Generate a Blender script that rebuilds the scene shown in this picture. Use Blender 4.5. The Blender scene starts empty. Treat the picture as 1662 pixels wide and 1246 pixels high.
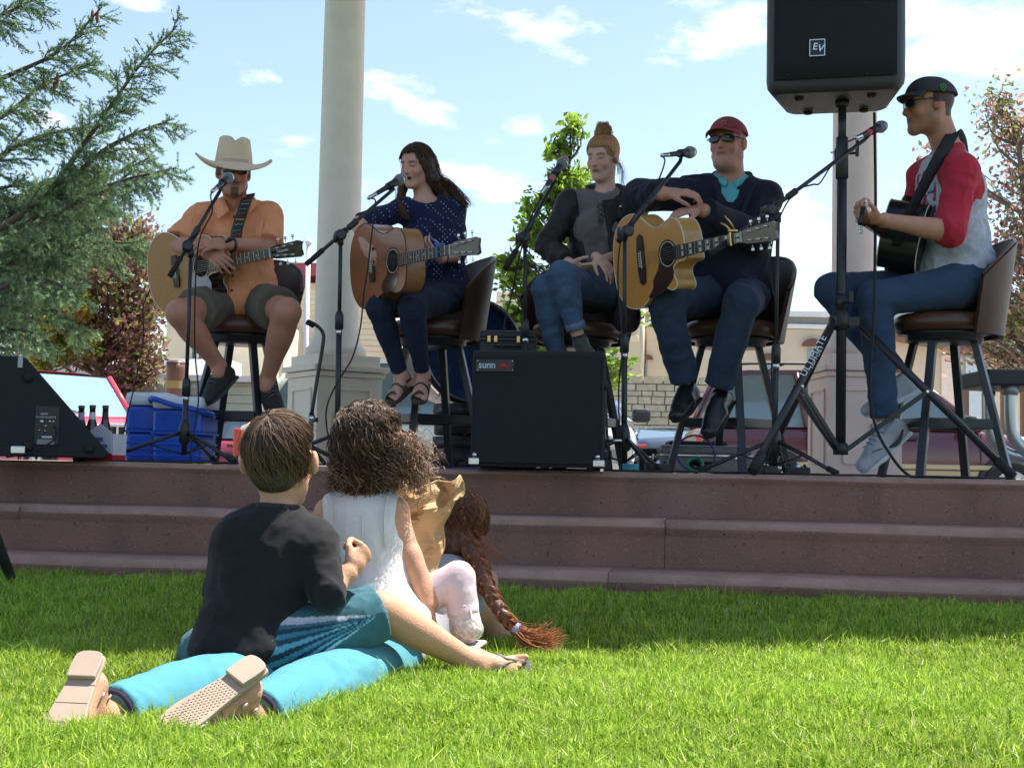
import bpy, math, random
import numpy as np
from mathutils import Vector, Matrix
random.seed(7); RNG = np.random.default_rng(11)
S = bpy.context.scene
COL = S.collection
R_ = math.radians
CAMZ = 0.50; FPX = 2220.0; PITCH = 3.49; ROLL = 1.12
cam_data = bpy.data.cameras.new('camera')
cam = bpy.data.objects.new('camera', cam_data); COL.objects.link(cam)
cam_data.sensor_width = 36; cam_data.lens = 36*FPX/1662
cam_data.clip_start = .05; cam_data.clip_end = 3000
CR = Matrix.Rotation(R_(90+PITCH), 3, 'X') @ Matrix.Rotation(R_(ROLL), 3, 'Z')
cam.matrix_world = Matrix.Translation((0, 0, CAMZ)) @ CR.to_4x4()
S.camera = cam
def at(px, py, Y):
 """point of the world seen at photograph pixel (px,py) in the plane y=Y"""
 d = CR @ Vector(((px-831)/FPX, -(py-623)/FPX, -1))
 return Vector((0, 0, CAMZ)) + d*(Y/d.y)
S.render.engine = 'CYCLES'
S.cycles.use_denoising = True
S.cycles.max_bounces = 6; S.cycles.transparent_max_bounces = 6
S.cycles.diffuse_bounces = 3; S.cycles.glossy_bounces = 3; S.cycles.transmission_bounces = 4
S.cycles.caustics_reflective = False; S.cycles.caustics_refractive = False
S.view_settings.view_transform = 'Standard'; S.view_settings.look = 'None'
S.view_settings.exposure = 1.2; S.view_settings.gamma = 1
TOSUN = Vector((.42, .24, 1.0)).normalized()
sun_l = bpy.data.lights.new('sun', 'SUN'); sun_l.energy = 4.8; sun_l.angle = R_(.55); sun_l.color = (1, .95, .87)
sun = bpy.data.objects.new('sun', sun_l); COL.objects.link(sun); sun.location = (0, 0, 30)
sun.rotation_euler = TOSUN.to_track_quat('Z', 'Y').to_euler()
world = bpy.data.worlds.new('World'); S.world = world; world.use_nodes = True
def build_world():
 nt = world.node_tree; N = nt.nodes; L = nt.links
 N.clear()
 out = N.new('ShaderNodeOutputWorld'); bg = N.new('ShaderNodeBackground')
 bg.inputs['Strength'].default_value = .108
 sky = N.new('ShaderNodeTexSky'); sky.sky_type = 'NISHITA'; sky.sun_disc = False
 sky.sun_elevation = math.asin(TOSUN.z); sky.sun_rotation = math.atan2(TOSUN.x, TOSUN.y)
 sky.air_density = 1.0; sky.dust_density = 1.0; sky.ozone_density = 1.0
 tc = N.new('ShaderNodeTexCoord'); sep = N.new('ShaderNodeSeparateXYZ'); L.new(tc.outputs['Generated'], sep.inputs[0])
 def m(op, a, b=None, c=None):
  n = N.new('ShaderNodeMath'); n.operation = op
  for i, v in enumerate((a, b, c)):
   if v is None: continue
   if isinstance(v, (int, float)): n.inputs[i].default_value = v
   else: L.new(v, n.inputs[i])
  return n.outputs[0]
 az = m('ARCTAN2', sep.outputs[0], sep.outputs[1]); el = m('ARCSINE', sep.outputs[2])
 cmb = N.new('ShaderNodeCombineXYZ'); L.new(az, cmb.inputs[0]); L.new(el, cmb.inputs[1])
 nz = N.new('ShaderNodeTexNoise'); nz.inputs['Scale'].default_value = 1; nz.inputs['Detail'].default_value = 7; nz.inputs['Roughness'].default_value = .62
 mp = N.new('ShaderNodeMapping'); mp.inputs['Scale'].default_value = (17, 42, 1); mp.inputs['Rotation'].default_value = (0, 0, R_(9))
 L.new(cmb.outputs[0], mp.inputs[0]); L.new(mp.outputs[0], nz.inputs['Vector'])
 n2 = N.new('ShaderNodeTexNoise'); n2.inputs['Scale'].default_value = 1; n2.inputs['Detail'].default_value = 5; n2.inputs['Roughness'].default_value = .55
 mp2 = N.new('ShaderNodeMapping'); mp2.inputs['Scale'].default_value = (3.2, 6.5, 1); mp2.inputs['Location'].default_value = (4.3, 1.7, 0)
 L.new(cmb.outputs[0], mp2.inputs[0]); L.new(mp2.outputs[0], n2.inputs['Vector'])
 acc = None
 blobs = [
  (850, 42, 125, 34, 12, .95), (665, 165, 115, 30, 20, 1.0), (445, 130, 55, 20, 12, .9), (1180, 55, 125, 40, -8, 1.0),
  (1570, 55, 200, 80, 5, 1.25), (780, 295, 115, 32, 4, 1.1), (1290, 380, 115, 70, 14, 1.1), (80, 195, 50, 22, 20, 1.0),
  (840, 195, 65, 22, 16, .75), (475, 225, 60, 20, 0, .7), (225, 240, 40, 18, 10, .8), (620, 300, 70, 22, 0, .7), (225, 2, 50, 16, 0, .9),
  (1120, 5, 60, 14, 0, .8), (1500, 300, 60, 30, 0, .6), (520, 135, 25, 10, 0, .7)]
 for (px, py, rx, ry, tilt, wgt) in blobs:
  d = (CR @ Vector(((px-831)/FPX, -(py-623)/FPX, -1))).normalized()
  a0, e0 = math.atan2(d.x, d.y), math.asin(d.z)
  mpp = N.new('ShaderNodeMapping'); mpp.vector_type = 'TEXTURE'
  mpp.inputs['Location'].default_value = (a0, e0, 0); mpp.inputs['Rotation'].default_value = (0, 0, R_(-tilt))
  mpp.inputs['Scale'].default_value = (rx/FPX*1.25, ry/FPX*1.25, 1)
  L.new(cmb.outputs[0], mpp.inputs[0])
  ln = N.new('ShaderNodeVectorMath'); ln.operation = 'LENGTH'; L.new(mpp.outputs[0], ln.inputs[0])
  v = m('MULTIPLY', m('MAXIMUM', m('SUBTRACT', 1.0, m('MULTIPLY', ln.outputs['Value'], .8)), 0.0), wgt)
  acc = v if acc is None else m('MAXIMUM', acc, v)
 els = m('MULTIPLY', m('MAXIMUM', m('SUBTRACT', n2.outputs['Fac'], .62), 0.0), 5.0)
 front = m('MULTIPLY', m('GREATER_THAN', az, -.45), m('LESS_THAN', az, .45))
 front = m('MULTIPLY', front, m('LESS_THAN', el, .36))
 els = m('MULTIPLY', els, m('SUBTRACT', 1.0, front))
 acc = m('MAXIMUM', acc, els)
 dens = m('SUBTRACT', m('ADD', acc, m('MULTIPLY', m('SUBTRACT', nz.outputs['Fac'], .5), 2.6)), .36)
 dens = m('MULTIPLY', dens, m('GREATER_THAN', acc, .02))
 sm = N.new('ShaderNodeMapRange'); sm.interpolation_type = 'SMOOTHSTEP'
 L.new(dens, sm.inputs[0]); sm.inputs[1].default_value = 0; sm.inputs[2].default_value = .85; sm.inputs[3].default_value = 0; sm.inputs[4].default_value = 1
 mix = N.new('ShaderNodeMix'); mix.data_type = 'RGBA'
 L.new(sm.outputs[0], mix.inputs[0])
 veil = N.new('ShaderNodeMix'); veil.data_type = 'RGBA'; veil.inputs[0].default_value = .10
 L.new(sky.outputs[0], veil.inputs[6]); veil.inputs[7].default_value = (3.4, 3.9, 4.25, 1)
 L.new(veil.outputs[2], mix.inputs[6])
 mix.inputs[7].default_value = (6.4, 6.35, 6.3, 1)
 L.new(mix.outputs[2], bg.inputs['Color']); L.new(bg.outputs[0], out.inputs[0])
build_world()
MATS = {}
def mat(name, col, rough=.6, metal=0, var=.10, vs=8, bump=0, bs=80, attr=False, trans=0, coat=0, spec=.5, stretch=(1, 1, 1), sheen=0, vary_hue=0, sss=0):
 if name in MATS: return MATS[name]
 m = bpy.data.materials.new(name); m.use_nodes = True
 nt = m.node_tree; N = nt.nodes; L = nt.links
 b = N['Principled BSDF']; out = N['Material Output']
 b.inputs['Roughness'].default_value = rough; b.inputs['Metallic'].default_value = metal
 b.inputs['Specular IOR Level'].default_value = spec; b.inputs['Coat Weight'].default_value = coat
 b.inputs['Coat Roughness'].default_value = .08
 if sheen: b.inputs['Sheen Weight'].default_value = sheen
 if sss: b.inputs['Subsurface Weight'].default_value = sss; b.inputs['Subsurface Radius'].default_value = (.012, .005, .003); b.inputs['Subsurface Scale'].default_value = .6
 tc = N.new('ShaderNodeTexCoord'); mp = N.new('ShaderNodeMapping'); mp.inputs['Scale'].default_value = stretch
 L.new(tc.outputs['Object'], mp.inputs[0])
 if attr:
  src = N.new('ShaderNodeAttribute'); src.attribute_name = 'Col'; base = src.outputs['Color']
 else:
  src = N.new('ShaderNodeRGB'); src.outputs[0].default_value = (*col, 1); base = src.outputs[0]
 if var:
  nz = N.new('ShaderNodeTexNoise'); nz.inputs['Scale'].default_value = vs; nz.inputs['Detail'].default_value = 5
  nz.inputs['Roughness'].default_value = .6
  L.new(mp.outputs[0], nz.inputs['Vector'])
  mr = N.new('ShaderNodeMapRange'); mr.inputs[1].default_value = .25; mr.inputs[2].default_value = .75
  mr.inputs[3].default_value = 1-var; mr.inputs[4].default_value = 1+var; L.new(nz.outputs['Fac'], mr.inputs[0])
  vm = N.new('ShaderNodeVectorMath'); vm.operation = 'SCALE'; L.new(base, vm.inputs[0]); L.new(mr.outputs[0], vm.inputs['Scale'])
  base = vm.outputs[0]
  mr2 = N.new('ShaderNodeMapRange'); mr2.inputs[3].default_value = max(0, rough-.08); mr2.inputs[4].default_value = min(1, rough+.08)
  L.new(nz.outputs['Fac'], mr2.inputs[0]); L.new(mr2.outputs[0], b.inputs['Roughness'])
 L.new(base, b.inputs['Base Color'])
 if bump:
  n2 = N.new('ShaderNodeTexNoise'); n2.inputs['Scale'].default_value = bs; n2.inputs['Detail'].default_value = 3
  L.new(mp.outputs[0], n2.inputs['Vector'])
  bp = N.new('ShaderNodeBump'); bp.inputs['Strength'].default_value = bump; bp.inputs['Distance'].default_value = .01
  L.new(n2.outputs['Fac'], bp.inputs['Height']); L.new(bp.outputs[0], b.inputs['Normal'])
 if trans:
  tr = N.new('ShaderNodeBsdfTranslucent'); L.new(base, tr.inputs[0])
  mx = N.new('ShaderNodeMixShader'); mx.inputs[0].default_value = trans
  L.new(b.outputs[0], mx.inputs[1]); L.new(tr.outputs[0], mx.inputs[2]); L.new(mx.outputs[0], out.inputs[0])
 MATS[name] = m
 return m
def woodmat(name, c1, c2, scale=40, rough=.35, coat=.4):
 m = mat(name, c1, rough=rough, coat=coat, var=0)
 nt = m.node_tree; N = nt.nodes; L = nt.links; b = N['Principled BSDF']
 tc = N.new('ShaderNodeTexCoord'); mp = N.new('ShaderNodeMapping'); mp.inputs['Scale'].default_value = (1.5, scale, scale)
 L.new(tc.outputs['Object'], mp.inputs[0])
 nz = N.new('ShaderNodeTexNoise'); nz.inputs['Scale'].default_value = 1.5; nz.inputs['Detail'].default_value = 6
 L.new(mp.outputs[0], nz.inputs['Vector'])
 cr = N.new('ShaderNodeMix'); cr.data_type = 'RGBA'; L.new(nz.outputs['Fac'], cr.inputs[0])
 cr.inputs[6].default_value = (*c1, 1); cr.inputs[7].default_value = (*c2, 1)
 L.new(cr.outputs[2], b.inputs['Base Color'])
 return m
def setp(o, label=None, cat=None, group=None, kind=None):
 if label: o['label'] = label
 if cat: o['category'] = cat
 if group: o['group'] = group
 if kind: o['kind'] = kind
 return o
def thing(name, label, cat, loc=(0, 0, 0), rotz=0, group=None):
 o = bpy.data.objects.new(name, None); COL.objects.link(o); o.empty_display_size = .1
 o.location = loc; o.rotation_euler = (0, 0, rotz)
 o.matrix_basis = Matrix.Translation(loc) @ Matrix.Rotation(rotz, 4, 'Z')
 return setp(o, label, cat, group)
def wmat(o):
 m = o.matrix_basis.copy(); p = o.parent
 while p: m = p.matrix_basis @ m; p = p.parent
 return m
def link(name, me, material=None, parent=None, world_space=False, **kw):
 o = bpy.data.objects.new(name, me); COL.objects.link(o)
 if material is not None:
  for mm in (material if isinstance(material, (list, tuple)) else [material]):
   if mm.name not in [x.name for x in me.materials if x]: me.materials.append(mm)
 if parent:
  o.parent = parent
  if world_space:
   o.data.transform(wmat(parent).inverted())
 return setp(o, **kw)
def mesh_np(V, F, smooth=True, colors=None, mi=None):
 """V (n,3); F list of arrays (each m,k) or one array; colors per vertex (n,3)"""
 me = bpy.data.meshes.new('m')
 Fs = F if isinstance(F, list) else [F]
 Fs = [np.asarray(f, dtype=np.int32) for f in Fs if len(f)]
 V = np.ascontiguousarray(V, dtype=np.float32)
 me.vertices.add(len(V)); me.vertices.foreach_set('co', V.ravel())
 nl = sum(f.size for f in Fs); npoly = sum(len(f) for f in Fs)
 me.loops.add(nl); me.polygons.add(npoly)
 me.loops.foreach_set('vertex_index', np.concatenate([f.ravel() for f in Fs]))
 tot = np.concatenate([np.full(len(f), f.shape[1], np.int32) for f in Fs])
 st = np.concatenate([[0], np.cumsum(tot)[:-1]]).astype(np.int32)
 me.polygons.foreach_set('loop_start', st); me.polygons.foreach_set('loop_total', tot)
 me.polygons.foreach_set('use_smooth', np.full(npoly, bool(smooth)))
 if mi is not None: me.polygons.foreach_set('material_index', np.asarray(mi, np.int32))
 if colors is not None:
  a = me.color_attributes.new('Col', 'FLOAT_COLOR', 'POINT')
  c = np.ones((len(V), 4), np.float32); c[:, :3] = colors
  a.data.foreach_set('color', c.ravel())
 me.update(calc_edges=True); me.validate()
 return me
class MB:
 """mesh builder: boxes, tubes, lathes, prisms collected into one mesh"""
 def __init__(s): s.v = []; s.f = []; s.sm = []
 def add(s, V, F, smooth=False):
  n = len(s.v); s.v += [tuple(v) for v in V]; s.f += [tuple(i+n for i in f) for f in F]; s.sm += [smooth]*len(F); return s
 def box(s, c, size, M=None, bev=0):
  M = M or Matrix.Identity(3); c = Vector(c); hx, hy, hz = [x/2 for x in size]
  if bev <= 0:
   V = [c + M @ Vector((x*hx, y*hy, z*hz)) for x in (-1, 1) for y in (-1, 1) for z in (-1, 1)]
   F = [(0, 1, 3, 2), (4, 6, 7, 5), (0, 4, 5, 1), (2, 3, 7, 6), (0, 2, 6, 4), (1, 5, 7, 3)]
   return s.add(V, F)
  b = min(bev, hx*.9, hy*.9, hz*.9)
  import bmesh
  bm = bmesh.new(); bmesh.ops.create_cube(bm, size=1)
  for v in bm.verts: v.co = Vector((v.co.x*size[0], v.co.y*size[1], v.co.z*size[2]))
  bmesh.ops.bevel(bm, geom=bm.edges[:], offset=b, segments=2, affect='EDGES', profile=.5)
  bm.verts.index_update()
  s.add([c + M @ v.co for v in bm.verts], [tuple(v.index for v in f.verts) for f in bm.faces], False); bm.free(); return s
 def tube(s, pts, r, n=8, caps=True, smooth=True, closed=False):
  pts = [Vector(p) for p in pts]; m = len(pts); rs = r if isinstance(r, (list, tuple)) else [r]*m
  V = []; prev = None
  for i, p in enumerate(pts):
   if closed: t = (pts[(i+1) % m]-pts[i-1]).normalized()
   else: t = (pts[min(i+1, m-1)]-pts[max(i-1, 0)]).normalized()
   if prev is None:
    u = t.orthogonal().normalized()
   else:
    u = prev - t*prev.dot(t); u = u.normalized() if u.length > 1e-6 else t.orthogonal().normalized()
   prev = u; w = t.cross(u)
   for k in range(n):
    a = 2*math.pi*k/n; V.append(p + (u*math.cos(a)+w*math.sin(a))*rs[i])
  F = []
  for i in range(m if closed else m-1):
   j = (i+1) % m
   for k in range(n):
    k2 = (k+1) % n; F.append((i*n+k, i*n+k2, j*n+k2, j*n+k))
  s.add(V, F, smooth)
  if caps and not closed:
   base = len(s.v)-len(V)
   s.f.append(tuple(base+k for k in reversed(range(n)))); s.sm.append(False)
   s.f.append(tuple(base+(m-1)*n+k for k in range(n))); s.sm.append(False)
  return s
 def lathe(s, prof, o=(0, 0, 0), M=None, n=20, smooth=True, arc=None):
  M = M or Matrix.Identity(3); o = Vector(o); V = []; F = []
  for (r, z) in prof:
   for k in range(n):
    a = 2*math.pi*k/n; V.append(o + M @ Vector((r*math.cos(a), r*math.sin(a), z)))
  for i in range(len(prof)-1):
   for k in range(n):
    k2 = (k+1) % n; F.append((i*n+k, i*n+k2, (i+1)*n+k2, (i+1)*n+k))
  return s.add(V, F, smooth)
 def prism(s, poly, z0, z1, o=(0, 0, 0), M=None, smooth_side=False):
  """poly: 2-D outline CCW, extruded along local z"""
  M = M or Matrix.Identity(3); o = Vector(o); n = len(poly)
  V = [o + M @ Vector((x, y, z0)) for x, y in poly] + [o + M @ Vector((x, y, z1)) for x, y in poly]
  s.add(V, [(k, (k+1) % n, n+(k+1) % n, n+k) for k in range(n)], smooth_side)
  b = len(s.v)-2*n
  s.f.append(tuple(b+k for k in reversed(range(n)))); s.sm.append(False)
  s.f.append(tuple(b+n+k for k in range(n))); s.sm.append(False)
  return s
 def grid(s, P, smooth=True, flip=False):
  """P: rows of points"""
  a, b = len(P), len(P[0]); V = [p for r in P for p in r]
  F = [(i*b+j, i*b+j+1, (i+1)*b+j+1, (i+1)*b+j) for i in range(a-1) for j in range(b-1)]
  if flip: F = [f[::-1] for f in F]
  return s.add(V, F, smooth)
 def mesh(s):
  me = bpy.data.meshes.new('m'); me.from_pydata([tuple(v) for v in s.v], [], s.f)
  me.polygons.foreach_set('use_smooth', s.sm); me.update(); return me
 def ob(s, name, material, parent=None, world_space=False, bevel=0, **kw):
  o = link(name, s.mesh(), material, parent, world_space, **kw)
  if bevel:
   md = o.modifiers.new('b', 'BEVEL'); md.width = bevel; md.segments = 2; md.limit_method = 'ANGLE'; md.angle_limit = R_(40)
  return o
def solid(o, t):
 md = o.modifiers.new('s', 'SOLIDIFY'); md.thickness = t; md.offset = 0; return o
def frame(x, y=None, z=None):
 """matrix with columns x,y,z (orthonormalised from x and z or x and y)"""
 x = Vector(x).normalized()
 if z is not None:
  z = Vector(z); z = (z-x*z.dot(x)).normalized(); y = z.cross(x)
 else:
  y = Vector(y); y = (y-x*y.dot(x)).normalized(); z = x.cross(y)
 return Matrix((x, y, z)).transposed()
def rz(a): return Matrix.Rotation(a, 3, 'Z')
def dup(root, loc, rotz, label=None, group=None):
 r = root.copy(); COL.objects.link(r)
 r.matrix_basis = Matrix.Translation(loc) @ Matrix.Rotation(rotz, 4, 'Z')
 if label: r['label'] = label
 if group: r['group'] = group
 for ch in [o for o in root.children]:
  c = ch.copy(); COL.objects.link(c); c.parent = r
  for g in ch.children:
   d = g.copy(); COL.objects.link(d); d.parent = c
 return r
def crom(pts, n=6):
 """Catmull-Rom through points"""
 pts = [Vector(p) for p in pts]; out = []
 P = [pts[0]*2-pts[1]]+pts+[pts[-1]*2-pts[-2]]
 for i in range(1, len(P)-2):
  a, b, c, d = P[i-1], P[i], P[i+1], P[i+2]
  for k in range(n):
   t = k/n
   out.append(.5*((2*b)+(c-a)*t+(2*a-5*b+4*c-d)*t*t+(3*b-a-3*c+d)*t**3))
 out.append(pts[-1]); return out
_T = RNG.random(4096).astype(np.float32)
def vnoise(P, seed=0):
 P = np.asarray(P, np.float32); I = np.floor(P).astype(np.int64); f = P-I; f = f*f*(3-2*f)
 def h(i, j, k): return _T[((i*73856093) ^ (j*19349663) ^ (k*83492791) ^ (seed*2654435)) & 4095]
 r = 0
 for a in (0, 1):
  for b in (0, 1):
   for c in (0, 1):
    w = (f[:, 0] if a else 1-f[:, 0])*(f[:, 1] if b else 1-f[:, 1])*(f[:, 2] if c else 1-f[:, 2])
    r = r + w*h(I[:, 0]+a, I[:, 1]+b, I[:, 2]+c)
 return r*2-1
def A3(v): return np.array(v, np.float32)
class Sdf:
 def __init__(s): s.ops = []
 def cone(s, a, b, ra, rb, k=.02, bulge=0, flat=None, fs=1., fa=0, fb=0, sub=False, bp=.4):
  """round cone a->b. fa/fb: flat cut ends. flat=(axis), fs widening along the axis"""
  s.ops.append(('c', A3(a), A3(b), ra, rb, k, bulge, None if flat is None else A3(Vector(flat).normalized()), fs, fa, fb, sub, bp)); return s
 def chain(s, pts, rs, k=.01, **kw):
  for i in range(len(pts)-1): s.cone(pts[i], pts[i+1], rs[i], rs[i+1], k, **kw)
  return s
 def ell(s, c, r, M=None, k=.02, sub=False):
  M = np.eye(3, dtype=np.float32) if M is None else np.array(M, np.float32)
  s.ops.append(('e', A3(c), A3(r), M, k, sub)); return s
 def box(s, c, r, M=None, rad=.01, k=.01, sub=False):
  M = np.eye(3, dtype=np.float32) if M is None else np.array(M, np.float32)
  s.ops.append(('b', A3(c), A3(r), M, rad, k, sub)); return s
 def cut(s, c, n, rng=1.0, k=.004):
  """remove the half space beyond c along n, within distance rng of c"""
  s.ops.append(('h', A3(c), A3(Vector(n).normalized()), rng, k)); return s
 def build(s, h, relax=1):
  lo = np.full(3, 1e9, np.float32); hi = -lo; bbs = []
  for o in s.ops:
   if o[0] == 'c':
    r = max(o[3], o[4])*max(1, o[8])+abs(o[6]); m = r+.6*o[5]+2*h
    l, u = np.minimum(o[1], o[2])-m, np.maximum(o[1], o[2])+m; sub = o[11]
   elif o[0] == 'e': r = float(o[2].max()); m = r+.6*o[4]+2*h; l, u = o[1]-m, o[1]+m; sub = o[5]
   elif o[0] == 'b': m = float(np.linalg.norm(o[2]))+.6*o[5]+2*h; l, u = o[1]-m, o[1]+m; sub = o[6]
   else: l, u = o[1]-o[3], o[1]+o[3]; sub = True
   bbs.append((l, u))
   if not sub: lo = np.minimum(lo, l); hi = np.maximum(hi, u)
  n = np.ceil((hi-lo)/h).astype(int)+2
  F = np.full(tuple(n), .15, np.float32)
  ax = [lo[i]+h*np.arange(n[i], dtype=np.float32) for i in range(3)]
  for o, (l, u) in zip(s.ops, bbs):
   i0 = np.clip(np.floor((l-lo)/h).astype(int), 0, n); i1 = np.clip(np.ceil((u-lo)/h).astype(int)+1, 0, n)
   if (i1 <= i0).any(): continue
   sl = tuple(slice(a, b) for a, b in zip(i0, i1))
   X = ax[0][sl[0]][:, None, None]; Y = ax[1][sl[1]][None, :, None]; Z = ax[2][sl[2]][None, None, :]
   if o[0] == 'c':
    _, a, b, ra, rb, k, bulge, fl, fs, fa, fb, sub, bp = o
    ab = b-a; L = float(np.linalg.norm(ab))+1e-6; d = ab/L
    x, y, z = X-a[0], Y-a[1], Z-a[2]
    pr = x*d[0]+y*d[1]+z*d[2]; t = np.clip(pr/L, 0, 1)
    tl = t*L; x = x-tl*d[0]; y = y-tl*d[1]; z = z-tl*d[2]
    if fl is not None:
     c = (x*fl[0]+y*fl[1]+z*fl[2])*(1/fs-1); x = x+c*fl[0]; y = y+c*fl[1]; z = z+c*fl[2]
    r = ra+t*(rb-ra)
    if bulge: r = r+bulge*np.exp(-((t-bp)/.28)**2)
    D = np.sqrt(x*x+y*y+z*z)-r
    if fb: D = np.maximum(D, pr-L)
    if fa: D = np.maximum(D, -pr)
   elif o[0] == 'e':
    _, c, r, M, k, sub = o
    x, y, z = X-c[0], Y-c[1], Z-c[2]
    q = [(x*M[0, i]+y*M[1, i]+z*M[2, i]) for i in range(3)]
    k0 = np.sqrt((q[0]/r[0])**2+(q[1]/r[1])**2+(q[2]/r[2])**2)
    k1 = np.sqrt((q[0]/r[0]**2)**2+(q[1]/r[1]**2)**2+(q[2]/r[2]**2)**2)+1e-9
    D = k0*(k0-1)/k1
   elif o[0] == 'b':
    _, c, r, M, rad, k, sub = o
    x, y, z = X-c[0], Y-c[1], Z-c[2]
    q = [np.abs(x*M[0, i]+y*M[1, i]+z*M[2, i])-(r[i]-rad) for i in range(3)]
    D = np.sqrt(np.maximum(q[0], 0)**2+np.maximum(q[1], 0)**2+np.maximum(q[2], 0)**2)+np.minimum(np.maximum(np.maximum(q[0], q[1]), q[2]), 0)-rad
   else:
    _, c, nn, rng, k = o; sub = True
    D = -((X-c[0])*nn[0]+(Y-c[1])*nn[1]+(Z-c[2])*nn[2])
   A = F[sl]
   if sub:
    D = -D; hh = np.maximum(k-np.abs(A-D), 0)/k; F[sl] = np.maximum(A, D)+hh*hh*k*.25
   else:
    hh = np.maximum(k-np.abs(A-D), 0)/k; F[sl] = np.minimum(A, D)-hh*hh*k*.25
  return nets(F, lo, h)
def nets(F, lo, h):
 I = F < 0
 nx, ny, nz = F.shape
 C8 = [(a, b, c) for a in (0, 1) for b in (0, 1) for c in (0, 1)]
 cnt = np.zeros((nx-1, ny-1, nz-1), np.int8)
 for a, b, c in C8: cnt += I[a:nx-1+a, b:ny-1+b, c:nz-1+c]
 cells = np.argwhere((cnt > 0) & (cnt < 8))
 idx = np.full((nx-1, ny-1, nz-1), -1, np.int32); idx[cells[:, 0], cells[:, 1], cells[:, 2]] = np.arange(len(cells))
 val = np.stack([F[cells[:, 0]+a, cells[:, 1]+b, cells[:, 2]+c] for a, b, c in C8], 1)
 P = np.zeros((len(cells), 3), np.float32); W = np.zeros(len(cells), np.float32)
 for i in range(8):
  for j in range(i+1, 8):
   d = [abs(C8[i][q]-C8[j][q]) for q in range(3)]
   if sum(d) != 1: continue
   vi, vj = val[:, i], val[:, j]; m = (vi < 0) != (vj < 0)
   t = np.where(m, vi/(vi-vj+1e-12), 0)
   p = np.array(C8[i], np.float32)+t[:, None]*(np.array(C8[j], np.float32)-np.array(C8[i], np.float32))
   P[m] += p[m]; W[m] += 1
 V = lo+h*(cells+P/W[:, None])
 faces = []
 for axn in range(3):
  o = [q for q in range(3) if q != axn]
  sa = [slice(None)]*3; sb = [slice(None)]*3
  sa[axn] = slice(0, -1); sb[axn] = slice(1, None)
  A, B = I[tuple(sa)], I[tuple(sb)]
  E = np.argwhere(A != B)
  if not len(E): continue
  ok = (E[:, o[0]] > 0) & (E[:, o[1]] > 0) & (E[:, o[0]] < F.shape[o[0]]-1) & (E[:, o[1]] < F.shape[o[1]]-1)
  E = E[ok]; ins = A[E[:, 0], E[:, 1], E[:, 2]]
  q = []
  for (u, v) in ((-1, -1), (0, -1), (0, 0), (-1, 0)):
   G = E.copy(); G[:, o[0]] += u; G[:, o[1]] += v; q.append(idx[G[:, 0], G[:, 1], G[:, 2]])
  Q = np.stack(q, 1)
  flip = ins if axn != 1 else ~ins
  Q = np.where(flip[:, None], Q, Q[:, ::-1]); faces.append(Q)
 return V.astype(np.float32), np.concatenate(faces).astype(np.int32)
def vnormals(V, F):
 a = V[F[:, 2]]-V[F[:, 0]]; b = V[F[:, 3]]-V[F[:, 1]]; n = np.cross(a, b)
 N = np.zeros_like(V)
 for i in range(4): np.add.at(N, F[:, i], n)
 return N/(np.linalg.norm(N, axis=1, keepdims=True)+1e-9)
def smoothv(V, F, it=2, lam=.5, mask=None):
 for _ in range(it):
  A = np.zeros_like(V); c = np.zeros(len(V), np.float32)
  for i in range(4):
   j = (i+1) % 4; np.add.at(A, F[:, i], V[F[:, j]]); np.add.at(A, F[:, j], V[F[:, i]])
   np.add.at(c, F[:, i], 1); np.add.at(c, F[:, j], 1)
  A = A/np.maximum(c, 1)[:, None]; w = lam if mask is None else lam*mask[:, None]; V = V+(A-V)*w
 return V
def wrinkle(V, F, amp=.005, sc=9, seed=0, axis=None, stretch=.35):
 """ridged cloth folds pushed along the normals"""
 N = vnormals(V, F); P = V*sc
 P = P+np.stack([vnoise(V*4, seed+1), vnoise(V*4, seed+2), vnoise(V*4, seed+3)], 1)*1.2
 if axis is not None:
  a = A3(Vector(axis).normalized()); P = P-(P@a)[:, None]*a*(1-stretch)
 r = 1-np.abs(vnoise(P, seed))*2.4
 r2 = 1-np.abs(vnoise(P*2.1+7, seed+5))*2.4
 r3 = 1-np.abs(vnoise(P*np.float32(3.7)+11, seed+6))*2.6
 d = 1.9*amp*(np.clip(r, -.5, 1)*.8+np.clip(r2, -.5, 1)*.5+np.clip(r3, -.3, 1)*.26) * (0.55+.45*vnoise(V*3.1, seed+9))
 return V+N*d[:, None]
def sdf_ob(name, s, h, material, parent, fold=0, fsc=9, faxis=None, seed=0, sm=1, paint=None, post=None, **kw):
 V, F = s.build(h)
 if sm: V = smoothv(V, F, sm)
 if fold: V = wrinkle(V, F, fold, fsc, seed, faxis)
 if post: V = post(V, F)
 c = paint(V) if paint else None
 return link(name, mesh_np(V, F, True, c), material, parent, True, **kw)
def strands(name, lines, r0, r1, material, parent, sides=3, colors=None, **kw):
 """lines: (n,m,3) array of polylines -> thin tubes in one mesh"""
 L = np.asarray(lines, np.float32); n, m, _ = L.shape
 T = np.gradient(L, axis=1); T /= np.linalg.norm(T, axis=2, keepdims=True)+1e-9
 ref = np.array([.3, .2, .93], np.float32); U = np.cross(T, ref); U /= np.linalg.norm(U, axis=2, keepdims=True)+1e-9
 W = np.cross(T, U); rr = np.linspace(r0, r1, m, dtype=np.float32)[None, :, None]
 ring = [L+(U*math.cos(a)+W*math.sin(a))*rr for a in [2*math.pi*k/sides for k in range(sides)]]
 V = np.stack(ring, 2).reshape(-1, 3)
 base = (np.arange(n)[:, None]*m+np.arange(m-1)[None, :]).ravel()*sides
 F = np.concatenate([np.stack([base+k, base+(k+1) % sides, base+sides+(k+1) % sides, base+sides+k], 1) for k in range(sides)])
 c = None
 if colors is not None: c = np.repeat(colors, m*sides, 0)
 return link(name, mesh_np(V, F, True, c), material, parent, True, **kw)
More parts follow.
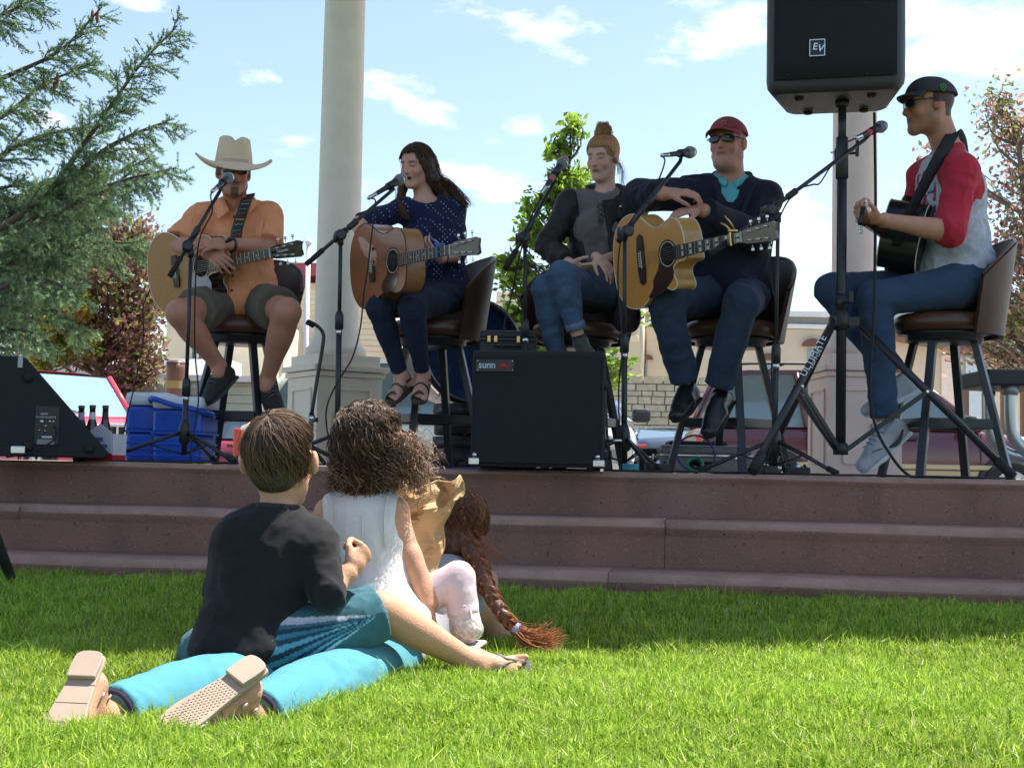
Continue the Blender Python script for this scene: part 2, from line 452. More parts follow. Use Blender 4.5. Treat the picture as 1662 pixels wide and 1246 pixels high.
# ================================================================== SETTING
STAGE = .49
def edge_y(x): return 5.53-.150*x
def gz(x, y):
 t = np.clip((y-3.6)/(edge_y(x)-.75-3.6), 0, 1); return .058*t*t*(3-2*t)
ED = Vector((1, -.150, 0)).normalized(); EN = Vector((-.150, -1, 0)).normalized()
GM = mat('lawn_soil', (.035, .055, .018), rough=1, var=.4, vs=14, bump=.5, bs=60)
V = []
for j in range(25):
 for i in range(41):
  X = -5+10*i/40; Yg_ = 1.0+4.6*j/24; V.append((X, Yg_, float(gz(X, Yg_))+.002))
MB().add(V, [(j*41+i, j*41+i+1, (j+1)*41+i+1, (j+1)*41+i) for j in range(24) for i in range(40)], True).ob('lawn_ground', GM, kind='structure')
o = MB().add([(-400, -60, 0), (400, -60, 0), (400, 900, 0), (-400, 900, 0)], [(0, 1, 2, 3)]).ob('ground', GM, kind='structure')
asph = mat('asphalt', (.16, .155, .15), rough=.9, var=.25, vs=3, bump=.3, bs=120)
MB().box((0, 19.5, -.02), (160, 15, .06)).ob('road', asph, kind='structure')
pave = mat('pavement', (.5, .47, .43), rough=.9, var=.15, vs=2, bump=.2, bs=60)
MB().box((0, 11.3, .03), (160, 1.4, .12), bev=.01).ob('pavement', pave, kind='structure')
MB().box((0, 28.2, .03), (160, 2.2, .12), bev=.01).ob('pavement', pave, kind='structure')
MB().add([(-90, 29.4, .012), (90, 29.4, .012), (90, 90, .012), (-90, 90, .012)], [(0, 1, 2, 3)]).ob('bounce_ground', mat('pale_concrete', (.45, .43, .39), rough=.9, var=.15, vs=1), kind='structure')  # pale ground sheet added to bounce sunlight onto the building fronts
MB().add([(-90, 10.5, .008), (90, 10.5, .008), (90, 12.1, .008), (-90, 12.1, .008)], [(0, 1, 2, 3)]).ob('plaza_paving', MATS['pale_concrete'], kind='structure')
def concrete():
 m = mat('red_concrete', (.2, .115, .108), rough=.82, var=0)
 nt = m.node_tree; N = nt.nodes; L = nt.links; b = N['Principled BSDF']
 tc = N.new('ShaderNodeTexCoord')
 def noise(sc, stretch, det=5):
  mp = N.new('ShaderNodeMapping'); mp.inputs['Scale'].default_value = stretch; L.new(tc.outputs['Object'], mp.inputs[0])
  n = N.new('ShaderNodeTexNoise'); n.inputs['Scale'].default_value = sc; n.inputs['Detail'].default_value = det; L.new(mp.outputs[0], n.inputs['Vector']); return n.outputs['Fac']
 def rng(s, a, b_, lo, hi):
  r = N.new('ShaderNodeMapRange'); r.inputs[1].default_value = a; r.inputs[2].default_value = b_; r.inputs[3].default_value = lo; r.inputs[4].default_value = hi; L.new(s, r.inputs[0]); return r.outputs[0]
 def mixc(f, A, B):
  x = N.new('ShaderNodeMix'); x.data_type = 'RGBA'; L.new(f, x.inputs[0])
  for i, v in ((6, A), (7, B)):
   if isinstance(v, tuple): x.inputs[i].default_value = (*v, 1)
   else: L.new(v, x.inputs[i])
  return x.outputs[2]
 c = mixc(rng(noise(2.2, (1, 1, 1)), .3, .7, 0, 1), (.285, .138, .10), (.205, .11, .08))
 c = mixc(rng(noise(5, (1, 1, .12)), .5, .75, 0, .55), c, (.12, .072, .063))
 c = mixc(rng(noise(1.3, (1, 1, .6), 3), .55, .7, 0, .5), c, (.33, .19, .17))
 c = mixc(rng(noise(160, (1, 1, 1), 2), .62, .72, 0, .6), c, (.38, .31, .29))
 c = mixc(rng(noise(70, (1, 1, 1), 2), .66, .72, 0, .8), c, (.06, .045, .045))
 L.new(c, b.inputs['Base Color'])
 bp = N.new('ShaderNodeBump'); bp.inputs['Strength'].default_value = .5; bp.inputs['Distance'].default_value = .006
 L.new(noise(110, (1, 1, 1), 4), bp.inputs['Height']); L.new(bp.outputs[0], b.inputs['Normal'])
 return m
CONC = concrete(); TREAD = mat('skylit_tread', (.35, .21, .165), rough=.9, var=.22, vs=9, bump=.5, bs=110)  # treads and nosings get a lighter copy: extra sky light put into the colour
def step_block(name, x0, x1, front, back, z0, z1, r=.038):
 """one cast block of the steps, rounded nosing; front/back = distance out from the stage edge line"""
 prof = [(back, z0), (front-.012, z0), (front-.012, z1-r*1.6)]
 for k in range(7):
  a = math.pi/2*k/6; prof.append((front-r*.9+r*.9*math.cos(a), z1-r+r*math.sin(a)))
 prof += [(back, z1)]
 mb = MB(); V = []; n = len(prof); ns = max(2, int((x1-x0)/.25))
 for i in range(ns+1):
  x = x0+(x1-x0)*i/ns; bpt = Vector((x, edge_y(x), 0))
  for j, (d, z) in enumerate(prof):
   wob = .003*math.sin(i*1.7+j)+.002*math.sin(i*.6+2) if 1 < j < n-1 else 0
   V.append(bpt+EN*(d+wob)+Vector((0, 0, z+wob*.7)))
 F = [(i*n+j, i*n+(j+1) % n, (i+1)*n+(j+1) % n, (i+1)*n+j) for i in range(ns) for j in range(n)]
 sm = [2 <= j < n-1 for i in range(ns) for j in range(n)]
 mb.v = [tuple(v) for v in V]; mb.f = [f[::-1] for f in F]; mb.sm = sm
 mb.f += [tuple(range(n)), tuple(ns*n+k for k in reversed(range(n)))]; mb.sm += [False]*2
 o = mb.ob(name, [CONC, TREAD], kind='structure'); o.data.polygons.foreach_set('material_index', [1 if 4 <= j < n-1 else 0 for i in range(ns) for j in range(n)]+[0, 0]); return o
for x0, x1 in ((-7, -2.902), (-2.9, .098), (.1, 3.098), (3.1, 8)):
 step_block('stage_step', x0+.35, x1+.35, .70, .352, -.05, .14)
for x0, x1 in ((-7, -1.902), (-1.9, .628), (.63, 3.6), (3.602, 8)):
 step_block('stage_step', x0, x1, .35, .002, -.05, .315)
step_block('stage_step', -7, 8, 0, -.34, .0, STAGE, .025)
Pl = [(-7, edge_y(-7)+.33), (8, edge_y(8)+.33), (8, 10.4), (-7, 10.4)]
MB().prism(Pl, .0, STAGE-.004).ob('stage_floor', mat('stage_top', (.48, .40, .33), rough=.9, var=.2, vs=3, bump=.3), kind='structure')
roofm = mat('pavilion_roof', (.42, .40, .37), rough=.8)
RZ = 5.1
sh = Vector((-TOSUN.x/TOSUN.z, -TOSUN.y/TOSUN.z))*RZ
fa, fb = Vector((-1.24, 3.34))-sh, Vector((1.50, 4.02))-sh
dr = (fb-fa); P0 = fa-dr*1.7; P1 = fa+dr*2.0
roof = thing('pavilion', 'cream round columns on panelled pedestals carrying the roof over the stage', 'pavilion', (0, 8.1, STAGE))
MB().prism([tuple(P0), tuple(P1), (P1.x+.3, 10.3), (P0.x, 9.6)], RZ, RZ+.25).ob('roof', roofm, roof, True)
COLM = mat('column_paint', (.87, .79, .63), rough=.5, var=.07, vs=6, bump=.04, bs=50)
def column(px, Y, rot, tint=None):
 p = at(px, 600, Y); x, y = p.x, p.y
 cm = COLM if tint is None else tint
 zt = RZ; zb = at(px, 575, Y).z; R0 = .128; R1 = .108
 prof = [(R0*1.32, zb-.015), (R0*1.4, zb+.0), (R0*1.38, zb+.03), (R0*1.2, zb+.05), (R0*1.12, zb+.075), (R0*1.02, zb+.12)]
 for k in range(1, 12):
  t = k/11; prof.append((R0+(R1-R0)*t**1.5, zb+.12+(zt-zb-.3)*t))
 prof += [(R1*1.25, zt-.1), (R1*1.4, zt)]
 MB().lathe(prof, (x, y, 0), n=36).ob('column', cm, roof, True)
 M = rz(rot); zc = at(px, 596, Y).z
 b = MB(); b.box((x, y, (zb-.015+zc)/2), (.39, .39, zb-.015-zc), M, .004)
 b.ob('plinth', cm, roof, True)
 zc2 = zc-.035
 b = MB(); b.box((x, y, zc-.0185), (.475, .475, .033), M, .006); b.box((x, y, zc2-.018), (.44, .44, .03), M, .004)
 b.ob('pedestal_cap', cm, roof, True)
 hgt = zc2-.034-STAGE; zm = STAGE+hgt/2
 MB().box((x, y, zm), (.41, .41, hgt), M).ob('pedestal', cm, roof, True)
 for k in range(4):
  Mk = rz(rot+k*math.pi/2); b = MB(); w, h = .25, hgt-.14
  for (cx, cz, sx, sz) in ((0, h/2, w, .014), (0, -h/2, w, .014), (-w/2, 0, .014, h-.014), (w/2, 0, .014, h-.014)):
   b.box(Vector((x, y, zm))+Mk @ Vector((cx, -.209, cz)), (sx, .012, sz), Mk, .003)
  b.ob('panel_moulding', cm, roof, True)
 return x, y, zm, M
cx1 = column(544, 8.0, R_(33))
c2 = column(1386, 7.75, R_(4), mat('column_bounce_tint', (.88, .70, .60), rough=.5, var=.06, vs=6))  # right column's colour carries the pink of warm bounced light
pp = Vector(c2[:3])+c2[3] @ Vector((.05, -.213, -.02))
MB().box(pp, (.035, .012, .075), c2[3], .003).ob('cover_plate', mat('plate', (.55, .42, .38), rough=.4), roof, True)
pp = Vector(cx1[:3])+rz(R_(33)) @ Vector((-.06, -.213, .0))
MB().box(pp, (.07, .014, .10), rz(R_(33)), .003).ob('cover_plate', mat('plate_grey', (.25, .25, .25), rough=.4), roof, True)
def lawn():
 n = 380000; y = np.sqrt(RNG.random(n)*(5.35**2-1.9**2)+1.9**2)
 y = np.where(RNG.random(n) < .35, 1.95+RNG.random(n)*1.6, y)
 x = (RNG.random(n)*2-1)*(y*.40+.12)
 keep = y < edge_y(x)-.70
 x, y = x[keep], y[keep]; n = len(x)
 P2 = np.stack([x, y, np.zeros(n)], 1)
 tuft = vnoise(P2*7, 3); t2 = vnoise(P2*1.3, 8); t3 = vnoise(P2*28, 21)
 ln = .034*(1+.3*tuft+.22*t3)*(.55+.9*RNG.random(n)); ln[RNG.random(n) < .012] *= 1.7
 ang = RNG.random(n)*2*np.pi; w = .00105+.0011*RNG.random(n)
 lean = (.12+.75*RNG.random(n)**1.7); la = RNG.random(n)*2*np.pi
 dx, dy = np.cos(la)*lean, np.sin(la)*lean
 bx, by = np.cos(ang)*w, np.sin(ang)*w
 V = np.zeros((n, 5, 3), np.float32)
 V[:, 0] = np.stack([x-bx, y-by, np.full(n, -.005)], 1); V[:, 1] = np.stack([x+bx, y+by, np.full(n, -.005)], 1)
 m = .55; V[:, 2] = np.stack([x+bx*.8+dx*ln*m*.4, y+by*.8+dy*ln*m*.4, ln*m], 1); V[:, 3] = np.stack([x-bx*.8+dx*ln*m*.4, y-by*.8+dy*ln*m*.4, ln*m], 1)
 V[:, 4] = np.stack([x+dx*ln, y+dy*ln, ln*(1-.35*lean)], 1)
 V[:, :, 2] += gz(x, y)[:, None]
 b = np.arange(n)*5
 F4 = np.stack([b, b+1, b+2, b+3], 1); F3 = np.stack([b+3, b+2, b+4], 1)
 g = RNG.random(n)
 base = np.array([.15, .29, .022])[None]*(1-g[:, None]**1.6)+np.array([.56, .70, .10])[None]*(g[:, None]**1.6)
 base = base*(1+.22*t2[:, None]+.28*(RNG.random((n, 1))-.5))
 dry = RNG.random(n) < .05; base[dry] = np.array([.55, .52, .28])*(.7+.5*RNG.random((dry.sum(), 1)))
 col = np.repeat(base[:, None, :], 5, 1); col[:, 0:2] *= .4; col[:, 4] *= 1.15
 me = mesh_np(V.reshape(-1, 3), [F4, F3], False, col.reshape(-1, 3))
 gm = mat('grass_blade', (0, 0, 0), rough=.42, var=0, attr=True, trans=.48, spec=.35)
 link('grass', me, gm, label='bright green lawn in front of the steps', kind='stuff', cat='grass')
lawn()
def wallpart(name, m, par, c, size, bev=0, rot=None, **k): return MB().box(c, size, rot, bev).ob(name, m, par, True, **k)
def pxbox(x0, x1, y0, y1, Y):
 a = at(x0, y1, Y); b = at(x1, y0, Y); return a.x, b.x, a.z, b.z
CREAM = mat('cream_stucco', (.70, .60, .44), rough=.9, var=.08, vs=2, bump=.2, bs=40)
TAN = mat('tan_stucco', (.62, .52, .39), rough=.9, var=.07, vs=1.5, bump=.2, bs=30)
MAROON = mat('maroon_trim', (.32, .05, .075), rough=.6, var=.1)
WHITE = mat('white_trim', (.78, .77, .74), rough=.5, var=.05)
GLASSD = mat('dark_window', (.03, .04, .045), rough=.08, var=0, spec=.8)
GLASSB = mat('sky_window', (.22, .30, .34), rough=.08, var=0, spec=.8)
def window(par, x0, x1, z0, z1, y, fm, sill=True, glass=None, mull=True):
 b = MB(); w = x1-x0; h = z1-z0; t = .09
 for (cx, cz, sx, sz) in (((x0+x1)/2, z1, w+t, t), ((x0+x1)/2, z0, w+t, t), (x0, (z0+z1)/2, t, h-t), (x1, (z0+z1)/2, t, h-t)):
  b.box((cx, y-.05, cz), (sx, .12, sz))
 f = b.ob('window', fm, par, True)
 MB().box(((x0+x1)/2, y-.012, (z0+z1)/2), (w-t, .02, h-t)).ob('pane', glass or GLASSD, f, False)
 if mull: MB().box(((x0+x1)/2, y-.04, (z0+z1)/2), (.05, .05, h-t)).ob('mullion', WHITE, f, False)
 if sill: MB().box(((x0+x1)/2, y-.08, z0-.10), (w+.3, .2, .1)).ob('sill', fm, f, False)
 return f
_link = link
def fixsub():
 pass
YA = 36
x0, x1, z0, z1 = pxbox(448, 640, 432, 770, YA)
bA = thing('building', 'cream block building with maroon dentilled cornice behind the left column', 'building', ((x0+x1)/2, YA+3, 0))
def local(par): return wmat(par).translation
def addw(par, name, m, c, size, bev=0): return MB().box(c, size, None, bev).ob(name, m, par, True)
addw(bA, 'wall', CREAM, ((x0+x1)/2, YA+3, z1/2-.3), (x1-x0, 6, z1-.6))
addw(bA, 'cornice', MAROON, ((x0+x1)/2, YA+2.9, z1-.16), (x1-x0+.2, 6.4, .32))
for i in range(9):
 xx = x0+.25+i*.38
 MB().box((xx, YA-.05, z1-.5), (.2, .14, .26)).ob('dentil', MAROON, bA, True)
b = MB()
for i in range(34): b.box(((x0+x1)/2, YA-.004, .25+i*.15), (x1-x0-.02, .03, .128))
b.ob('siding', CREAM, bA, True, kind='stuff')
YA2 = 33
x0, x1, z0, z1 = pxbox(262, 462, 522, 770, YA2)
bA2 = thing('building', 'low beige house with maroon framed windows seen between the cowboy hat man and his stool', 'house', ((x0+x1)/2, YA2+3, 0))
addw(bA2, 'wall', CREAM, ((x0+x1)/2, YA2+3, z1/2), (x1-x0, 6, z1))
for (a, b_, c, d) in ((379, 420, 548, 577), (309, 335, 552, 584)):
 X0, X1, Z0, Z1 = pxbox(a, b_, c, d, YA2)
 fr = window(bA2, X0-bA2.location.x, X1-bA2.location.x, Z0, Z1, YA2-bA2.location.y, MAROON, True, GLASSD)
x0, x1, z0, z1 = pxbox(371, 450, 563, 615, 30)
g1 = thing('garden_wall', 'plain cream wall block in front of the low beige house', 'wall', ((x0+x1)/2, 30.1, 0))
addw(g1, 'wall', mat('pale_block', (.78, .68, .5), rough=.9, var=.06), ((x0+x1)/2, 30.1, (z1)/2), (x1-x0, .3, z1)); addw(g1, 'coping', WHITE, ((x0+x1)/2, 30.1, z1+.03), (x1-x0+.1, .4, .06))
x0, x1, z0, z1 = pxbox(262, 425, 622, 770, 26)
sh_ = thing('shed', 'pale green clapboard shed with low white roof behind the blue coolers', 'shed', ((x0+x1)/2, 27.5, 0))
GREENS = mat('pale_green_board', (.5, .56, .44), rough=.7, var=.06)
addw(sh_, 'wall', GREENS, ((x0+x1)/2, 27.54, z1/2), (x1-x0, 3, z1))
nb = int(z1/.16)
for i in range(nb):
 MB().box(((x0+x1)/2, 26.02, .09+i*.16), (x1-x0, .05, .15), Matrix.Rotation(R_(-9), 3, 'X')).ob('board', GREENS, sh_, True)
addw(sh_, 'roof', WHITE, ((x0+x1)/2, 27.4, z1+.06), (x1-x0+.6, 3.6, .1))
x0, x1, z0, z1 = pxbox(248, 372, 583, 611, 27.9)
addw(sh_, 'upper_roof', WHITE, ((x0+x1)/2, 28.6, (z0+z1)/2), (x1-x0, 1.2, z1-z0))
x0, x1, z0, z1 = pxbox(-20, 178, 574, 770, 27)
tr_ = thing('white_trailer', 'white box trailer seen through the gap under the purple leaved shrub', 'trailer', ((x0+x1)/2, 28, 0))
addw(tr_, 'body', WHITE, ((x0+x1)/2, 28, z1/2+.3), (x1-x0, 2, z1-.6), .05)
for i in range(3): MB().lathe([(.05, -.1), (.3, -.1), (.33, 0), (.3, .1), (.05, .1)], (x0+.8+i*.8, 27.1, .33), Matrix.Rotation(R_(90), 3, 'X'), n=16).ob('wheel', mat('tyre', (.02, .02, .02), rough=.8), tr_, True)
fn = thing('board_fence', 'weathered grey board fence beyond the red vehicle', 'fence', (at(170, 700, 24.5).x, 24.5, 0))
FW = mat('grey_board', (.26, .27, .22), rough=.9, var=.2, stretch=(8, 8, 1))
zf = at(170, 622, 24.5).z
xx = at(120, 700, 24.5).x
k = 0
while xx < at(335, 700, 24.5).x:
 MB().box((xx, 24.5, zf/2), (.17, .03, zf*(1+.01*math.sin(k*2.3)))).ob('board', FW, fn, True); xx += .185; k += 1
addw(fn, 'rail', FW, ((at(120, 700, 24.5).x+xx)/2, 24.44, zf-.12), (xx-at(120, 700, 24.5).x, .06, .12))
YB = 30
x0, x1, z0, z1 = pxbox(800, 1040, 478, 770, YB)
bB = thing('building', 'cream rusticated block building with maroon sills behind the young green tree', 'building', ((x0+x1)/2, YB+3, 0))
addw(bB, 'wall', CREAM, ((x0+x1)/2, YB+3, z1/2), (x1-x0, 6, z1))
BLK = mat('cream_block', (.80, .70, .5), rough=.9, var=.14, vs=5, bump=.5, bs=25)
bh = .165; blkme = None
wins = [pxbox(984, 1004, 562, 604, YB), pxbox(884, 905, 562, 604, YB)]
nb = 0; stuffb = MB()
for r in range(int(z1/bh)):
 zz = bh*.5+r*bh
 for c in range(int((x1-x0)/.42)+1):
  xx = x0+.21*(r % 2)+c*.42
  if xx > x1-.15 or zz < 1.9: continue
  if any(w[0]-.25 < xx < w[1]+.25 and w[2]-.2 < zz < w[3]+.1 for w in wins): continue
  px = 831+xx/YB*FPX
  if px > 960 and nb < 110:
   if blkme is None:
    q = MB().box((0, 0, 0), (.405, .07, .145), None, .02); blkme = q.mesh(); blkme.materials.append(BLK)
   ob = bpy.data.objects.new('block', blkme); COL.objects.link(ob); ob.parent = bB
   ob.location = (xx-bB.location.x, YB-.02-.015*math.sin(xx*7+zz*3)-bB.location.y, zz); nb += 1
  else: stuffb.box((xx, YB-.02, zz), (.405, .07, .145))
stuffb.ob('blocks', BLK, bB, True, kind='stuff')
for w in wins: window(bB, w[0]-bB.location.x, w[1]-bB.location.x, w[2], w[3], YB-bB.location.y, MAROON, True, GLASSB, False)
MB().tube([at(1043, 500, YB-.2), at(1041, 640, YB-.2)], .05, 8).ob('downpipe', mat('pipe_cream', (.62, .56, .42), rough=.5), bB, True)
YC = 31
x0, x1, z0, z1 = pxbox(1047, 1352, 507, 770, YC)
bC = thing('building', 'plain tan hall with white parapet and small arched windows', 'building', ((x0+x1)/2, YC+4, 0))
addw(bC, 'wall', TAN, ((x0+x1)/2, YC+4, z1/2-.2), (x1-x0, 8, z1-.4))
addw(bC, 'parapet', WHITE, ((x0+x1)/2, YC+3.95, z1-.06), (x1-x0+.1, 8.2, .12)); addw(bC, 'coping', mat('grey_fascia', (.25, .25, .24)), ((x0+x1)/2, YC+4, z1-.2), (x1-x0+.02, 8.05, .16)); addw(bC, 'drip_edge', WHITE, ((x0+x1)/2, YC+3.97, z1-.34), (x1-x0+.06, 8.1, .1))
for (pxa, pxb, ya, yb) in ((1237, 1255, 586, 625), (1307, 1330, 564, 600), (1044, 1054, 585, 625), (1085, 1098, 590, 625)):
 X0, X1, Z0, Z1 = pxbox(pxa, pxb, ya, yb, YC)
 window(bC, X0-bC.location.x, X1-bC.location.x, Z0, Z1, YC-bC.location.y, mat('brown_trim', (.16, .07, .05)), False, GLASSB, False)
 cx, r = (X0+X1)/2, (X1-X0)/2+.08
 pl = [(cx+r*math.cos(a), Z1+.02+r*.75*math.sin(a)) for a in [math.pi*k/10 for k in range(11)]]
 MB().prism(pl, 0, .1, (0, YC, 0), Matrix(((1, 0, 0), (0, 0, -1), (0, 1, 0)))).ob('window_arch', MATS['brown_trim'], bC, True)
YS = 26
x0, x1, z0, z1 = pxbox(970, 1200, 621, 770, YS)
rw = thing('stone_wall', 'rough tan stone retaining wall below the tan hall', 'wall', ((x0+x1)/2, YS+.3, 0))
addw(rw, 'wall_core', mat('mortar', (.52, .45, .31), rough=1), ((x0+x1)/2, YS+.3, z1/2), (x1-x0, .6, z1))
STN = mat('tan_stone', (.62, .52, .34), rough=.95, var=.25, vs=9, bump=.8, bs=14)
sb = MB(); r = 0; zz = .05
while zz < z1:
 h = .13+.03*math.sin(r*2.1); xx = x0+.1*(r % 3)
 while xx < x1:
  w = .2+.22*random.random()
  sb.box((xx+w/2, YS-.02-.03*random.random(), zz+h/2), (w*.93, .1, h*.88), None); xx += w
 zz += h; r += 1
sb.ob('stones', STN, rw, True, kind='stuff')
YD = 34
x0, x1, z0, z1 = pxbox(1380, 1600, 575, 770, YD)
bD = thing('building', 'tan warehouse with a grey sloping roof behind the right bar stool', 'building', ((x0+x1)/2, YD+4, 0))
Za, Zb = at(1400, 535, YD).z, at(1700, 590, YD).z
Xa, Xb = at(1400, 535, YD).x, at(1700, 590, YD).x
My = Matrix(((1, 0, 0), (0, 0, -1), (0, 1, 0)))
MB().prism([(Xa, 0), (Xb, 0), (Xb, Zb), (Xa, Za)], -8, 0, (0, YD, 0), My).ob('wall', TAN, bD, True)
MB().prism([(Xa-.1, Za+.02), (Xb+.2, Zb+.02), (Xb+.2, Zb+.7), (Xa-.1, Za+.62)], -8.2, .3, (0, YD, 0), My).ob('roof', mat('grey_metal_roof', (.42, .42, .39), rough=.5, stretch=(.3, .3, 1)), bD, True)
MB().prism([(Xa-.12, Za-.14), (Xb+.22, Zb-.14), (Xb+.22, Zb+.02), (Xa-.12, Za+.02)], -.0, .36, (0, YD, 0), My).ob('fascia', mat('rust_brown', (.24, .12, .06)), bD, True)
for a, b_ in ((1527, 1560), (1566, 1597)):
 X0, X1, Z0, Z1 = pxbox(a, b_, 577, 700, YD)
 dk = MB().box(((X0+X1)/2, YD-.03, Z1/2), (X1-X0, .08, Z1)).ob('garage_door', mat('door_cream', (.78, .64, .54)) if a < 1540 else mat('door_blue_white', (.55, .62, .66)), bD, True)
rf = thing('rail_fence', 'rusty brown rail fence by the warehouse doors', 'fence', (at(1610, 640, 27).x, 27, 0))
RB = MATS['rust_brown']
for py in (620, 633):
 a, b_ = at(1560, py-3, 27), at(1700, py+3, 27); MB().tube([a, b_], .045, 6).ob('rail', RB, rf, True)
for px in (1568, 1598, 1628, 1660, 1692):
 a = at(px, 616, 27); MB().box((a.x, 27, a.z/2), (.09, .09, a.z)).ob('post', RB, rf, True)
hm = mat('hill_green', (.12, .17, .06), rough=1, var=.4, vs=.05)
V = []; nn = 60
for i in range(nn+1):
 X = -260+520*i/nn
 for j, (yy, s_) in enumerate(((240, 0), (275, .55), (320, 1.0), (400, 1.1))):
  hh = 6+15*max(0, math.exp(-((X-95)/55)**2))+3*math.sin(X*.05)+1.5*math.sin(X*.17+j)
  V.append((X*(1+.1*j), yy, max(hh*s_, -1) if s_ else -.5))
MB().add(V, [(i*4+j, (i+1)*4+j, (i+1)*4+j+1, i*4+j+1) for i in range(nn) for j in range(3)], True).ob('hills', hm, kind='structure')
a, b_ = at(501, 398, 24), at(501, 600, 24)
fp = thing('flagpole', 'slim white flagpole standing left of the left column', 'pole', (a.x, 24, 0))
MB().tube([(a.x, 24, 0), (a.x, 24, a.z)], [.055, .04], 10).ob('pole', WHITE, fp, True)
MB().lathe([(0, .12), (.05, .08), (.06, .04), (.04, 0), (.0, 0)], (a.x, 24, a.z)).ob('finial', WHITE, fp, True)
MB().lathe([(.14, 0), (.14, .06), (.07, .14)], (a.x, 24, 0)).ob('base_collar', WHITE, fp, True)
a = at(284, 640, 12.5); b_ = at(284, 590, 12.5)
bn = thing('litter_bin', 'brown round litter bin with a tan band beyond the coolers', 'bin', (a.x, 12.5, 0))
BR = mat('bin_brown', (.13, .06, .04), rough=.35, var=.2, vs=20)
MB().lathe([(.0, .02), (.085, .02), (.088, b_.z-.05), (.088, b_.z), (.0, b_.z)], (a.x, 12.5, 0)).ob('drum', BR, bn, True)
MB().lathe([(.09, b_.z), (.088, b_.z+.012), (.05, b_.z+.03), (0, b_.z+.035)], (a.x, 12.5, 0)).ob('dome_top', BR, bn, True)
MB().lathe([(.0895, b_.z-.23), (.0895, b_.z-.16)], (a.x, 12.5, 0)).ob('label_band', mat('band', (.3, .2, .08)), bn, True)
GL = mat('car_glass', (.10, .16, .17), rough=.03, var=0, spec=1.0, coat=1)
GLW = mat('windscreen_glass', (.20, .31, .40), rough=.02, var=0, spec=.18)
CHR = mat('chrome', (.75, .75, .76), rough=.15, metal=1, var=0)
TYR = mat('tyre', (.02, .02, .02), rough=.8)
BLKP = mat('black_plastic', (.018, .018, .02), rough=.45, var=.1)
RIM = mat('alloy_rim', (.55, .55, .56), rough=.3, metal=.8)
LAMP = mat('head_lamp', (.7, .72, .72), rough=.08, var=0, coat=1)
REDL = mat('tail_lamp', (.55, .03, .015), rough=.15, var=0, coat=1)
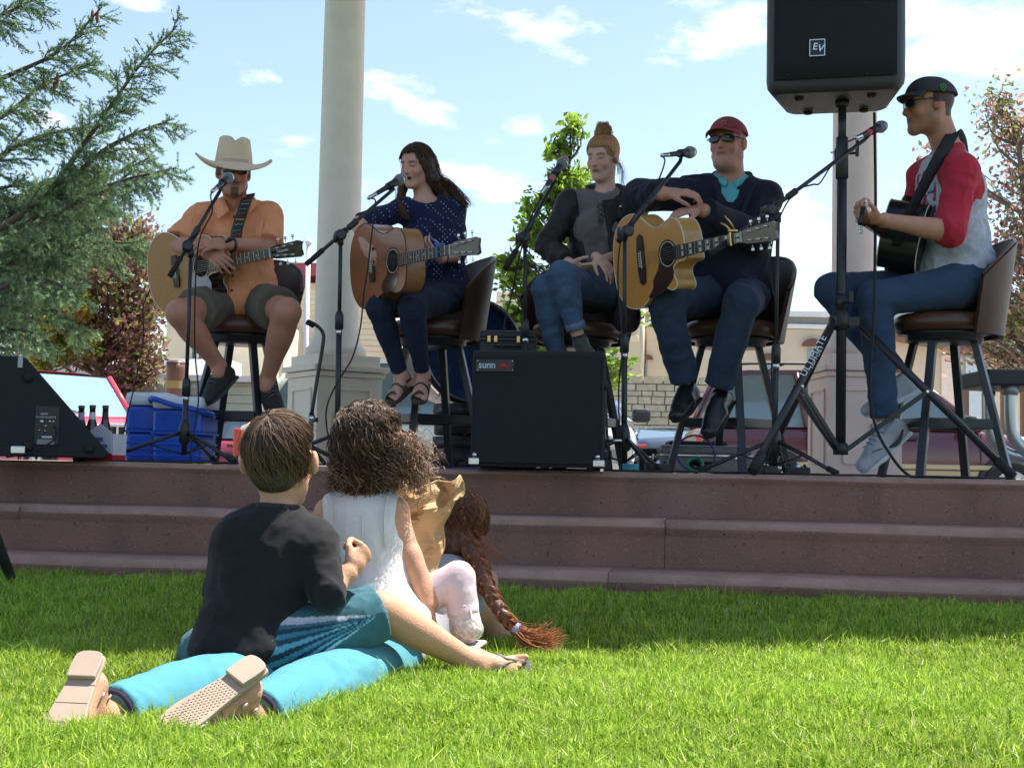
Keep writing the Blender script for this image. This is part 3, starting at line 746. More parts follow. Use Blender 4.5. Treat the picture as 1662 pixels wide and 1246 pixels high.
def vehicle(name, label, cat, loc, rot, L, W, H, belt, hood, cabin, paint, lower=None, wheels=(.9, .9), wr=.36, slant=(.75, .25), rear_h=None, rack=False, tumble=.1, lamp_h=None):
 """x forward from the middle. cabin=(x_rear, x_front) at belt height; slant = run of windscreen / rear glass"""
 v = thing(name, label, cat, loc, rot)
 hl = L/2; zb = .28; rear_h = rear_h or belt
 st = [(-hl, .45, rear_h*.80, .82), (-hl+.06, .34, rear_h*.93, .94), (-hl+.22, zb, rear_h, 1), (cabin[0]+.2, zb, belt, 1), (0, zb, belt, 1), (cabin[1]-.05, zb, belt, 1), (cabin[1]+.12, zb, hood+.03, 1),
          (hl-.45, zb, hood-.02, .985), (hl-.16, .3, hood-.08, .95), (hl-.04, .38, hood-.2, .9), (hl, .45, hood-.32, .86)]
 hw = W/2; rings = []
 for (x, a, b, w) in st:
  h = b-a; w = w*hw
  ring = [(-.80*w, a), (-.95*w, a+.06*h), (-1.0*w, a+.35*h), (-1.0*w, a+.62*h), (-.97*w, a+.86*h), (-.90*w, b-.02), (-.78*w, b), (-.3*w, b+.025), (.3*w, b+.025), (.78*w, b), (.90*w, b-.02), (.97*w, a+.86*h), (1.0*w, a+.62*h), (1.0*w, a+.35*h), (.95*w, a+.06*h), (.80*w, a)]
  rings.append([Vector((x, y, z)) for y, z in ring])
 m = MB(); n = 16
 V = [p for r_ in rings for p in r_]; F = []; mi = []
 for i in range(len(rings)-1):
  for k in range(n):
   F.append((i*n+k, (i+1)*n+k, (i+1)*n+(k+1) % n, i*n+(k+1) % n)); mi.append(1 if (lower and k in (0, 1, 13, 14, 15)) else 0)
 F += [tuple(reversed(range(n))), tuple((len(rings)-1)*n+k for k in range(n))]; mi += [0, 0]
 m.add(V, F, True); body = m.ob('body', [paint]+([lower] if lower else []), v)
 if lower: body.data.polygons.foreach_set('material_index', mi)
 md = body.modifiers.new('e', 'EDGE_SPLIT'); md.split_angle = R_(42)
 cr, cf = cabin; w1, w2 = hw*.955, hw*(.955-tumble); zr = H; sf, sr = slant
 bz = belt-.01
 def sec(x, z, w, c=0): return [Vector((x, -w, z)), Vector((x, -w*.5, z+c)), Vector((x, w*.5, z+c)), Vector((x, w, z))]
 roof = MB(); ys = [(cf-sf, zr-.03), (cf-sf-.25, zr), ((cf-sf+cr+sr)/2, zr+.015), (cr+sr+.2, zr), (cr+sr, zr-.03)]
 roof.grid([sec(x, z, w2, .025) for x, z in ys], True)
 for s in (-1, 1):
  roof.grid([[Vector((x, s*w2, z)), Vector((x, s*(w2+.012), z-.05))] for x, z in ys], True, s > 0)
 def pil(a, b, r=.04): roof.tube([a, b], r, 6)
 for s in (-1, 1):
  pil((cf, s*w1, bz), (cf-sf, s*w2, zr-.03)); pil((cr, s*w1, bz), (cr+sr, s*w2, zr-.03), .05)
  for fx in (.36, .68):
   xb = cr+(cf-cr)*fx; xt = (cr+sr)+((cf-sf)-(cr+sr))*fx; pil((xb, s*w1, bz), (xt, s*w2, zr-.03), .035)
 roof.ob('roof', paint, v)
 def gl(nm, q, mt): MB().add(q, [(0, 1, 2, 3)]).ob(nm, mt, v)
 i = .015
 gl('windscreen', [Vector((cf-i, -w1+.03, bz)), Vector((cf-i, w1-.03, bz)), Vector((cf-sf-i, w2-.02, zr-.03)), Vector((cf-sf-i, -w2+.02, zr-.03))], GLW)
 gl('rear_window', [Vector((cr+i, w1-.03, bz)), Vector((cr+i, -w1+.03, bz)), Vector((cr+sr+i, -w2+.02, zr-.03)), Vector((cr+sr+i, w2-.02, zr-.03))], GL)
 fx = [0, .36, .68, 1]
 for s in (-1, 1):
  for k in range(3):
   xb0, xb1 = cr+(cf-cr)*fx[k]+.03, cr+(cf-cr)*fx[k+1]-.03
   xt0, xt1 = [(cr+sr)+((cf-sf)-(cr+sr))*t+d for t, d in ((fx[k], .03), (fx[k+1], -.03))]
   q = [Vector((xb0, s*(w1-i), bz)), Vector((xb1, s*(w1-i), bz)), Vector((xt1, s*(w2-i), zr-.03)), Vector((xt0, s*(w2-i), zr-.03))]
   gl('side_window', q if s < 0 else q[::-1], GL)
  for xd in (cr+(cf-cr)*.36, cr+(cf-cr)*.68, cf-.02):
   MB().box((xd, s*(hw+.0), (zb+belt)/2+.05), (.012, .02, belt-zb-.22)).ob('door_seam', BLKP, v)
  for xd in (cr+(cf-cr)*.42, cr+(cf-cr)*.74):
   MB().box((xd, s*(hw+.012), belt-.12), (.17, .03, .035), None, .01).ob('door_handle', BLKP, v)
  MB().box((0, s*(hw+.008), zb+.33), (L*.62, .03, .06), None, .01).ob('side_moulding', BLKP if not lower else lower, v)
  MB().box((cf-.18, s*(hw+.10), belt+.09), (.12, .2, .15), None, .04).ob('mirror', BLKP, v)
 ax = (hl-wheels[0], -hl+wheels[1])
 for xw in ax:
  for s in (-1, 1):
   Mw = Matrix.Rotation(R_(90*-s), 3, 'X'); c0 = Vector((xw, s*(hw-.12), wr))
   MB().lathe([(wr+.075, .0), (wr+.075, .128), (wr+.04, .135), (0, .135)], c0, Mw, 28).ob('wheel_arch', BLKP, v)
   wp = MB().lathe([(wr*.62, .0), (wr*.95, .0), (wr, .04), (wr, .15), (wr*.94, .185), (wr*.64, .18), (wr*.6, .13)], c0, Mw, 28).ob('wheel', TYR, v)
   rb = MB().lathe([(wr*.6, .13), (wr*.62, .175), (wr*.55, .17), (wr*.5, .14)], c0, Mw, 24)
   rb.lathe([(0, .17), (.07, .165), (.08, .13)], c0, Mw, 12)
   for k in range(6):
    a = k*math.pi/3; d = Vector((math.cos(a), math.sin(a), 0))
    Ms = Mw @ rz(a); rb.box(c0+Mw @ (d*wr*.31+Vector((0, 0, .15))), (wr*.52, .075, .03), Ms, .006)
   rb.ob('rim', RIM, wp)
 z0 = lamp_h or hood-.22
 MB().box((hl-.035, 0, z0-.02), (.07, W*.42, .2), None, .02).ob('grille', BLKP, v)
 gb = MB()
 for k in range(7): gb.box((hl+.0, -W*.19+k*W*.063, z0-.02), (.06, .035, .2), None, .008)
 gb.box((hl-.0, 0, z0+.09), (.07, W*.44, .04), None, .01); gb.box((hl-.0, 0, z0-.13), (.07, W*.44, .03), None, .01)
 gb.ob('grille_surround', CHR, v)
 for s in (-1, 1):
  MB().box((hl-.07, s*W*.335, z0), (.12, W*.17, .17), None, .03).ob('headlight', LAMP, v)
  MB().box((-hl+.04, s*W*.44, rear_h*.72), (.1, W*.1, .34), None, .02).ob('tail_light', REDL, v)
 MB().box((hl-.0, 0, .52), (.16, W*.93, .16), None, .04).ob('bumper', CHR, v)
 MB().box((-hl+.0, 0, .52), (.16, W*.93, .17), None, .04).ob('bumper', lower or BLKP, v)
 for s in (-1, 1):
  MB().tube([(cf-.02, s*.1, belt+.02), (cf-.12, s*.1-.45, belt+.12)], .008, 5).ob('wiper', BLKP, v)
 if rack:
  for s in (-1, 1):
   rk = MB().tube(crom([(cr+sr+.1, s*w2*.85, zr+.01), (cr+sr+.25, s*w2*.85, zr+.09), (cf-sf-.35, s*w2*.85, zr+.09), (cf-sf-.2, s*w2*.85, zr+.01)], 5), .018, 6)
   rk.ob('roof_rail', BLKP, v)
  for t in (.3, .75):
   xr = cr+sr+(cf-sf-cr-sr)*t; MB().tube([(xr, -w2*.85, zr+.09), (xr, w2*.85, zr+.09)], .014, 6).ob('cross_bar', BLKP, v)
 return v
def carpaint(nm, c): return mat(nm, c, rough=.28, coat=1, var=.05, vs=1.5)
p = at(205, 700, 16.2)
vehicle('parked_suv', 'bright red off-road vehicle facing right with sky in its windscreen, behind the left floor monitor', 'car', (at(80, 700, 20.5).x, 20.5, 0), R_(-42), 4.4, 1.85, 1.78, 1.14, 1.1, (-2.0, .85), carpaint('red_paint', (.75, .05, .08)), wheels=(.8, .85), slant=(.55, .2), rack=False)
p0 = at(1131, 700, 17)
vehicle('parked_suv', 'burgundy and tan two-tone wagon with roof rails parked behind the speaker stand', 'car', (p0.x+2.4, 17.9, 0), 0, 4.8, 1.8, 1.78, 1.08, 1.02, (-2.25, 1.15), carpaint('burgundy_paint', (.10, .014, .022)), lower=carpaint('tan_paint', (.46, .38, .2)), wheels=(.9, 1.0), slant=(.85, .3), rack=True)
p0 = at(377, 700, 16.4)
vehicle('parked_van', 'pale cream minivan parked side-on behind the left column and the singer', 'van', (p0.x+2.42, 17.3, 0), 0, 4.8, 1.85, 1.76, 1.02, .98, (-2.15, 1.3), carpaint('cream_paint', (.76, .73, .56)), wheels=(.95, 1.0), slant=(.9, .45))
p0 = at(372, 720, 22)
vehicle('parked_car', 'small dark red car with open looking bonnet glimpsed under the first bar stool', 'car', (p0.x, 22.4, 0), R_(200), 3.9, 1.65, 1.30, .88, .86, (-1.4, .7), carpaint('dark_red_paint', (.3, .03, .06)), wheels=(.75, .75), wr=.3, slant=(.6, .6))
p0 = at(1092, 720, 21)
vehicle('parked_car', 'dark blue car with pale roof seen between the stone wall and the metal case', 'car', (p0.x+.2, 22.2, 0), R_(90), 4.2, 1.75, 1.16, .98, .95, (-1.7, .9), carpaint('navy_paint', (.03, .05, .09)), wheels=(.8, .8), wr=.32, slant=(.6, .5))
p0 = at(1025, 700, 13.2)
tk = vehicle('parked_truck', 'dark pickup nose with a silver tube brush guard between the two middle stools', 'pickup truck', (p0.x-.55, 15.6, 0), R_(-90), 4.0, 1.4, 1.12, 1.0, .98, (-.8, .9), carpaint('silver_paint', (.35, .36, .36)), wheels=(.8, .9), slant=(.5, .2))
tg = MB()
for s in (-1, 1):
 tg.tube([(2.1, s*.55, .45), (2.2, s*.55, .75), (2.2, s*.42, 1.12), (2.05, s*.42, 1.15)], .035, 8)
for z in (.75, .95, 1.12): tg.tube([(2.2, -.52, z), (2.2, .52, z)], .03, 8)
tg.ob('brush_guard', CHR, tk)
# ================================================================== VEGETATION
def leafmesh(P, size, cols, D=None, asp=.55, droop=.2):
 """P (n,3) leaf positions -> folded diamond leaves (2 tris each)"""
 n = len(P); r = RNG.normal(size=(n, 3)).astype(np.float32)
 if D is not None: r = r*.6+D
 r[:, 2] -= droop; r /= np.linalg.norm(r, axis=1, keepdims=True)+1e-9
 s = np.cross(r, RNG.normal(size=(n, 3))); s /= np.linalg.norm(s, axis=1, keepdims=True)+1e-9
 sz = (size*(.6+.8*RNG.random(n)))[:, None]
 nn = np.cross(r, s)
 V = np.stack([P, P+r*sz*.45+s*sz*asp*.5+nn*sz*.1, P+r*sz, P+r*sz*.45-s*sz*asp*.5+nn*sz*.1], 1).reshape(-1, 3)
 b = np.arange(n)*4
 return V, np.stack([b, b+1, b+2, b+3], 1), np.repeat(cols, 4, 0)
def limbs(mb, lines, r0, r1):
 for l in lines: mb.tube(l, list(np.linspace(r0, r1, len(l))), 5, caps=False)
def broadleaf(name, label, cat, trunk, blobs, ntw, lpt, size, palette, bark, trans=.4, group=None, spread=.10, tr=.05, leafname='leaves', upright=0):
 """trunk: list of world points; blobs: (centre, (rx,ry,rz), weight) where twigs end"""
 t = thing(name, label, cat, trunk[0], 0, group)
 mb = MB(); tp = crom(trunk, 6); mb.tube(tp, list(np.linspace(tr, tr*.3, len(tp))), 8)
 w = np.array([b[2] for b in blobs], float); w /= w.sum()
 P = []; D = []; shade = []
 br = MB()
 for i in range(ntw):
  b = blobs[RNG.choice(len(blobs), p=w)]
  d = RNG.normal(size=3); d /= np.linalg.norm(d); d *= RNG.random()**.45
  e = Vector(b[0])+Vector((d[0]*b[1][0], d[1]*b[1][1], d[2]*b[1][2]))
  hd = min(math.hypot(e.x-q.x, e.y-q.y) for q in tp)
  s = min(tp[2:], key=lambda q: abs(q.z-(e.z-.55*hd-.12))); mid = s.lerp(e, .5)+Vector((0, 0, -.06+upright*.1))+Vector(RNG.normal(size=3)*.05)
  ln = crom([s, mid, e], 4)
  if i % 3 == 0: br.tube(ln, list(np.linspace(tr*.28, .004, len(ln))), 5, caps=False)
  else: br.tube(ln[3:], list(np.linspace(.007, .003, len(ln)-3)), 3, caps=False)
  lp = ln[5:]; tw = RNG.random()
  tdir = np.array((lp[-1]-lp[0]).normalized())
  for _ in range(lpt):
   u = RNG.random()**.7; q = lp[0].lerp(lp[-1], u)
   P.append(np.array(q)+RNG.normal(size=3)*spread*(.35+.65*(1-u*.5))); D.append(tdir*.8); shade.append(tw)
 P = np.array(P, np.float32); D = np.array(D, np.float32); shade = np.array(shade)
 pal = np.array(palette, np.float32)
 ci = np.clip((shade*.7+RNG.random(len(P))*.45)*len(pal), 0, len(pal)-1).astype(int)
 cols = pal[ci]*(.75+.5*RNG.random((len(P), 1)))
 V, F, c = leafmesh(P, size, cols, D)
 mb.ob('trunk', bark, t, True); br.ob('branch', bark, t, True)
 link(leafname, mesh_np(V, F, False, c), mat('leaf_'+name+str(trans), (0, 0, 0), rough=.5, var=0, attr=True, trans=trans, spec=.3), t, True, kind='stuff')
 return t
BARK = mat('bark', (.09, .065, .05), rough=.95, var=.3, vs=20, bump=.6, bs=40, stretch=(1, 1, .3))
GBARK = mat('grey_bark', (.2, .17, .14), rough=.95, var=.3, vs=20, bump=.5, bs=40)
def B(px, py, Y, rx, ry, w=1, ry_d=None):
 c = at(px, py, Y); s = Y/FPX; return (tuple(c), (rx*s, (ry_d or rx)*s, ry*s), w)
Y = 9.6
broadleaf('young_tree', 'young tree with bright heart shaped green leaves behind the woman in the black jacket', 'tree',
 [(at(905, 760, Y).x, Y, STAGE-.45), at(900, 600, Y), at(905, 420, Y), at(925, 260, Y)],
 [B(932, 205, Y, 14, 22, .35), B(905, 245, Y, 22, 22, .35), B(930, 300, Y, 42, 40, 1.2), B(880, 330, Y, 34, 25, .5), B(860, 375, Y, 42, 35, .9), B(925, 390, Y, 55, 50, 1.6), B(830, 440, Y, 38, 36, .8),
     B(880, 480, Y, 65, 50, 1.8), B(835, 530, Y, 45, 50, 1.2), B(930, 560, Y, 75, 45, 1.8), B(1005, 590, Y, 35, 32, .7), B(1035, 500, Y, 22, 18, .2), B(812, 425, Y, 16, 14, .2)],
 430, 13, .058, [(.10, .2, .03), (.18, .32, .04), (.28, .44, .06), (.38, .52, .08)], BARK, .5, spread=.035, tr=.03, upright=1)
Y = 24.5
broadleaf('plum_tree', 'purple leaved plum tree with drooping branches between the spruce and the man in the hat', 'tree',
 [(at(150, 760, Y).x, Y, 0), at(150, 640, Y), at(175, 560, Y), at(200, 450, Y)],
 [B(120, 320, Y, 70, 55, .8), B(215, 380, Y, 45, 35, .8), B(190, 440, Y, 75, 50, 1.4), B(225, 500, Y, 48, 60, 1.5), B(180, 540, Y, 80, 45, 1.5), B(232, 590, Y, 42, 60, 1.3), B(195, 625, Y, 30, 28, .7), B(110, 470, Y, 60, 70, 1.1), B(110, 545, Y, 60, 25, .8), B(60, 520, Y, 60, 40, .8), B(60, 400, Y, 60, 80, .6)],
 480, 26, .12, [(.13, .05, .06), (.20, .09, .085), (.28, .15, .12), (.32, .28, .09), (.42, .27, .21), (.18, .24, .06)], GBARK, .4, spread=.17, tr=.12)
Y = 23.8
broadleaf('golden_shrub', 'yellow green shrub in front of the plum tree beside the red vehicle', 'shrub',
 [(at(70, 760, Y).x, Y, 0), at(75, 640, Y), at(90, 540, Y)],
 [B(60, 570, Y, 26, 22, .8), B(120, 490, Y, 34, 16, .8), B(85, 520, Y, 50, 30, .7), B(85, 565, Y, 30, 25, .6), B(150, 555, Y, 30, 12, .3)],
 110, 22, .105, [(.12, .2, .02), (.24, .32, .03), (.36, .38, .04), (.42, .30, .05)], GBARK, .45, spread=.09, tr=.05)
Y = 13.0
broadleaf('plum_tree', 'airy bronze and pink leaved plum tree rising behind the man in the raglan shirt', 'tree',
 [(at(1700, 760, Y).x, Y, 0), at(1690, 600, Y), at(1672, 420, Y), at(1650, 200, Y)],
 [B(1610, 175, Y, 22, 30, .35), B(1640, 215, Y, 40, 45, .8), B(1655, 300, Y, 60, 50, 1.2), B(1650, 400, Y, 60, 60, 1.7), B(1640, 500, Y, 65, 60, 2.0), B(1650, 570, Y, 62, 45, 1.7), B(1560, 540, Y, 55, 35, .7), B(1520, 525, Y, 35, 18, .3), B(1598, 160, Y, 12, 30, .15), B(1495, 240, Y, 22, 10, .07), B(1700, 330, Y, 60, 200, 1.5)],
 310, 19, .058, [(.24, .09, .10), (.38, .17, .15), (.5, .28, .22), (.5, .36, .26), (.34, .32, .13), (.2, .26, .07)], GBARK, .45, spread=.12, tr=.07, upright=1)
Y = 40
for (px, py, rx, ry) in ((1610, 545, 60, 32), (1520, 560, 45, 18), (1690, 540, 60, 45)):
 broadleaf('far_tree', {1610: 'distant yellow green tree beyond the warehouse roof', 1520: 'low distant green tree left of the bronze plum tree', 1690: 'distant green tree at the right edge behind the plum tree'}[px], 'tree',
  [(at(px, 760, Y).x, Y, 0), at(px, 640, Y), at(px, py, Y)], [B(px, py, Y, rx, ry, 1)], 120, 18, .28, [(.06, .1, .025), (.11, .17, .035), (.17, .24, .05)], GBARK, .3, spread=.35, tr=.15)
def spruce():
 Y0 = 10.2; base = at(-215, 700, Y0)
 t = thing('spruce_tree', 'blue green spruce with long ragged boughs reaching in from the left edge', 'tree', (base.x, Y0, 0))
 tp = [(base.x, Y0, 0), (base.x, Y0, 3.5), (base.x, Y0, 7.5)]
 MB().tube(tp, [.17, .12, .05], 10).ob('trunk', BARK, t, True)
 B_ = [
  ([(-215, 210), (-60, 150), (20, 120), (100, 80), (165, 12)], 10.2, 10.0, .22, .9),
  ([(-215, 90), (-80, 40), (0, 25), (70, -10)], 10.2, 10.3, .3, 1),
  ([(-215, 260), (-60, 215), (10, 185), (75, 135), (150, 105)], 10.3, 10.6, .24, 1),
  ([(-215, 340), (-60, 300), (20, 240), (90, 215), (148, 205)], 10.1, 10.2, .26, 1),
  ([(-215, 440), (-60, 400), (60, 330), (135, 235), (185, 165), (228, 105), (284, 46)], 10.2, 9.7, .29, 1.2),
  ([(-215, 430), (-50, 380), (70, 320), (170, 290), (245, 255)], 10.5, 10.7, .26, 1.0),
  ([(-215, 450), (-50, 410), (60, 350), (160, 250), (250, 205), (283, 201)], 10.2, 9.9, .24, .9),
  ([(-215, 470), (-60, 420), (70, 360), (180, 300), (278, 274)], 10.0, 9.6, .26, 1.1),
  ([(-215, 560), (-60, 500), (40, 440), (150, 395), (245, 400)], 10.3, 10.3, .30, 1.3),
  ([(-215, 550), (-60, 480), (40, 400), (130, 350), (195, 340)], 10.6, 10.9, .30, 1.1),
  ([(-215, 620), (-60, 545), (0, 470), (70, 455), (115, 470)], 9.8, 9.4, .32, 1.3),
  ([(-215, 600), (-60, 525), (10, 430), (60, 420), (110, 425)], 10.1, 10.0, .34, 1.2),
  ([(-215, 690), (-60, 600), (0, 540), (45, 538), (68, 552)], 9.6, 9.2, .22, 1.2),
  ([(-215, 640), (-60, 570), (20, 500), (80, 500), (130, 530)], 10.3, 10.2, .30, 1.2),
  ([(-215, 400), (-100, 350), (-20, 310), (50, 300)], 10.4, 10.5, .35, 1.1),
  ([(-215, 520), (-80, 440), (0, 350), (60, 300), (120, 280)], 10.8, 11.2, .34, 1.2),
  ([(-215, 500), (-80, 470), (20, 380), (90, 375), (150, 360)], 10.5, 10.6, .30, 1.2),
    ]
 wood = MB(); tw = []; tips = []
 for pts, ya, yb, tl, den in B_:
  n = len(pts); L = crom([at(x, y, ya+(yb-ya)*i/(n-1)) for i, (x, y) in enumerate(pts)], 8)
  wood.tube(L, list(np.linspace(.030, .006, len(L))), 6, caps=False)
  cum = [0]
  for i in range(1, len(L)): cum.append(cum[-1]+(L[i]-L[i-1]).length)
  tot = cum[-1]; s = tot*.42; side = 1
  while s < tot:
   i = max(k for k in range(len(cum)) if cum[k] <= s); i = min(i, len(L)-2)
   p = L[i].lerp(L[i+1], (s-cum[i])/max(1e-6, cum[i+1]-cum[i])); d = (L[i+1]-L[i]).normalized()
   u = s/tot; ln = tl*(.35+1.1*math.sin(math.pi*min(1, (1-u)*1.05+.06)))*random.uniform(.6, 1.15)
   lat = d.cross(Vector((0, 0, 1))).normalized()*side
   rr = random.random()
   dirv = (d*.75+lat*random.uniform(.2, .75)+Vector((0, 0, random.uniform(-.8, .15)))).normalized()
   q = [p, p+dirv*ln*.5, p+dirv*ln+Vector((0, 0, -ln*random.uniform(-.1, .35)))]
   wood.tube(q, [.005, .004, .002], 3, caps=False); tw.append((q, ln, u))
   m = max(2, int(ln/.032))
   for j in range(m):
    f = (j+.6)/m; c = q[0].lerp(q[1], f*2) if f < .5 else q[1].lerp(q[2], f*2-1)
    for sd in (-1, 1):
     ll = .12*(1.1-f)*random.uniform(.6, 1.3)+.045
     dd = (dirv*.7+lat.cross(dirv)*sd*random.uniform(-.2, .6)+lat*sd*.4+Vector((random.gauss(0, .25), random.gauss(0, .25), random.gauss(-.22, .25)))).normalized()
     tips.append((c, c+dd*ll))
   tips.append((q[1], q[2])); tips.append((q[0], q[1]))
   side = -side; s += .052/den*random.uniform(.7, 1.4)
  tips.append((L[-3], L[-1]+(L[-1]-L[-3])*.3))
 A = np.array([a for a, b in tips], np.float32); Bb = np.array([b for a, b in tips], np.float32)
 ln = np.linalg.norm(Bb-A, axis=1); cnt = np.maximum(6, (ln*430).astype(int))
 idx = np.repeat(np.arange(len(A)), cnt); n = len(idx); u = RNG.random(n)[:, None]
 D = ((Bb-A)/ln[:, None])[idx]; P = A[idx]*(1-u)+Bb[idx]*u
 r = RNG.normal(size=(n, 3)); r -= D*(r*D).sum(1, keepdims=True); r /= np.linalg.norm(r, axis=1, keepdims=True)
 r[:, 2] += .25
 nd = (D*.75+r*.7); nd /= np.linalg.norm(nd, axis=1, keepdims=True)
 nl = .023*(.7+.6*RNG.random(n))[:, None]; sd = np.cross(nd, RNG.normal(size=(n, 3))); sd /= np.linalg.norm(sd, axis=1, keepdims=True)
 V = np.stack([P-sd*.0027, P+sd*.0027, P+nd*nl], 1).reshape(-1, 3); b = np.arange(n)*3
 g = RNG.random(len(A))[idx][:, None]; new = (RNG.random(len(A)) < .3)[idx][:, None]
 col = np.array([.16, .26, .145])*(.6+.8*g)+np.where(new, np.array([.22, .28, .11]), 0)*u
 print('spruce needles', n)
 wood.ob('branch', BARK, t, True)
 link('needles', mesh_np(V, np.stack([b, b+1, b+2], 1), False, np.repeat(col, 3, 0)), mat('needle', (0, 0, 0), rough=.5, var=0, attr=True, trans=.2, spec=.3), t, True, kind='stuff')
 cm = mat('cone_brown', (.2, .09, .06), rough=.7, var=.3, vs=60, bump=.8, bs=90)
 for (px, py) in ((93, 128), (71, 135), (195, 155), (150, 25), (158, 28), (88, 142)):
  p = at(px, py, 10.0)
  MB().lathe([(0, -.05), (.008, -.045), (.013, -.02), (.014, .0), (.011, .03), (.004, .048), (0, .05)], p, n=8).ob('cone', cm, t, True)
spruce()
# ================================================================== PROPS ON THE STAGE
BLK_ = mat('black_metal', (.022, .023, .025), rough=.42, var=.15, vs=30)
RUB = mat('rubber', (.015, .015, .015), rough=.8, var=.1)
STEEL = mat('bright_steel', (.65, .65, .66), rough=.22, metal=1, var=0)
BRASS = mat('brass', (.6, .42, .15), rough=.25, metal=1, var=0)
FELT = mat('black_carpet', (.022, .026, .029), rough=.95, var=.25, vs=120, bump=.5, bs=300)
GRAP = mat('black_grille', (.014, .017, .019), rough=.8, var=.2, vs=200, bump=.8, bs=500)
def text(body, size, m, par, M, loc, name='lettering', ext=.0006, bold=False, shear=0, sx=1.0, spacing=1.0):
 cu = bpy.data.curves.new('t', 'FONT'); cu.body = body; cu.size = size; cu.extrude = ext; cu.align_x = 'CENTER'; cu.align_y = 'CENTER'
 cu.offset = .018*size if bold else 0; cu.shear = shear; cu.space_character = spacing; cu.resolution_u = 3
 o = bpy.data.objects.new('t', cu); COL.objects.link(o)
 me = bpy.data.meshes.new_from_object(o.evaluated_get(bpy.context.evaluated_depsgraph_get()))
 bpy.data.objects.remove(o)
 me.transform(Matrix.Translation(loc) @ M.to_4x4() @ Matrix.Diagonal((sx, 1, 1, 1)))
 me.materials.clear()
 return link(name, me, m, par, True)
LEATH = mat('brown_leather', (.085, .035, .018), rough=.38, var=.25, vs=12, bump=.15, bs=120, coat=.15)
STW = mat('stool_black_wood', (.02, .022, .025), rough=.35, var=.2, vs=20)
LEATH2 = mat('leather_back', (.052, .021, .011), rough=.5, var=.2, vs=10, bump=.15, bs=120)
SEAT = .715
def make_stool():
 t = thing('bar_stool', 'x', 'bar stool', (0, 0, STAGE), 0, 'bar stools on the stage')
 pr = [(0, SEAT-.085), (.19, SEAT-.085), (.215, SEAT-.07), (.222, SEAT-.045), (.215, SEAT-.02), (.19, SEAT-.004), (.12, SEAT+.004), (0, SEAT+.006)]
 MB().lathe(pr, n=36).ob('seat', LEATH, t)
 MB().lathe([(0, SEAT-.125), (.15, SEAT-.125), (.165, SEAT-.115), (.165, SEAT-.095), (.2, SEAT-.088), (0, SEAT-.087)], n=28).ob('swivel_plate', STW, t)
 P = []; Q = []
 for j in range(9):
  v = j/8; rowo = []; rowi = []
  for i in range(25):
   u = (i/24-.5)*2; a = u*R_(84)
   top = SEAT+.33-.20*abs(u)**2.2
   z = (SEAT-.10)+(top-SEAT+.10)*v
   r = .228+.055*v+.0*abs(u)
   rowo.append(Vector(((r+.022)*math.cos(a), (r+.022)*math.sin(a), z))); rowi.append(Vector((r*math.cos(a), r*math.sin(a), z)))
  P.append(rowo); Q.append(rowi)
 mb = MB(); mb.grid(P, True); mb.grid(Q, True, True)
 mb.grid([P[-1], [ (p+q)/2+Vector((0, 0, .010)) for p, q in zip(P[-1], Q[-1])], Q[-1]], True)
 mb.grid([[r[0] for r in P], [r[0] for r in Q]], True); mb.grid([[r[-1] for r in P], [r[-1] for r in Q]], True, True)
 mb.grid([P[0], Q[0]], False, True)
 mb.ob('backrest', LEATH2, t)
 st = MB()
 for s in (0,):
  ring = [ (p+q)/2+Vector((0, 0, .010)) for p, q in zip(P[-1], Q[-1])]
  st.tube(ring, .006, 6)
 st.ob('piping', LEATH, t)
 for k in range(4):
  a = math.pi/4+k*math.pi/2; d = Vector((math.cos(a), math.sin(a), 0))
  p0 = d*.135+Vector((0, 0, SEAT-.12)); p1 = d*.285
  ax = (p0-p1).normalized(); M = frame(Vector((-d.y, d.x, 0)), z=ax)
  L = (p0-p1).length; b = MB(); V = []
  b.box((p0+p1)/2, (.036, .030, L), M, .003); b.ob('leg', STW, t)
  MB().box(p1+Vector((0, 0, .005)), (.034, .034, .01), rz(a)).ob('glide', RUB, t)
 zr = .235; rr = .135+(.285-.135)*(1-zr/(SEAT-.12))
 for k in range(4):
  a = k*math.pi/2; d = Vector((math.cos(a), math.sin(a), 0)); n = Vector((-d.y, d.x, 0)); w = rr*math.sqrt(2)
  MB().box(d*(rr*.7071)+Vector((0, 0, zr)), (.024, w-.03, .042), rz(a), .003).ob('footrest', STW, t)
 return t
stool0 = make_stool(); stool0.matrix_basis = Matrix.Translation((0, 0, STAGE))
def stool(px, Y, back_deg, label, legs=0, first=[True]):
 """back_deg: direction the backrest points to (0=+x)"""
 p = at(px, 500, Y); loc = (p.x, Y, STAGE)
 if first[0]:
  first[0] = False; stool0.matrix_basis = Matrix.Translation(loc) @ Matrix.Rotation(R_(back_deg), 4, 'Z'); stool0['label'] = label; return stool0
 return dup(stool0, loc, R_(back_deg), label)
stool(393, 6.75, 80, 'brown leather bar stool under the man in the cowboy hat')
stool(704, 6.68, 28, 'brown leather bar stool with tall back under the singer in the dark patterned top')
stool(938, 6.62, 75, 'brown leather bar stool under the woman in the black jacket')
stool(1186, 6.42, 48, 'brown leather bar stool under the man in the red cap')
stool(1532, 5.98, 8, 'brown leather bar stool under the man in the red sleeved shirt')
MICH = mat('mic_grille', (.30, .31, .32), rough=.45, metal=.7, var=.35, vs=400, bump=.8, bs=700)
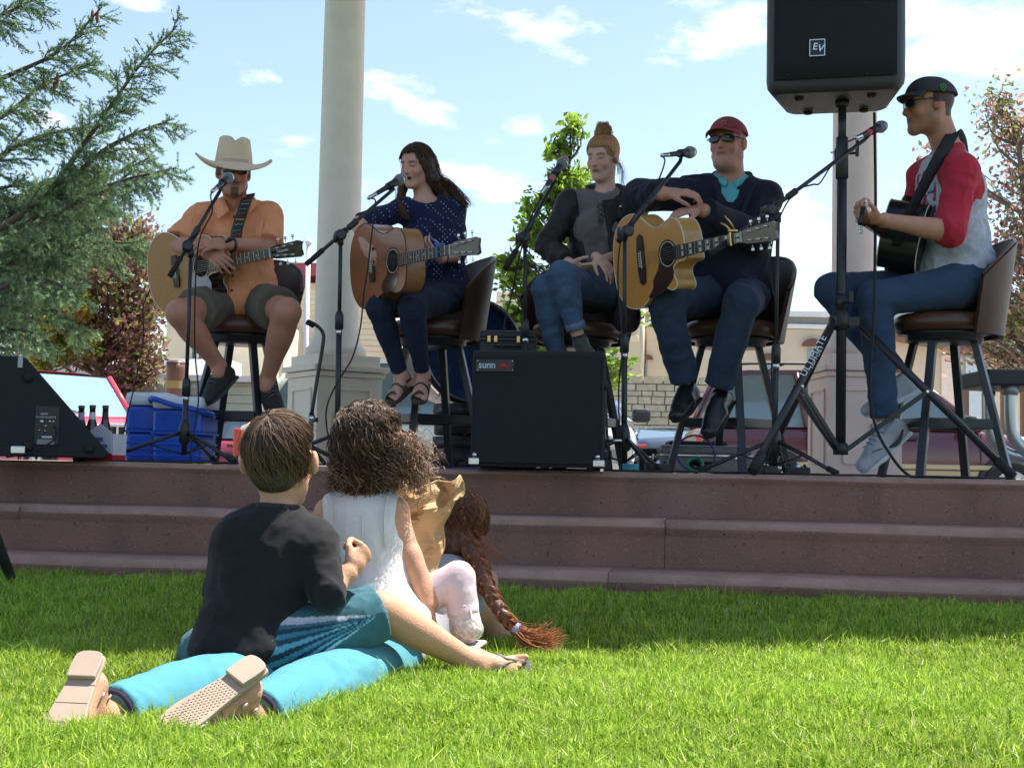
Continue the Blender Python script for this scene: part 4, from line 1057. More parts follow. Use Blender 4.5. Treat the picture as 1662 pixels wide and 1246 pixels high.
def mic(tip, tail, label, band=None, group='vocal microphones on boom stands'):
 """tip = centre of the ball, tail = cable end"""
 tip = Vector(tip); tail = Vector(tail); d = (tip-tail).normalized(); M = frame(d.orthogonal(), z=d); L = .235
 tail = tip-d*L*.86
 t = thing('microphone', label, 'microphone', tuple(tail), 0, group)
 MB().lathe([(0, 0), (.0095, .002), (.0105, .01), (.0115, .07), (.0165, .13), (.019, .15), (.0175, .158)], tail, M, 16).ob('body', BLK_, t, True)
 MB().lathe([(.0185, .156), (.0225, .166), (.0255, .178), (.0262, .183), (.0262, .190), (.0255, .195), (.0235, .208), (.017, .222), (.008, .229), (0, .231)], tail, M, 20).ob('grille', MICH, t, True)
 MB().lathe([(.0268, .183), (.0274, .1865), (.0268, .190)], tail, M, 20).ob('ring', STEEL, t, True)
 if band: MB().lathe([(.0122, .045), (.0128, .048), (.0142, .075), (.0136, .078)], tail, M, 14).ob('coloured_band', band, t, True)
 MB().lathe([(0, -.055), (.0075, -.055), (.0092, -.05), (.0092, -.012), (.0098, -.01), (.0098, .002), (0, .002)], tail, M, 12).ob('plug', STEEL, t, True)
 return tail-d*.055, d
def stand(foot, top, boom_a, boom_b, label, feet_deg, rfoot=.30, hub=.12, clutch=.45, lean=True):
 """foot/top: pole; boom from the counterweight a to the clip b"""
 foot, top, a, b = Vector(foot), Vector(top), Vector(boom_a), Vector(boom_b)
 t = thing('microphone_stand', label, 'microphone stand', tuple(foot), 0, 'boom microphone stands')
 up = (top-foot).normalized(); mid = foot.lerp(top, clutch)
 MB().tube([foot+up*.04, mid], .0125, 12).ob('pole', BLK_, t, True)
 MB().tube([mid, top], .0085, 10).ob('inner_pole', BLK_, t, True)
 MB().tube([mid-up*.03, mid-up*.028, mid+up*.03, mid+up*.05], [.014, .019, .019, .012], 12).ob('clutch', BLK_, t, True)
 MB().tube([mid-up*.055, mid-up*.03], .0145, 12).ob('collar', STEEL, t, True)
 MB().tube([foot+up*(hub-.05), foot+up*(hub-.04), foot+up*(hub+.03), foot+up*(hub+.06)], [.016, .027, .024, .015], 12).ob('hub', BLK_, t, True)
 for ad in feet_deg:
  d = Vector((math.cos(R_(ad)), math.sin(R_(ad)), 0)); e = Vector((foot.x, foot.y, STAGE))+d*rfoot+Vector((0, 0, .012))
  s = foot+up*hub; lg = MB().tube([s+d*.02, s.lerp(e, .5)+Vector((0, 0, .008)), e], .0085, 8).ob('leg', BLK_, t, True)
  MB().tube([s.lerp(e, .9)+Vector((0, 0, .004)), e+d*.006], .0135, 8).ob('rubber_foot', RUB, lg, False) if False else MB().tube([s.lerp(e, .88)+Vector((0, 0, .003)), e+d*.008], .0125, 8).ob('rubber_foot', RUB, t, True)
  m1 = foot+up*.035; MB().tube([m1, s.lerp(e, .45)], .004, 6).ob('brace', BLK_, t, True)
 bd = (b-a).normalized()
 MB().tube([a, b], .0085, 10).ob('boom', BLK_, t, True)
 MB().tube([a, a+bd*.10], .0125, 10).ob('counterweight', RUB, t, True)
 side = up.cross(bd).normalized() if up.cross(bd).length > .1 else Vector((1, 0, 0))
 j = a+bd*max(.02, min((b-a).length-.02, (top-a).dot(bd)))
 k = MB(); k.tube([j-side*.022, j-side*.02, j+side*.02, j+side*.022], [.016, .025, .025, .016], 14); k.tube([j-bd*.03, j+bd*.04], .015, 10)
 k.tube([top-up*.04, top], .013, 10); k.ob('boom_joint', BLK_, t, True)
 h = MB(); h.tube([j+side*.02, j+side*.055], .007, 8); h.box(j+side*.062, (.012, .03, .05), None, .004); h.ob('wing_knob', BLK_, t, True)
 h = MB(); q = a+bd*((b-a).length*.52); h.tube([q-bd*.03, q-bd*.025, q+bd*.025, q+bd*.03], [.010, .0145, .0145, .010], 10); h.ob('boom_grip', BLK_, t, True)
 return t
def clip(par, b, tail, d):
 c = tail+d*.14; MB().tube([b, c-d*.02], .008, 8).ob('clip_stem', BLK_, par, True)
 MB().tube([c-d*.045, c+d*.02], .0175, 12).ob('mic_clip', BLK_, par, True)
def cable(pts, label, r=.0035, m=None, n=8, group=None):
 pts = [Vector(p) for p in pts]; o = MB().tube(crom(pts, n), r, 6).ob('cable', m or RUB, label=label, cat='cable')
 if group: o['group'] = group
 return o
def fl(px, Y, dz=.004):
 p = at(px, 700, Y); return Vector((p.x, Y, STAGE+dz))
Ys = 6.05
st1 = stand(fl(300, Ys), at(310, 403, Ys), at(275, 449, Ys-.03), at(356, 312, Ys+.03), 'black boom stand in front of the man in the cowboy hat', (192, -38, 78), .33, .13, .34)
e1, d1 = mic(at(372, 288, Ys+.12), at(350, 306, Ys-.06), 'microphone pointing at the mouth of the man in the cowboy hat'); clip(st1, at(356, 312, Ys+.03), e1+d1*.055, d1)
cable([e1, at(342, 320, 6.0), at(344, 345, 6.02), at(325, 385, 6.03), at(318, 440, 6.04), at(316, 560, 6.05), at(322, 650, 6.0), fl(312, 5.95), fl(360, 5.85), fl(420, 5.9)], 'microphone cable hanging down the stand of the man in the cowboy hat')
Ys = 6.0
st2 = stand(fl(548, Ys), at(553, 383, Ys), at(497, 429, Ys-.06), at(640, 306, Ys+.10), 'black boom stand in front of the singer with the long brown hair', (200, -30, 85), .30, .13, .30 if False else .62)
e2, d2 = mic(at(652, 290, Ys+.17), at(613, 313, Ys+.04), 'microphone at the lips of the singer with the long brown hair'); clip(st2, at(636, 308, Ys+.10), e2+d2*.055, d2)
cable([e2, at(609, 325, 6.0), at(607, 350, 5.98), at(601, 400, 5.96), at(596, 440, 5.94), at(590, 480, 5.93), at(585, 530, 5.92), at(572, 580, 5.9), at(548, 620, 5.88), at(532, 655, 5.86), at(530, 690, 5.84), fl(545, 5.8)], 'microphone cable looping below the singer with the acoustic guitar')
Ys = 5.95
st3 = stand(fl(855, Ys), at(852, 388, Ys), at(820, 437, Ys-.05), at(897, 300, Ys+.06), 'black boom stand left of the woman in the black jacket', (180, -60, 60), .28, .13, .60)
e3, d3 = mic(at(915, 262, Ys+.10), at(886, 303, Ys-.02), 'microphone held high to the left of the woman in the black jacket', mat('pink_band', (.5, .12, .12), var=0)); clip(st3, at(897, 300, Ys+.06), e3+d3*.055, d3)
cable([e3, at(876, 325, 5.95), at(862, 352, 5.92), at(846, 405, 5.9), at(838, 440, 5.9), at(830, 480, 5.9), at(822, 510, 5.9), at(815, 560, 5.88), fl(800, 5.95)], 'microphone cable hanging beside the stand left of the woman in black')
Ys = 5.62
st4 = stand(fl(1014, Ys), at(1014, 374, Ys), at(1004, 392, Ys-.02), at(1104, 262, Ys+.12), 'black boom stand right of the black floor monitor, before the man in the red cap', (170, -70, 50), .26, .13, .52)
e4, d4 = mic(at(1122, 247, Ys+.17), at(1086, 251, Ys+.02), 'microphone pointing at the chin of the man in the red cap'); clip(st4, at(1104, 262, Ys+.12), e4+d4*.055, d4)
cable([e4, at(1079, 262, 5.63), at(1070, 290, 5.6), at(1058, 315, 5.6), at(1030, 350, 5.6), at(1008, 390, 5.6), at(1003, 460, 5.58), at(1010, 560, 5.58), at(1004, 640, 5.56), fl(1010, 5.55)], 'microphone cable strapped along the stand before the man in the red cap')
Ys = 5.52
st5 = stand(fl(1257, Ys), at(1263, 345, Ys), at(1152, 414, Ys-.06), at(1402, 228, Ys+.20), 'black boom stand with the long boom reaching to the man in the red sleeved shirt', (185, -50, 70), .30, .13, .45)
e5, d5 = mic(at(1432, 205, Ys+.28), at(1388, 225, Ys+.10), 'microphone on the long boom facing the man in the grey cap', mat('red_band', (.6, .03, .03), var=0)); clip(st5, at(1402, 228, Ys+.20), e5+d5*.055, d5)
cable([e5, at(1358, 240, 5.56), at(1355, 262, 5.55), at(1345, 275, 5.52), at(1330, 298, 5.52), at(1318, 300, 5.5), at(1290, 312, 5.48), at(1263, 360, 5.48), at(1250, 430, 5.47), at(1262, 520, 5.47), at(1252, 600, 5.47), at(1258, 690, 5.46), fl(1240, 5.45)], 'microphone cable running down the stand between the two men')
def tripod(px, Y, rot, R, label, ztop, hubz, lowz):
 p = at(px, 600, Y); base = Vector((p.x, Y, STAGE)); t = thing('speaker_stand', label, 'speaker stand', tuple(base))
 up = Vector((0, 0, 1)); hb = base+up*hubz; lw = base+up*lowz
 MB().tube([lw, base+up*1.45], .0215, 16).ob('lower_tube', BLK_, t, True)
 MB().tube([base+up*1.40, base+up*ztop], .0175, 14).ob('pole', BLK_, t, True)
 c = MB(); c.tube([base+up*1.27, base+up*1.275, base+up*1.36, base+up*1.45, base+up*1.455], [.022, .027, .027, .026, .02], 16); c.ob('collar', BLK_, t, True)
 k = MB(); k.tube([base+Vector((.02, -.01, 1.38)), base+Vector((.055, -.02, 1.38))], .006, 8); k.box(base+Vector((.06, -.02, 1.40)), (.014, .022, .07), None, .005); k.ob('locking_knob', BLK_, t, True)
 k = MB(); k.tube([base+Vector((-.05, 0, 1.385)), base+Vector((-.02, 0, 1.385))], .004, 6); k.ob('pin', STEEL, t, True)
 b = MB(); b.tube([hb-up*.035, hb-up*.03, hb+up*.04, hb+up*.045], [.026, .036, .036, .026], 16)
 b.tube([hb+up*.05, hb+up*.12], .027, 14)
 for k in range(3):
  a = R_(rot+120*k); d = Vector((math.cos(a), math.sin(a), 0)); b.box(hb+d*.05, (.055, .034, .045), rz(a), .006)
 b.ob('hub', BLK_, t, True)
 b = MB(); b.tube([lw-up*.02, lw-up*.018, lw+up*.03], [.022, .032, .03], 14); b.ob('lower_collar', BLK_, t, True)
 k = MB(); k.tube([hb+Vector((0, -.03, .075)), hb+Vector((0.02, -.06, .09))], .007, 8); k.box(hb+Vector((.025, -.062, .10)), (.02, .014, .05), None, .005); k.ob('locking_knob', BLK_, t, True)
 legs = []
 for k in range(3):
  a = R_(rot+120*k); d = Vector((math.cos(a), math.sin(a), 0)); s = hb+d*.065; e = base+d*R+up*.016
  ax = (e-s).normalized(); M = frame(Vector((-d.y, d.x, 0)), z=ax)
  m = MB(); m.tube([s, e-ax*.05], .0165, 12); lg = m.ob('leg', BLK_, t, True)
  MB().tube([e-ax*.09, e-ax*.088, e+ax*.006], [.0165, .021, .021], 12).ob('end_cap', RUB, t, True)
  q = s.lerp(e, .46); l2 = lw+d*.028+up*.005
  for w in (-.012, .012):
   o_ = Vector((-d.y, d.x, 0))*w
   pr = MB(); mm = frame(Vector((-d.y, d.x, 0)), z=(q-l2)); pr.box((q+l2)/2+o_, (.004, .02, (q-l2).length), mm); pr.ob('strut', BLK_, t, True)
  MB().tube([q-Vector((-d.y, d.x, 0))*.022, q+Vector((-d.y, d.x, 0))*.022], .006, 8).ob('rivet', STEEL, t, True)
  legs.append((s, e, ax, d))
 return t, base, legs
ts, tbase, tlegs = tripod(1365, 5.80, -12, .69, 'black tripod stand carrying the loudspeaker in front of the man in the grey cap', 1.60, .655, .11)
s, e, ax, d = tlegs[2]
ez = frame(-ax, z=Vector((0, -1, .45)))
WPRINT = mat('white_print', (.72, .72, .70), rough=.6, var=.2, vs=60)
c_ = s.lerp(e, .27)
n_ = (ez @ Vector((0, 0, 1)))
text('ULTIMATE', .040, WPRINT, ts, ez, c_+n_*.0168+(ez @ Vector((0, 1, 0)))*.004, sx=1.35)
text('SUPPORT', .018, WPRINT, ts, ez, c_+n_*.0166-(ez @ Vector((0, 1, 0)))*.011, sx=1.5, spacing=1.25)
def loudspeaker():
 c = at(1352, 100, 5.78); zb = at(1352, 163, 5.78).z; W, D, H = .57, .46, .80
 a = R_(-14); M = rz(a)
 base = Vector((tbase.x-.02, 5.84, zb))
 t = thing('loudspeaker', 'black loudspeaker with square EV badge high on the tripod stand', 'loudspeaker', tuple(base))
 rings = []; n = 40
 def plan(w, dd, r):
  pts = []
  hw, hd = w/2, dd/2
  cs = [(hw-r, -hd+r, -90), (hw*.82-r, hd-r, 0), (-hw*.82+r, hd-r, 90), (-hw+r, -hd+r, 180)]
  for cx, cy, a0 in cs:
   for k in range(10): 
    q = R_(a0+90*k/9); pts.append((cx+r*math.cos(q), cy+r*math.sin(q)))
  return pts
 for (z, sc, r) in ((0, .86, .05), (.008, .93, .055), (.028, .985, .06), (.06, 1, .06), (H-.06, 1, .06), (H-.028, .985, .06), (H-.008, .93, .055), (H, .86, .05)):
  rings.append([base+M @ Vector((x*sc, y*sc, z+(.012*(y+D/2)/D if z < .1 else 0))) for x, y in plan(W, D, r)])
 m = MB(); V = [p for r_ in rings for p in r_]; F = [(i*n+k, i*n+(k+1) % n, (i+1)*n+(k+1) % n, (i+1)*n+k) for i in range(7) for k in range(n)]
 m.add(V, F, True); b0 = len(m.v)-len(V); m.f += [tuple(b0+k for k in reversed(range(n))), tuple(b0+7*n+k for k in range(n))]; m.sm += [False]*2
 ob = m.ob('cabinet', mat('speaker_plastic', (.045, .048, .052), rough=.5, var=.12, vs=150, bump=.25, bs=350), t, True)
 g = MB(); P = []
 for j in range(9):
  row = []
  for i in range(13):
   u = (i/12-.5)*2; v = j/8
   row.append(base+M @ Vector((u*(W/2-.035), -D/2-.004-.012*(1-u*u)-.0, .05+v*(H-.10))))
  P.append(row)
 g.grid(P, True); go = g.ob('grille', GRAP, t, True); solid(go, .004)
 fr = MB()
 bc = base+M @ Vector((-.072, -D/2-.020, .175)); Mb = M @ Matrix(((1, 0, 0), (0, 0, -1), (0, 1, 0)))
 bd = MB(); bd.box(bc, (.064, .004, .070), M, 0); bo = bd.ob('badge', mat('badge_black', (.01, .01, .012), rough=.3), t, True)
 f = MB()
 for (x, z, sx, sz) in ((0, .034, .064, .0035), (0, -.034, .064, .0035), (-.0305, 0, .0035, .066), (.0305, 0, .0035, .066)): f.box(bc+M @ Vector((x, -.003, z)), (sx, .003, sz), M)
 SIL = mat('silver_print', (.75, .76, .78), rough=.3, metal=.3, var=0)
 f.ob('badge_border', SIL, t, True)
 text('E', .040, SIL, t, Mb, bc+M @ Vector((-.010, -.0035, .004)), bold=True, shear=.15)
 text('V', .042, SIL, t, Mb, bc+M @ Vector((.011, -.0035, -.004)), bold=True, shear=.3)
 for (x, z) in ((-.19, .07), (.13, .06), (-.19, .6), (.18, .6)): MB().lathe([(0, .004), (.004, .003), (.005, 0)], base+M @ Vector((x, -D/2-.012, z)), Mb, 8).ob('screw', BLK_, t, True)
 for (x, y) in ((-.15, -.12), (.15, -.12), (-.12, .12), (.12, .12)): MB().lathe([(0, -.012), (.018, -.012), (.022, 0), (0, .002)], base+M @ Vector((x, y, .004)), None, 12).ob('rubber_foot', RUB, t, True)
 MB().lathe([(0, -.03), (.028, -.03), (.03, .0), (0, .002)], Vector((tbase.x, 5.80, zb+.004)), None, 16).ob('pole_cup', BLK_, t, True)
 q = base+M @ Vector((W/2-.022, .02, .5)); MB().lathe([(0, .0), (.045, .0), (.055, .012), (.06, .016)], q, M @ Matrix(((0, 0, 1), (0, 1, 0), (-1, 0, 0))) , 18).ob('side_grip', BLKP, t, True)
 q = base+M @ Vector((W/2-.006, -.10, .30)); MB().lathe([(0, .006), (.012, .006), (.016, 0)], q, M @ Matrix(((0, 0, 1), (0, 1, 0), (-1, 0, 0))), 14).ob('side_plug', RUB, t, True)
loudspeaker()
cable([at(1419, 183, 5.86), at(1420, 240, 5.84), at(1421, 330, 5.70), at(1420, 420, 5.62), at(1418, 520, 5.60), at(1412, 610, 5.62), at(1418, 680, 5.60), at(1440, 730, 5.5), fl(1480, 5.5), fl(1540, 5.6), fl(1600, 5.6)], 'thick speaker cable hanging from the loudspeaker to the stage floor', .006)
a = at(32, 922, 4.75); b_ = at(-120, 560, 4.75)
t2 = thing('speaker_stand', 'dark tripod leg standing on the shaded grass at the left edge', 'speaker stand', (b_.x, 4.75, 0))
hz = b_.z
MB().tube([(b_.x, 4.75, hz-.45), (b_.x, 4.75, 1.9)], .02, 12).ob('pole', BLK_, t2, True)
for k in range(3):
 an = R_(0+120*k); R2 = a.x-b_.x; s = Vector((b_.x, 4.75, hz)); e = s+Vector((math.cos(an)*R2, math.sin(an)*R2, 0)); e.z = .015
 MB().tube([s, e], .018, 10).ob('leg', BLK_, t2, True); MB().tube([s.lerp(e, .95), e], .023, 10).ob('end_cap', RUB, t2, True)
 MB().tube([Vector((b_.x, 4.75, hz-.4)), s.lerp(e, .45)], .007, 6).ob('strut', BLK_, t2, True)
MB().tube([(b_.x, 4.75, hz-.05), (b_.x, 4.75, hz+.06)], .035, 12).ob('hub', BLK_, t2, True)
def monitor(loc, rot, W, Hh, D0, D1, label, badge, jacks_side, slopefront=False):
 """wedge cabinet: front face W x Hh at y=0 (local), depth D0 at bottom, D1 at top, back slopes"""
 t = thing('floor_monitor', label, 'monitor speaker', loc, rot)
 r = .0
 M = Matrix(((0, 0, 1), (1, 0, 0), (0, 1, 0)))
 prof = [(0, .012), (D0, .012), (D0, .05), (D1, Hh-.02), (D1-.01, Hh), (0, Hh)]
 if slopefront: prof = [(y, z) for y, z in prof]
 MB().prism(prof[::-1] if False else prof, -W/2, W/2, (0, 0, 0), M).ob('cabinet', FELT, t, bevel=.007)
 MB().box((0, -.006, Hh/2+.004), (W-.03, .012, Hh-.045), None, .003).ob('grille', GRAP, t)
 for x in (-1, 1):
  for (y, z) in ((-.004, .02),):
   b = MB(); b.box((x*(W/2-.018), y-.004, z+.012), (.04, .012, .028), None, .004); b.box((x*(W/2+.002), y+.02, z+.012), (.008, .045, .028), None, .003)
   b.tube([(x*(W/2-.02), y-.012, z+.03), (x*(W/2-.02), y-.002, z+.045)], .01, 8); b.ob('corner_protector', STEEL, t)
 for (x, y) in ((-W/2+.05, .04), (W/2-.05, .04), (-W/2+.05, D0-.04), (W/2-.05, D0-.04)): MB().lathe([(0, 0), (.015, 0), (.018, .014), (0, .014)], (x, y, 0), None, 10).ob('foot', RUB, t)
 if badge:
  bz = Hh-.062; bx = -W/2+.095
  MB().box((bx, -.0145, bz), (.155, .005, .05), None, .002).ob('name_plate', mat('plate_black', (.012, .012, .013), rough=.35), t)
  Mt = Matrix(((1, 0, 0), (0, 0, -1), (0, 1, 0))); w = wmat(t)
  text('sunn', .040, mat('pale_blue_print', (.45, .58, .68), rough=.5, var=0), t, w.to_3x3() @ Mt, w @ Vector((bx-.032, -.0175, bz+.002)), bold=True, sx=.92)
  RP = mat('red_print', (.42, .02, .015), rough=.5, var=0)
  MB().lathe([(0, .0006), (.0115, .0006), (.0115, 0)], (bx+.034, -.0172, bz), Mt, 20).ob('red_disc', RP, t)
  for k, (dx, rr) in enumerate(((0, .0165), (.006, .0165), (.010, .019), (.016, .021), (0, .021), (-.003, .0165))):
   sg = 1 if k < 4 else -1; arc = [Vector((bx+.034+dx+sg*rr*math.cos(q)*.6, -.0175, bz+rr*math.sin(q))) for q in [R_(-58+116*i/10) for i in range(11)]]
   MB().tube(arc, .0009, 4).ob('red_arc', RP, t)
  for (x, z) in ((-.07, .018), (.07, .018), (-.07, -.018), (.07, -.018)): MB().lathe([(0, .002), (.003, .001), (.003, 0)], (bx+x, -.017, bz+z), Mt, 8).ob('screw', STEEL, t)
 s = jacks_side
 if s:
  Ms = Matrix(((0, 0, s), (s, 0, 0), (0, 1, 0)))
  x = s*(W/2)
  for (y, z) in ((D0*.16, .06), (D0*.82, .07), (D1*.6, Hh*.72)): MB().lathe([(0, .014), (.014, .013), (.02, .004), (.021, 0)], (x, y, z), Ms, 12).ob('bumper', RUB, t)
 return t
YM = 5.42
p = at(871, 700, YM)
m1 = monitor((p.x, YM, STAGE), R_(-9), .53, .475, .30, .045, 'black sunn floor monitor standing at the stage edge in the middle', True, 1)
w = wmat(m1)
GP = mat('grey_plate', (.20, .20, .20), rough=.4, metal=.5)
for (z, h) in ((.155, .05), (.06, .05)):
 MB().box((.2650, .10, z), (.004, .045, h), None, .002).ob('jack_plate', GP, m1)
for (z) in (.16, .11, .07): MB().tube([(.264, .10, z), (.275, .10, z)], .011, 10).ob('jack', BLK_, m1)
MB().tube([(.27, .10, .125), (.33, .09, .125)], .006, 8).ob('cable_plug', STEEL, m1)
YM2 = 5.75
pL = at(178, 735, YM2); pT = at(36, 578, YM2); pB = at(-40, 735, YM2)
t = thing('floor_monitor', 'black wedge floor monitor at the left edge showing its side panel with sockets', 'monitor speaker', (pB.x, YM2, STAGE))
My_ = Matrix(((1, 0, 0), (0, 0, -1), (0, 1, 0)))
ML = rz(R_(19)) @ My_; nL = rz(R_(19)) @ Vector((0, -1, 0))
def atL(px, py, off=0.):
 c0 = Vector((0, 0, CAMZ)); d = at(px, py, 5)-c0; return c0+d*((pL-c0).dot(nL)/d.dot(nL))+nL*off
def lp(px, py): q = atL(px, py)-pL; return (q.dot(rz(R_(19)) @ Vector((1, 0, 0))), q.z+pL.z)
zT = lp(36, 578)[1]; prof = [(lp(-60, 735)[0], STAGE+.015), (-.02, STAGE+.015), (0, STAGE+.035), (lp(36, 578)[0]+.02, zT-.01), (lp(36, 578)[0], zT), (lp(-60, 735)[0], zT+.0)]
MB().prism(prof, -.52, 0, (pL.x, pL.y, 0), ML).ob('cabinet', FELT, t, True, bevel=.008)
for (px, py) in ((46, 612), (145, 728), (46, 724)): MB().lathe([(0, .014), (.014, .013), (.022, .004), (.023, 0)], atL(px, py), ML, 12).ob('bumper', RUB, t, True)
c = at(74, 700, YM2-.004)
MB().box(atL(76, 690), (.095, .006, .16), rz(R_(19)), .002).ob('socket_plate', MATS['plate_black'], t, True)
MB().box(atL(74, 717, .004), (.068, .004, .022), rz(R_(19)), .001).ob('label_plate', mat('label_grey', (.22, .22, .21), rough=.5), t, True)
MB().box(atL(76, 709, .004), (.04, .004, .008), rz(R_(19)), .001).ob('label_plate', mat('label_white', (.6, .6, .6), rough=.5), t, True)
text('sunn', .016, WPRINT, t, ML, atL(72, 671, .0045)); text('FLOOR MONITOR', .0095, WPRINT, t, ML, atL(75, 677, .0045))
for (px, py, r) in ((68, 684, .008), (81, 684, .006), (87, 684, .005), (74, 691, .005), (64, 698, .004), (73, 699, .004)): MB().lathe([(0, .008), (r*.6, .008), (r, .004), (r*1.2, 0)], atL(px, py, .003), ML, 10).ob('socket', STEEL, t, True)
MB().box(atL(33, 588), (.02, .01, .045), None, .003).ob('corner_protector', mat('pale_corner', (.5, .5, .48), rough=.5), t, True)
MB().box(atL(30, 730, .004), (.06, .02, .035), None, .006).ob('corner_protector', STEEL, t, True)
cable([atL(88, 690, .01), atL(92, 700, .03), atL(86, 715, .03), atL(60, 730, .03), atL(35, 738, .03), atL(10, 742, .03)], 'short lead plugged into the left floor monitor')
BLUE = mat('cooler_blue', (.012, .085, .48), rough=.4, var=.12, vs=15, coat=.2)
LIDW = mat('cooler_white', (.75, .76, .76), rough=.4, var=.08, vs=10)
def cooler(px, Y, W, D, H, rot, label, handle, lid=LIDW):
 p = at(px, 700, Y); t = thing('cool_box', label, 'cooler', (p.x, Y, STAGE), rot)
 b = MB()
 for z0, z1, w in ((.0, .17*H/.4, .93), (.17*H/.4, H*.80, .97)): b.box((0, 0, (z0+z1)/2), (W*w, D*w, z1-z0), None, .02)
 b.ob('tub', BLUE, t); r = MB(); r.box((0, 0, H*.44), (W*.985, D*.985, .012), None, .004)
 for k in range(3): r.box((0, 0, H*(.10+.09*k)), (W*.955, D*.955, .010), None, .003)
 r.ob('rib', BLUE, t)
 MB().box((0, 0, H*.90), (W, D, H*.19), None, .02).ob('lid', lid, t)
 if handle:
  hb = MB(); hb.tube(crom([(-W/2-.012, -.0, H*.78), (-W/2-.02, -D*.3, H*.93), (-W/2+.03, -D/2-.05, H*.95), (0, -D/2-.05, H*.86), (W/2-.03, -D/2-.05, H*.80), (W/2+.02, -D*.3, H*.74), (W/2+.012, 0, H*.72)], 5), .013, 8); hb.ob('handle', BLUE, t)
 return t
cooler(247, 6.62, .215, .25, .335, R_(3), 'blue cooler with white lid nearest the bottles', False)
cooler(301, 6.55, .255, .24, .315, R_(-8), 'blue cooler with swung handle next to the first bar stool', True)
GLB = mat('brown_glass', (.06, .02, .008), rough=.08, var=0, coat=1)
def bottle(px, Y, label, lab=None, z=0):
 p = at(px, 700, Y); t = thing('bottle', label, 'bottle', (p.x, Y, STAGE+z), 0)
 MB().lathe([(0, .0), (.028, .0), (.0305, .01), (.0305, .12), (.027, .145), (.015, .185), (.0125, .20), (.0125, .235), (.0138, .236), (.0138, .244), (.0, .244)], n=16).ob('glass', GLB, t)
 MB().lathe([(.0139, .232), (.0142, .246), (0, .247)], n=12).ob('cap', mat('cap_dark', (.05, .05, .05), rough=.4), t)
 MB().lathe([(.0310, .03), (.0310, .10)], n=16).ob('label', lab or WPRINT, t)
 MB().lathe([(.0170, .183), (.0135, .20), (.0132, .215)], n=12).ob('neck_label', lab or WPRINT, t)
bottle(149, 5.98, 'brown beer bottle with white neck label, left one in the paper carrier')
bottle(170, 5.98, 'dark beer bottle without neck label, right one in the paper carrier', mat('dark_label', (.05, .04, .05)))
bottle(131, 6.05, 'beer bottle with silvery cap mostly hidden by the left floor monitor', mat('silver_label', (.5, .5, .52)))
p = at(163, 700, 5.9); t = thing('bottle_carrier', 'white and red cardboard bottle carrier with blue print', 'bottle carrier', (p.x, 5.9, STAGE), R_(-25))
CW = mat('card_white', (.68, .67, .70), rough=.7); CR_ = mat('card_red', (.5, .02, .03), rough=.6)
MB().prism([(-.075, .035), (.065, .035), (.065, .125), (.0, .165), (-.075, .12)], 0, .003, (0, 0, 0), Matrix(((1, 0, 0), (0, 0, -1), (0, 1, 0)))).ob('front_panel', CW, t)
MB().prism([(-.075, .0), (.065, .0), (.065, .037), (-.075, .06)], .0025, .0045, (0, 0, 0), Matrix(((1, 0, 0), (0, 0, -1), (0, 1, 0)))).ob('red_band', CR_, t)
MB().box((.0665, .045, .075), (.003, .085, .09)).ob('side_panel', CW, t); MB().box((.0665, .045, .015), (.0034, .085, .03)).ob('side_panel', CR_, t); MB().box((-.005, .09, .06), (.14, .003, .12)).ob('back_panel', CW, t); MB().box((-.005, .045, .004), (.14, .088, .004)).ob('base', CW, t)
w = wmat(t); BP = mat('card_blue', (.02, .10, .4), rough=.6)
text('PBR', .026, BP, t, w.to_3x3() @ My_, w @ Vector((-.0, -.0045, .095)), bold=True)
text('BEER', .024, BP, t, w.to_3x3() @ My_, w @ Vector((.02, -.0045, .066)), bold=True)
Yd = 7.3; p = at(765, 600, Yd); rd = .295; zc = at(768, 570, Yd).z
for k_, (zz_, hh_) in enumerate(((.0, .17), (.172, .17))):
 dc = thing('drum_case', ('lower' if k_ == 0 else 'upper')+' round black drum case stacked under the blue drum', 'drum case', (p.x+.02, Yd-.05, STAGE+zz_))
 MB().lathe([(0, .0), (.20, .0), (.21, .01), (.21, hh_-.03), (.0, hh_-.03)], n=28).ob('shell', mat('case_plastic', (.02, .02, .022), rough=.4), dc); MB().lathe([(.214, hh_-.06), (.218, hh_-.055), (.216, hh_-.005), (0, hh_)], n=28).ob('lid', MATS['case_plastic'], dc)
dm = thing('bass_drum', 'bass drum with blue head and black hoop behind the singer\'s stool', 'drum', (p.x, Yd, STAGE))
Mx = rz(R_(22)) @ Matrix(((1, 0, 0), (0, 0, -1), (0, 1, 0)))
cc = Vector((p.x, Yd, zc)); R1_ = rd*.96
MB().lathe([(R1_*.98, -.36), (R1_*.98, 0)], cc, Mx, 48).ob('shell', mat('drum_shell', (.45, .45, .46), rough=.25, metal=.6), dm, True)
MB().lathe([(0, .0), (R1_*.9, -.0), (R1_*.95, .004)], cc, Mx, 48).ob('head', mat('drum_blue', (.01, .03, .10), rough=.25, var=.5, vs=6), dm, True)
MB().lathe([(R1_*.92, .012), (R1_*.93, .03), (R1_*1.02, .03), (R1_*1.03, -.03), (R1_*.97, -.035)], cc, Mx, 48).ob('hoop', mat('hoop_black', (.01, .01, .015), rough=.2, coat=1), dm, True)
for k in range(8):
 a = k*math.pi/4+.2; q = cc+Mx @ Vector((math.cos(a)*R1_*1.03, math.sin(a)*R1_*1.03, -.02)); MB().box(q, (.02, .02, .06), Mx @ rz(a), .004).ob('lug', STEEL, dm, True)
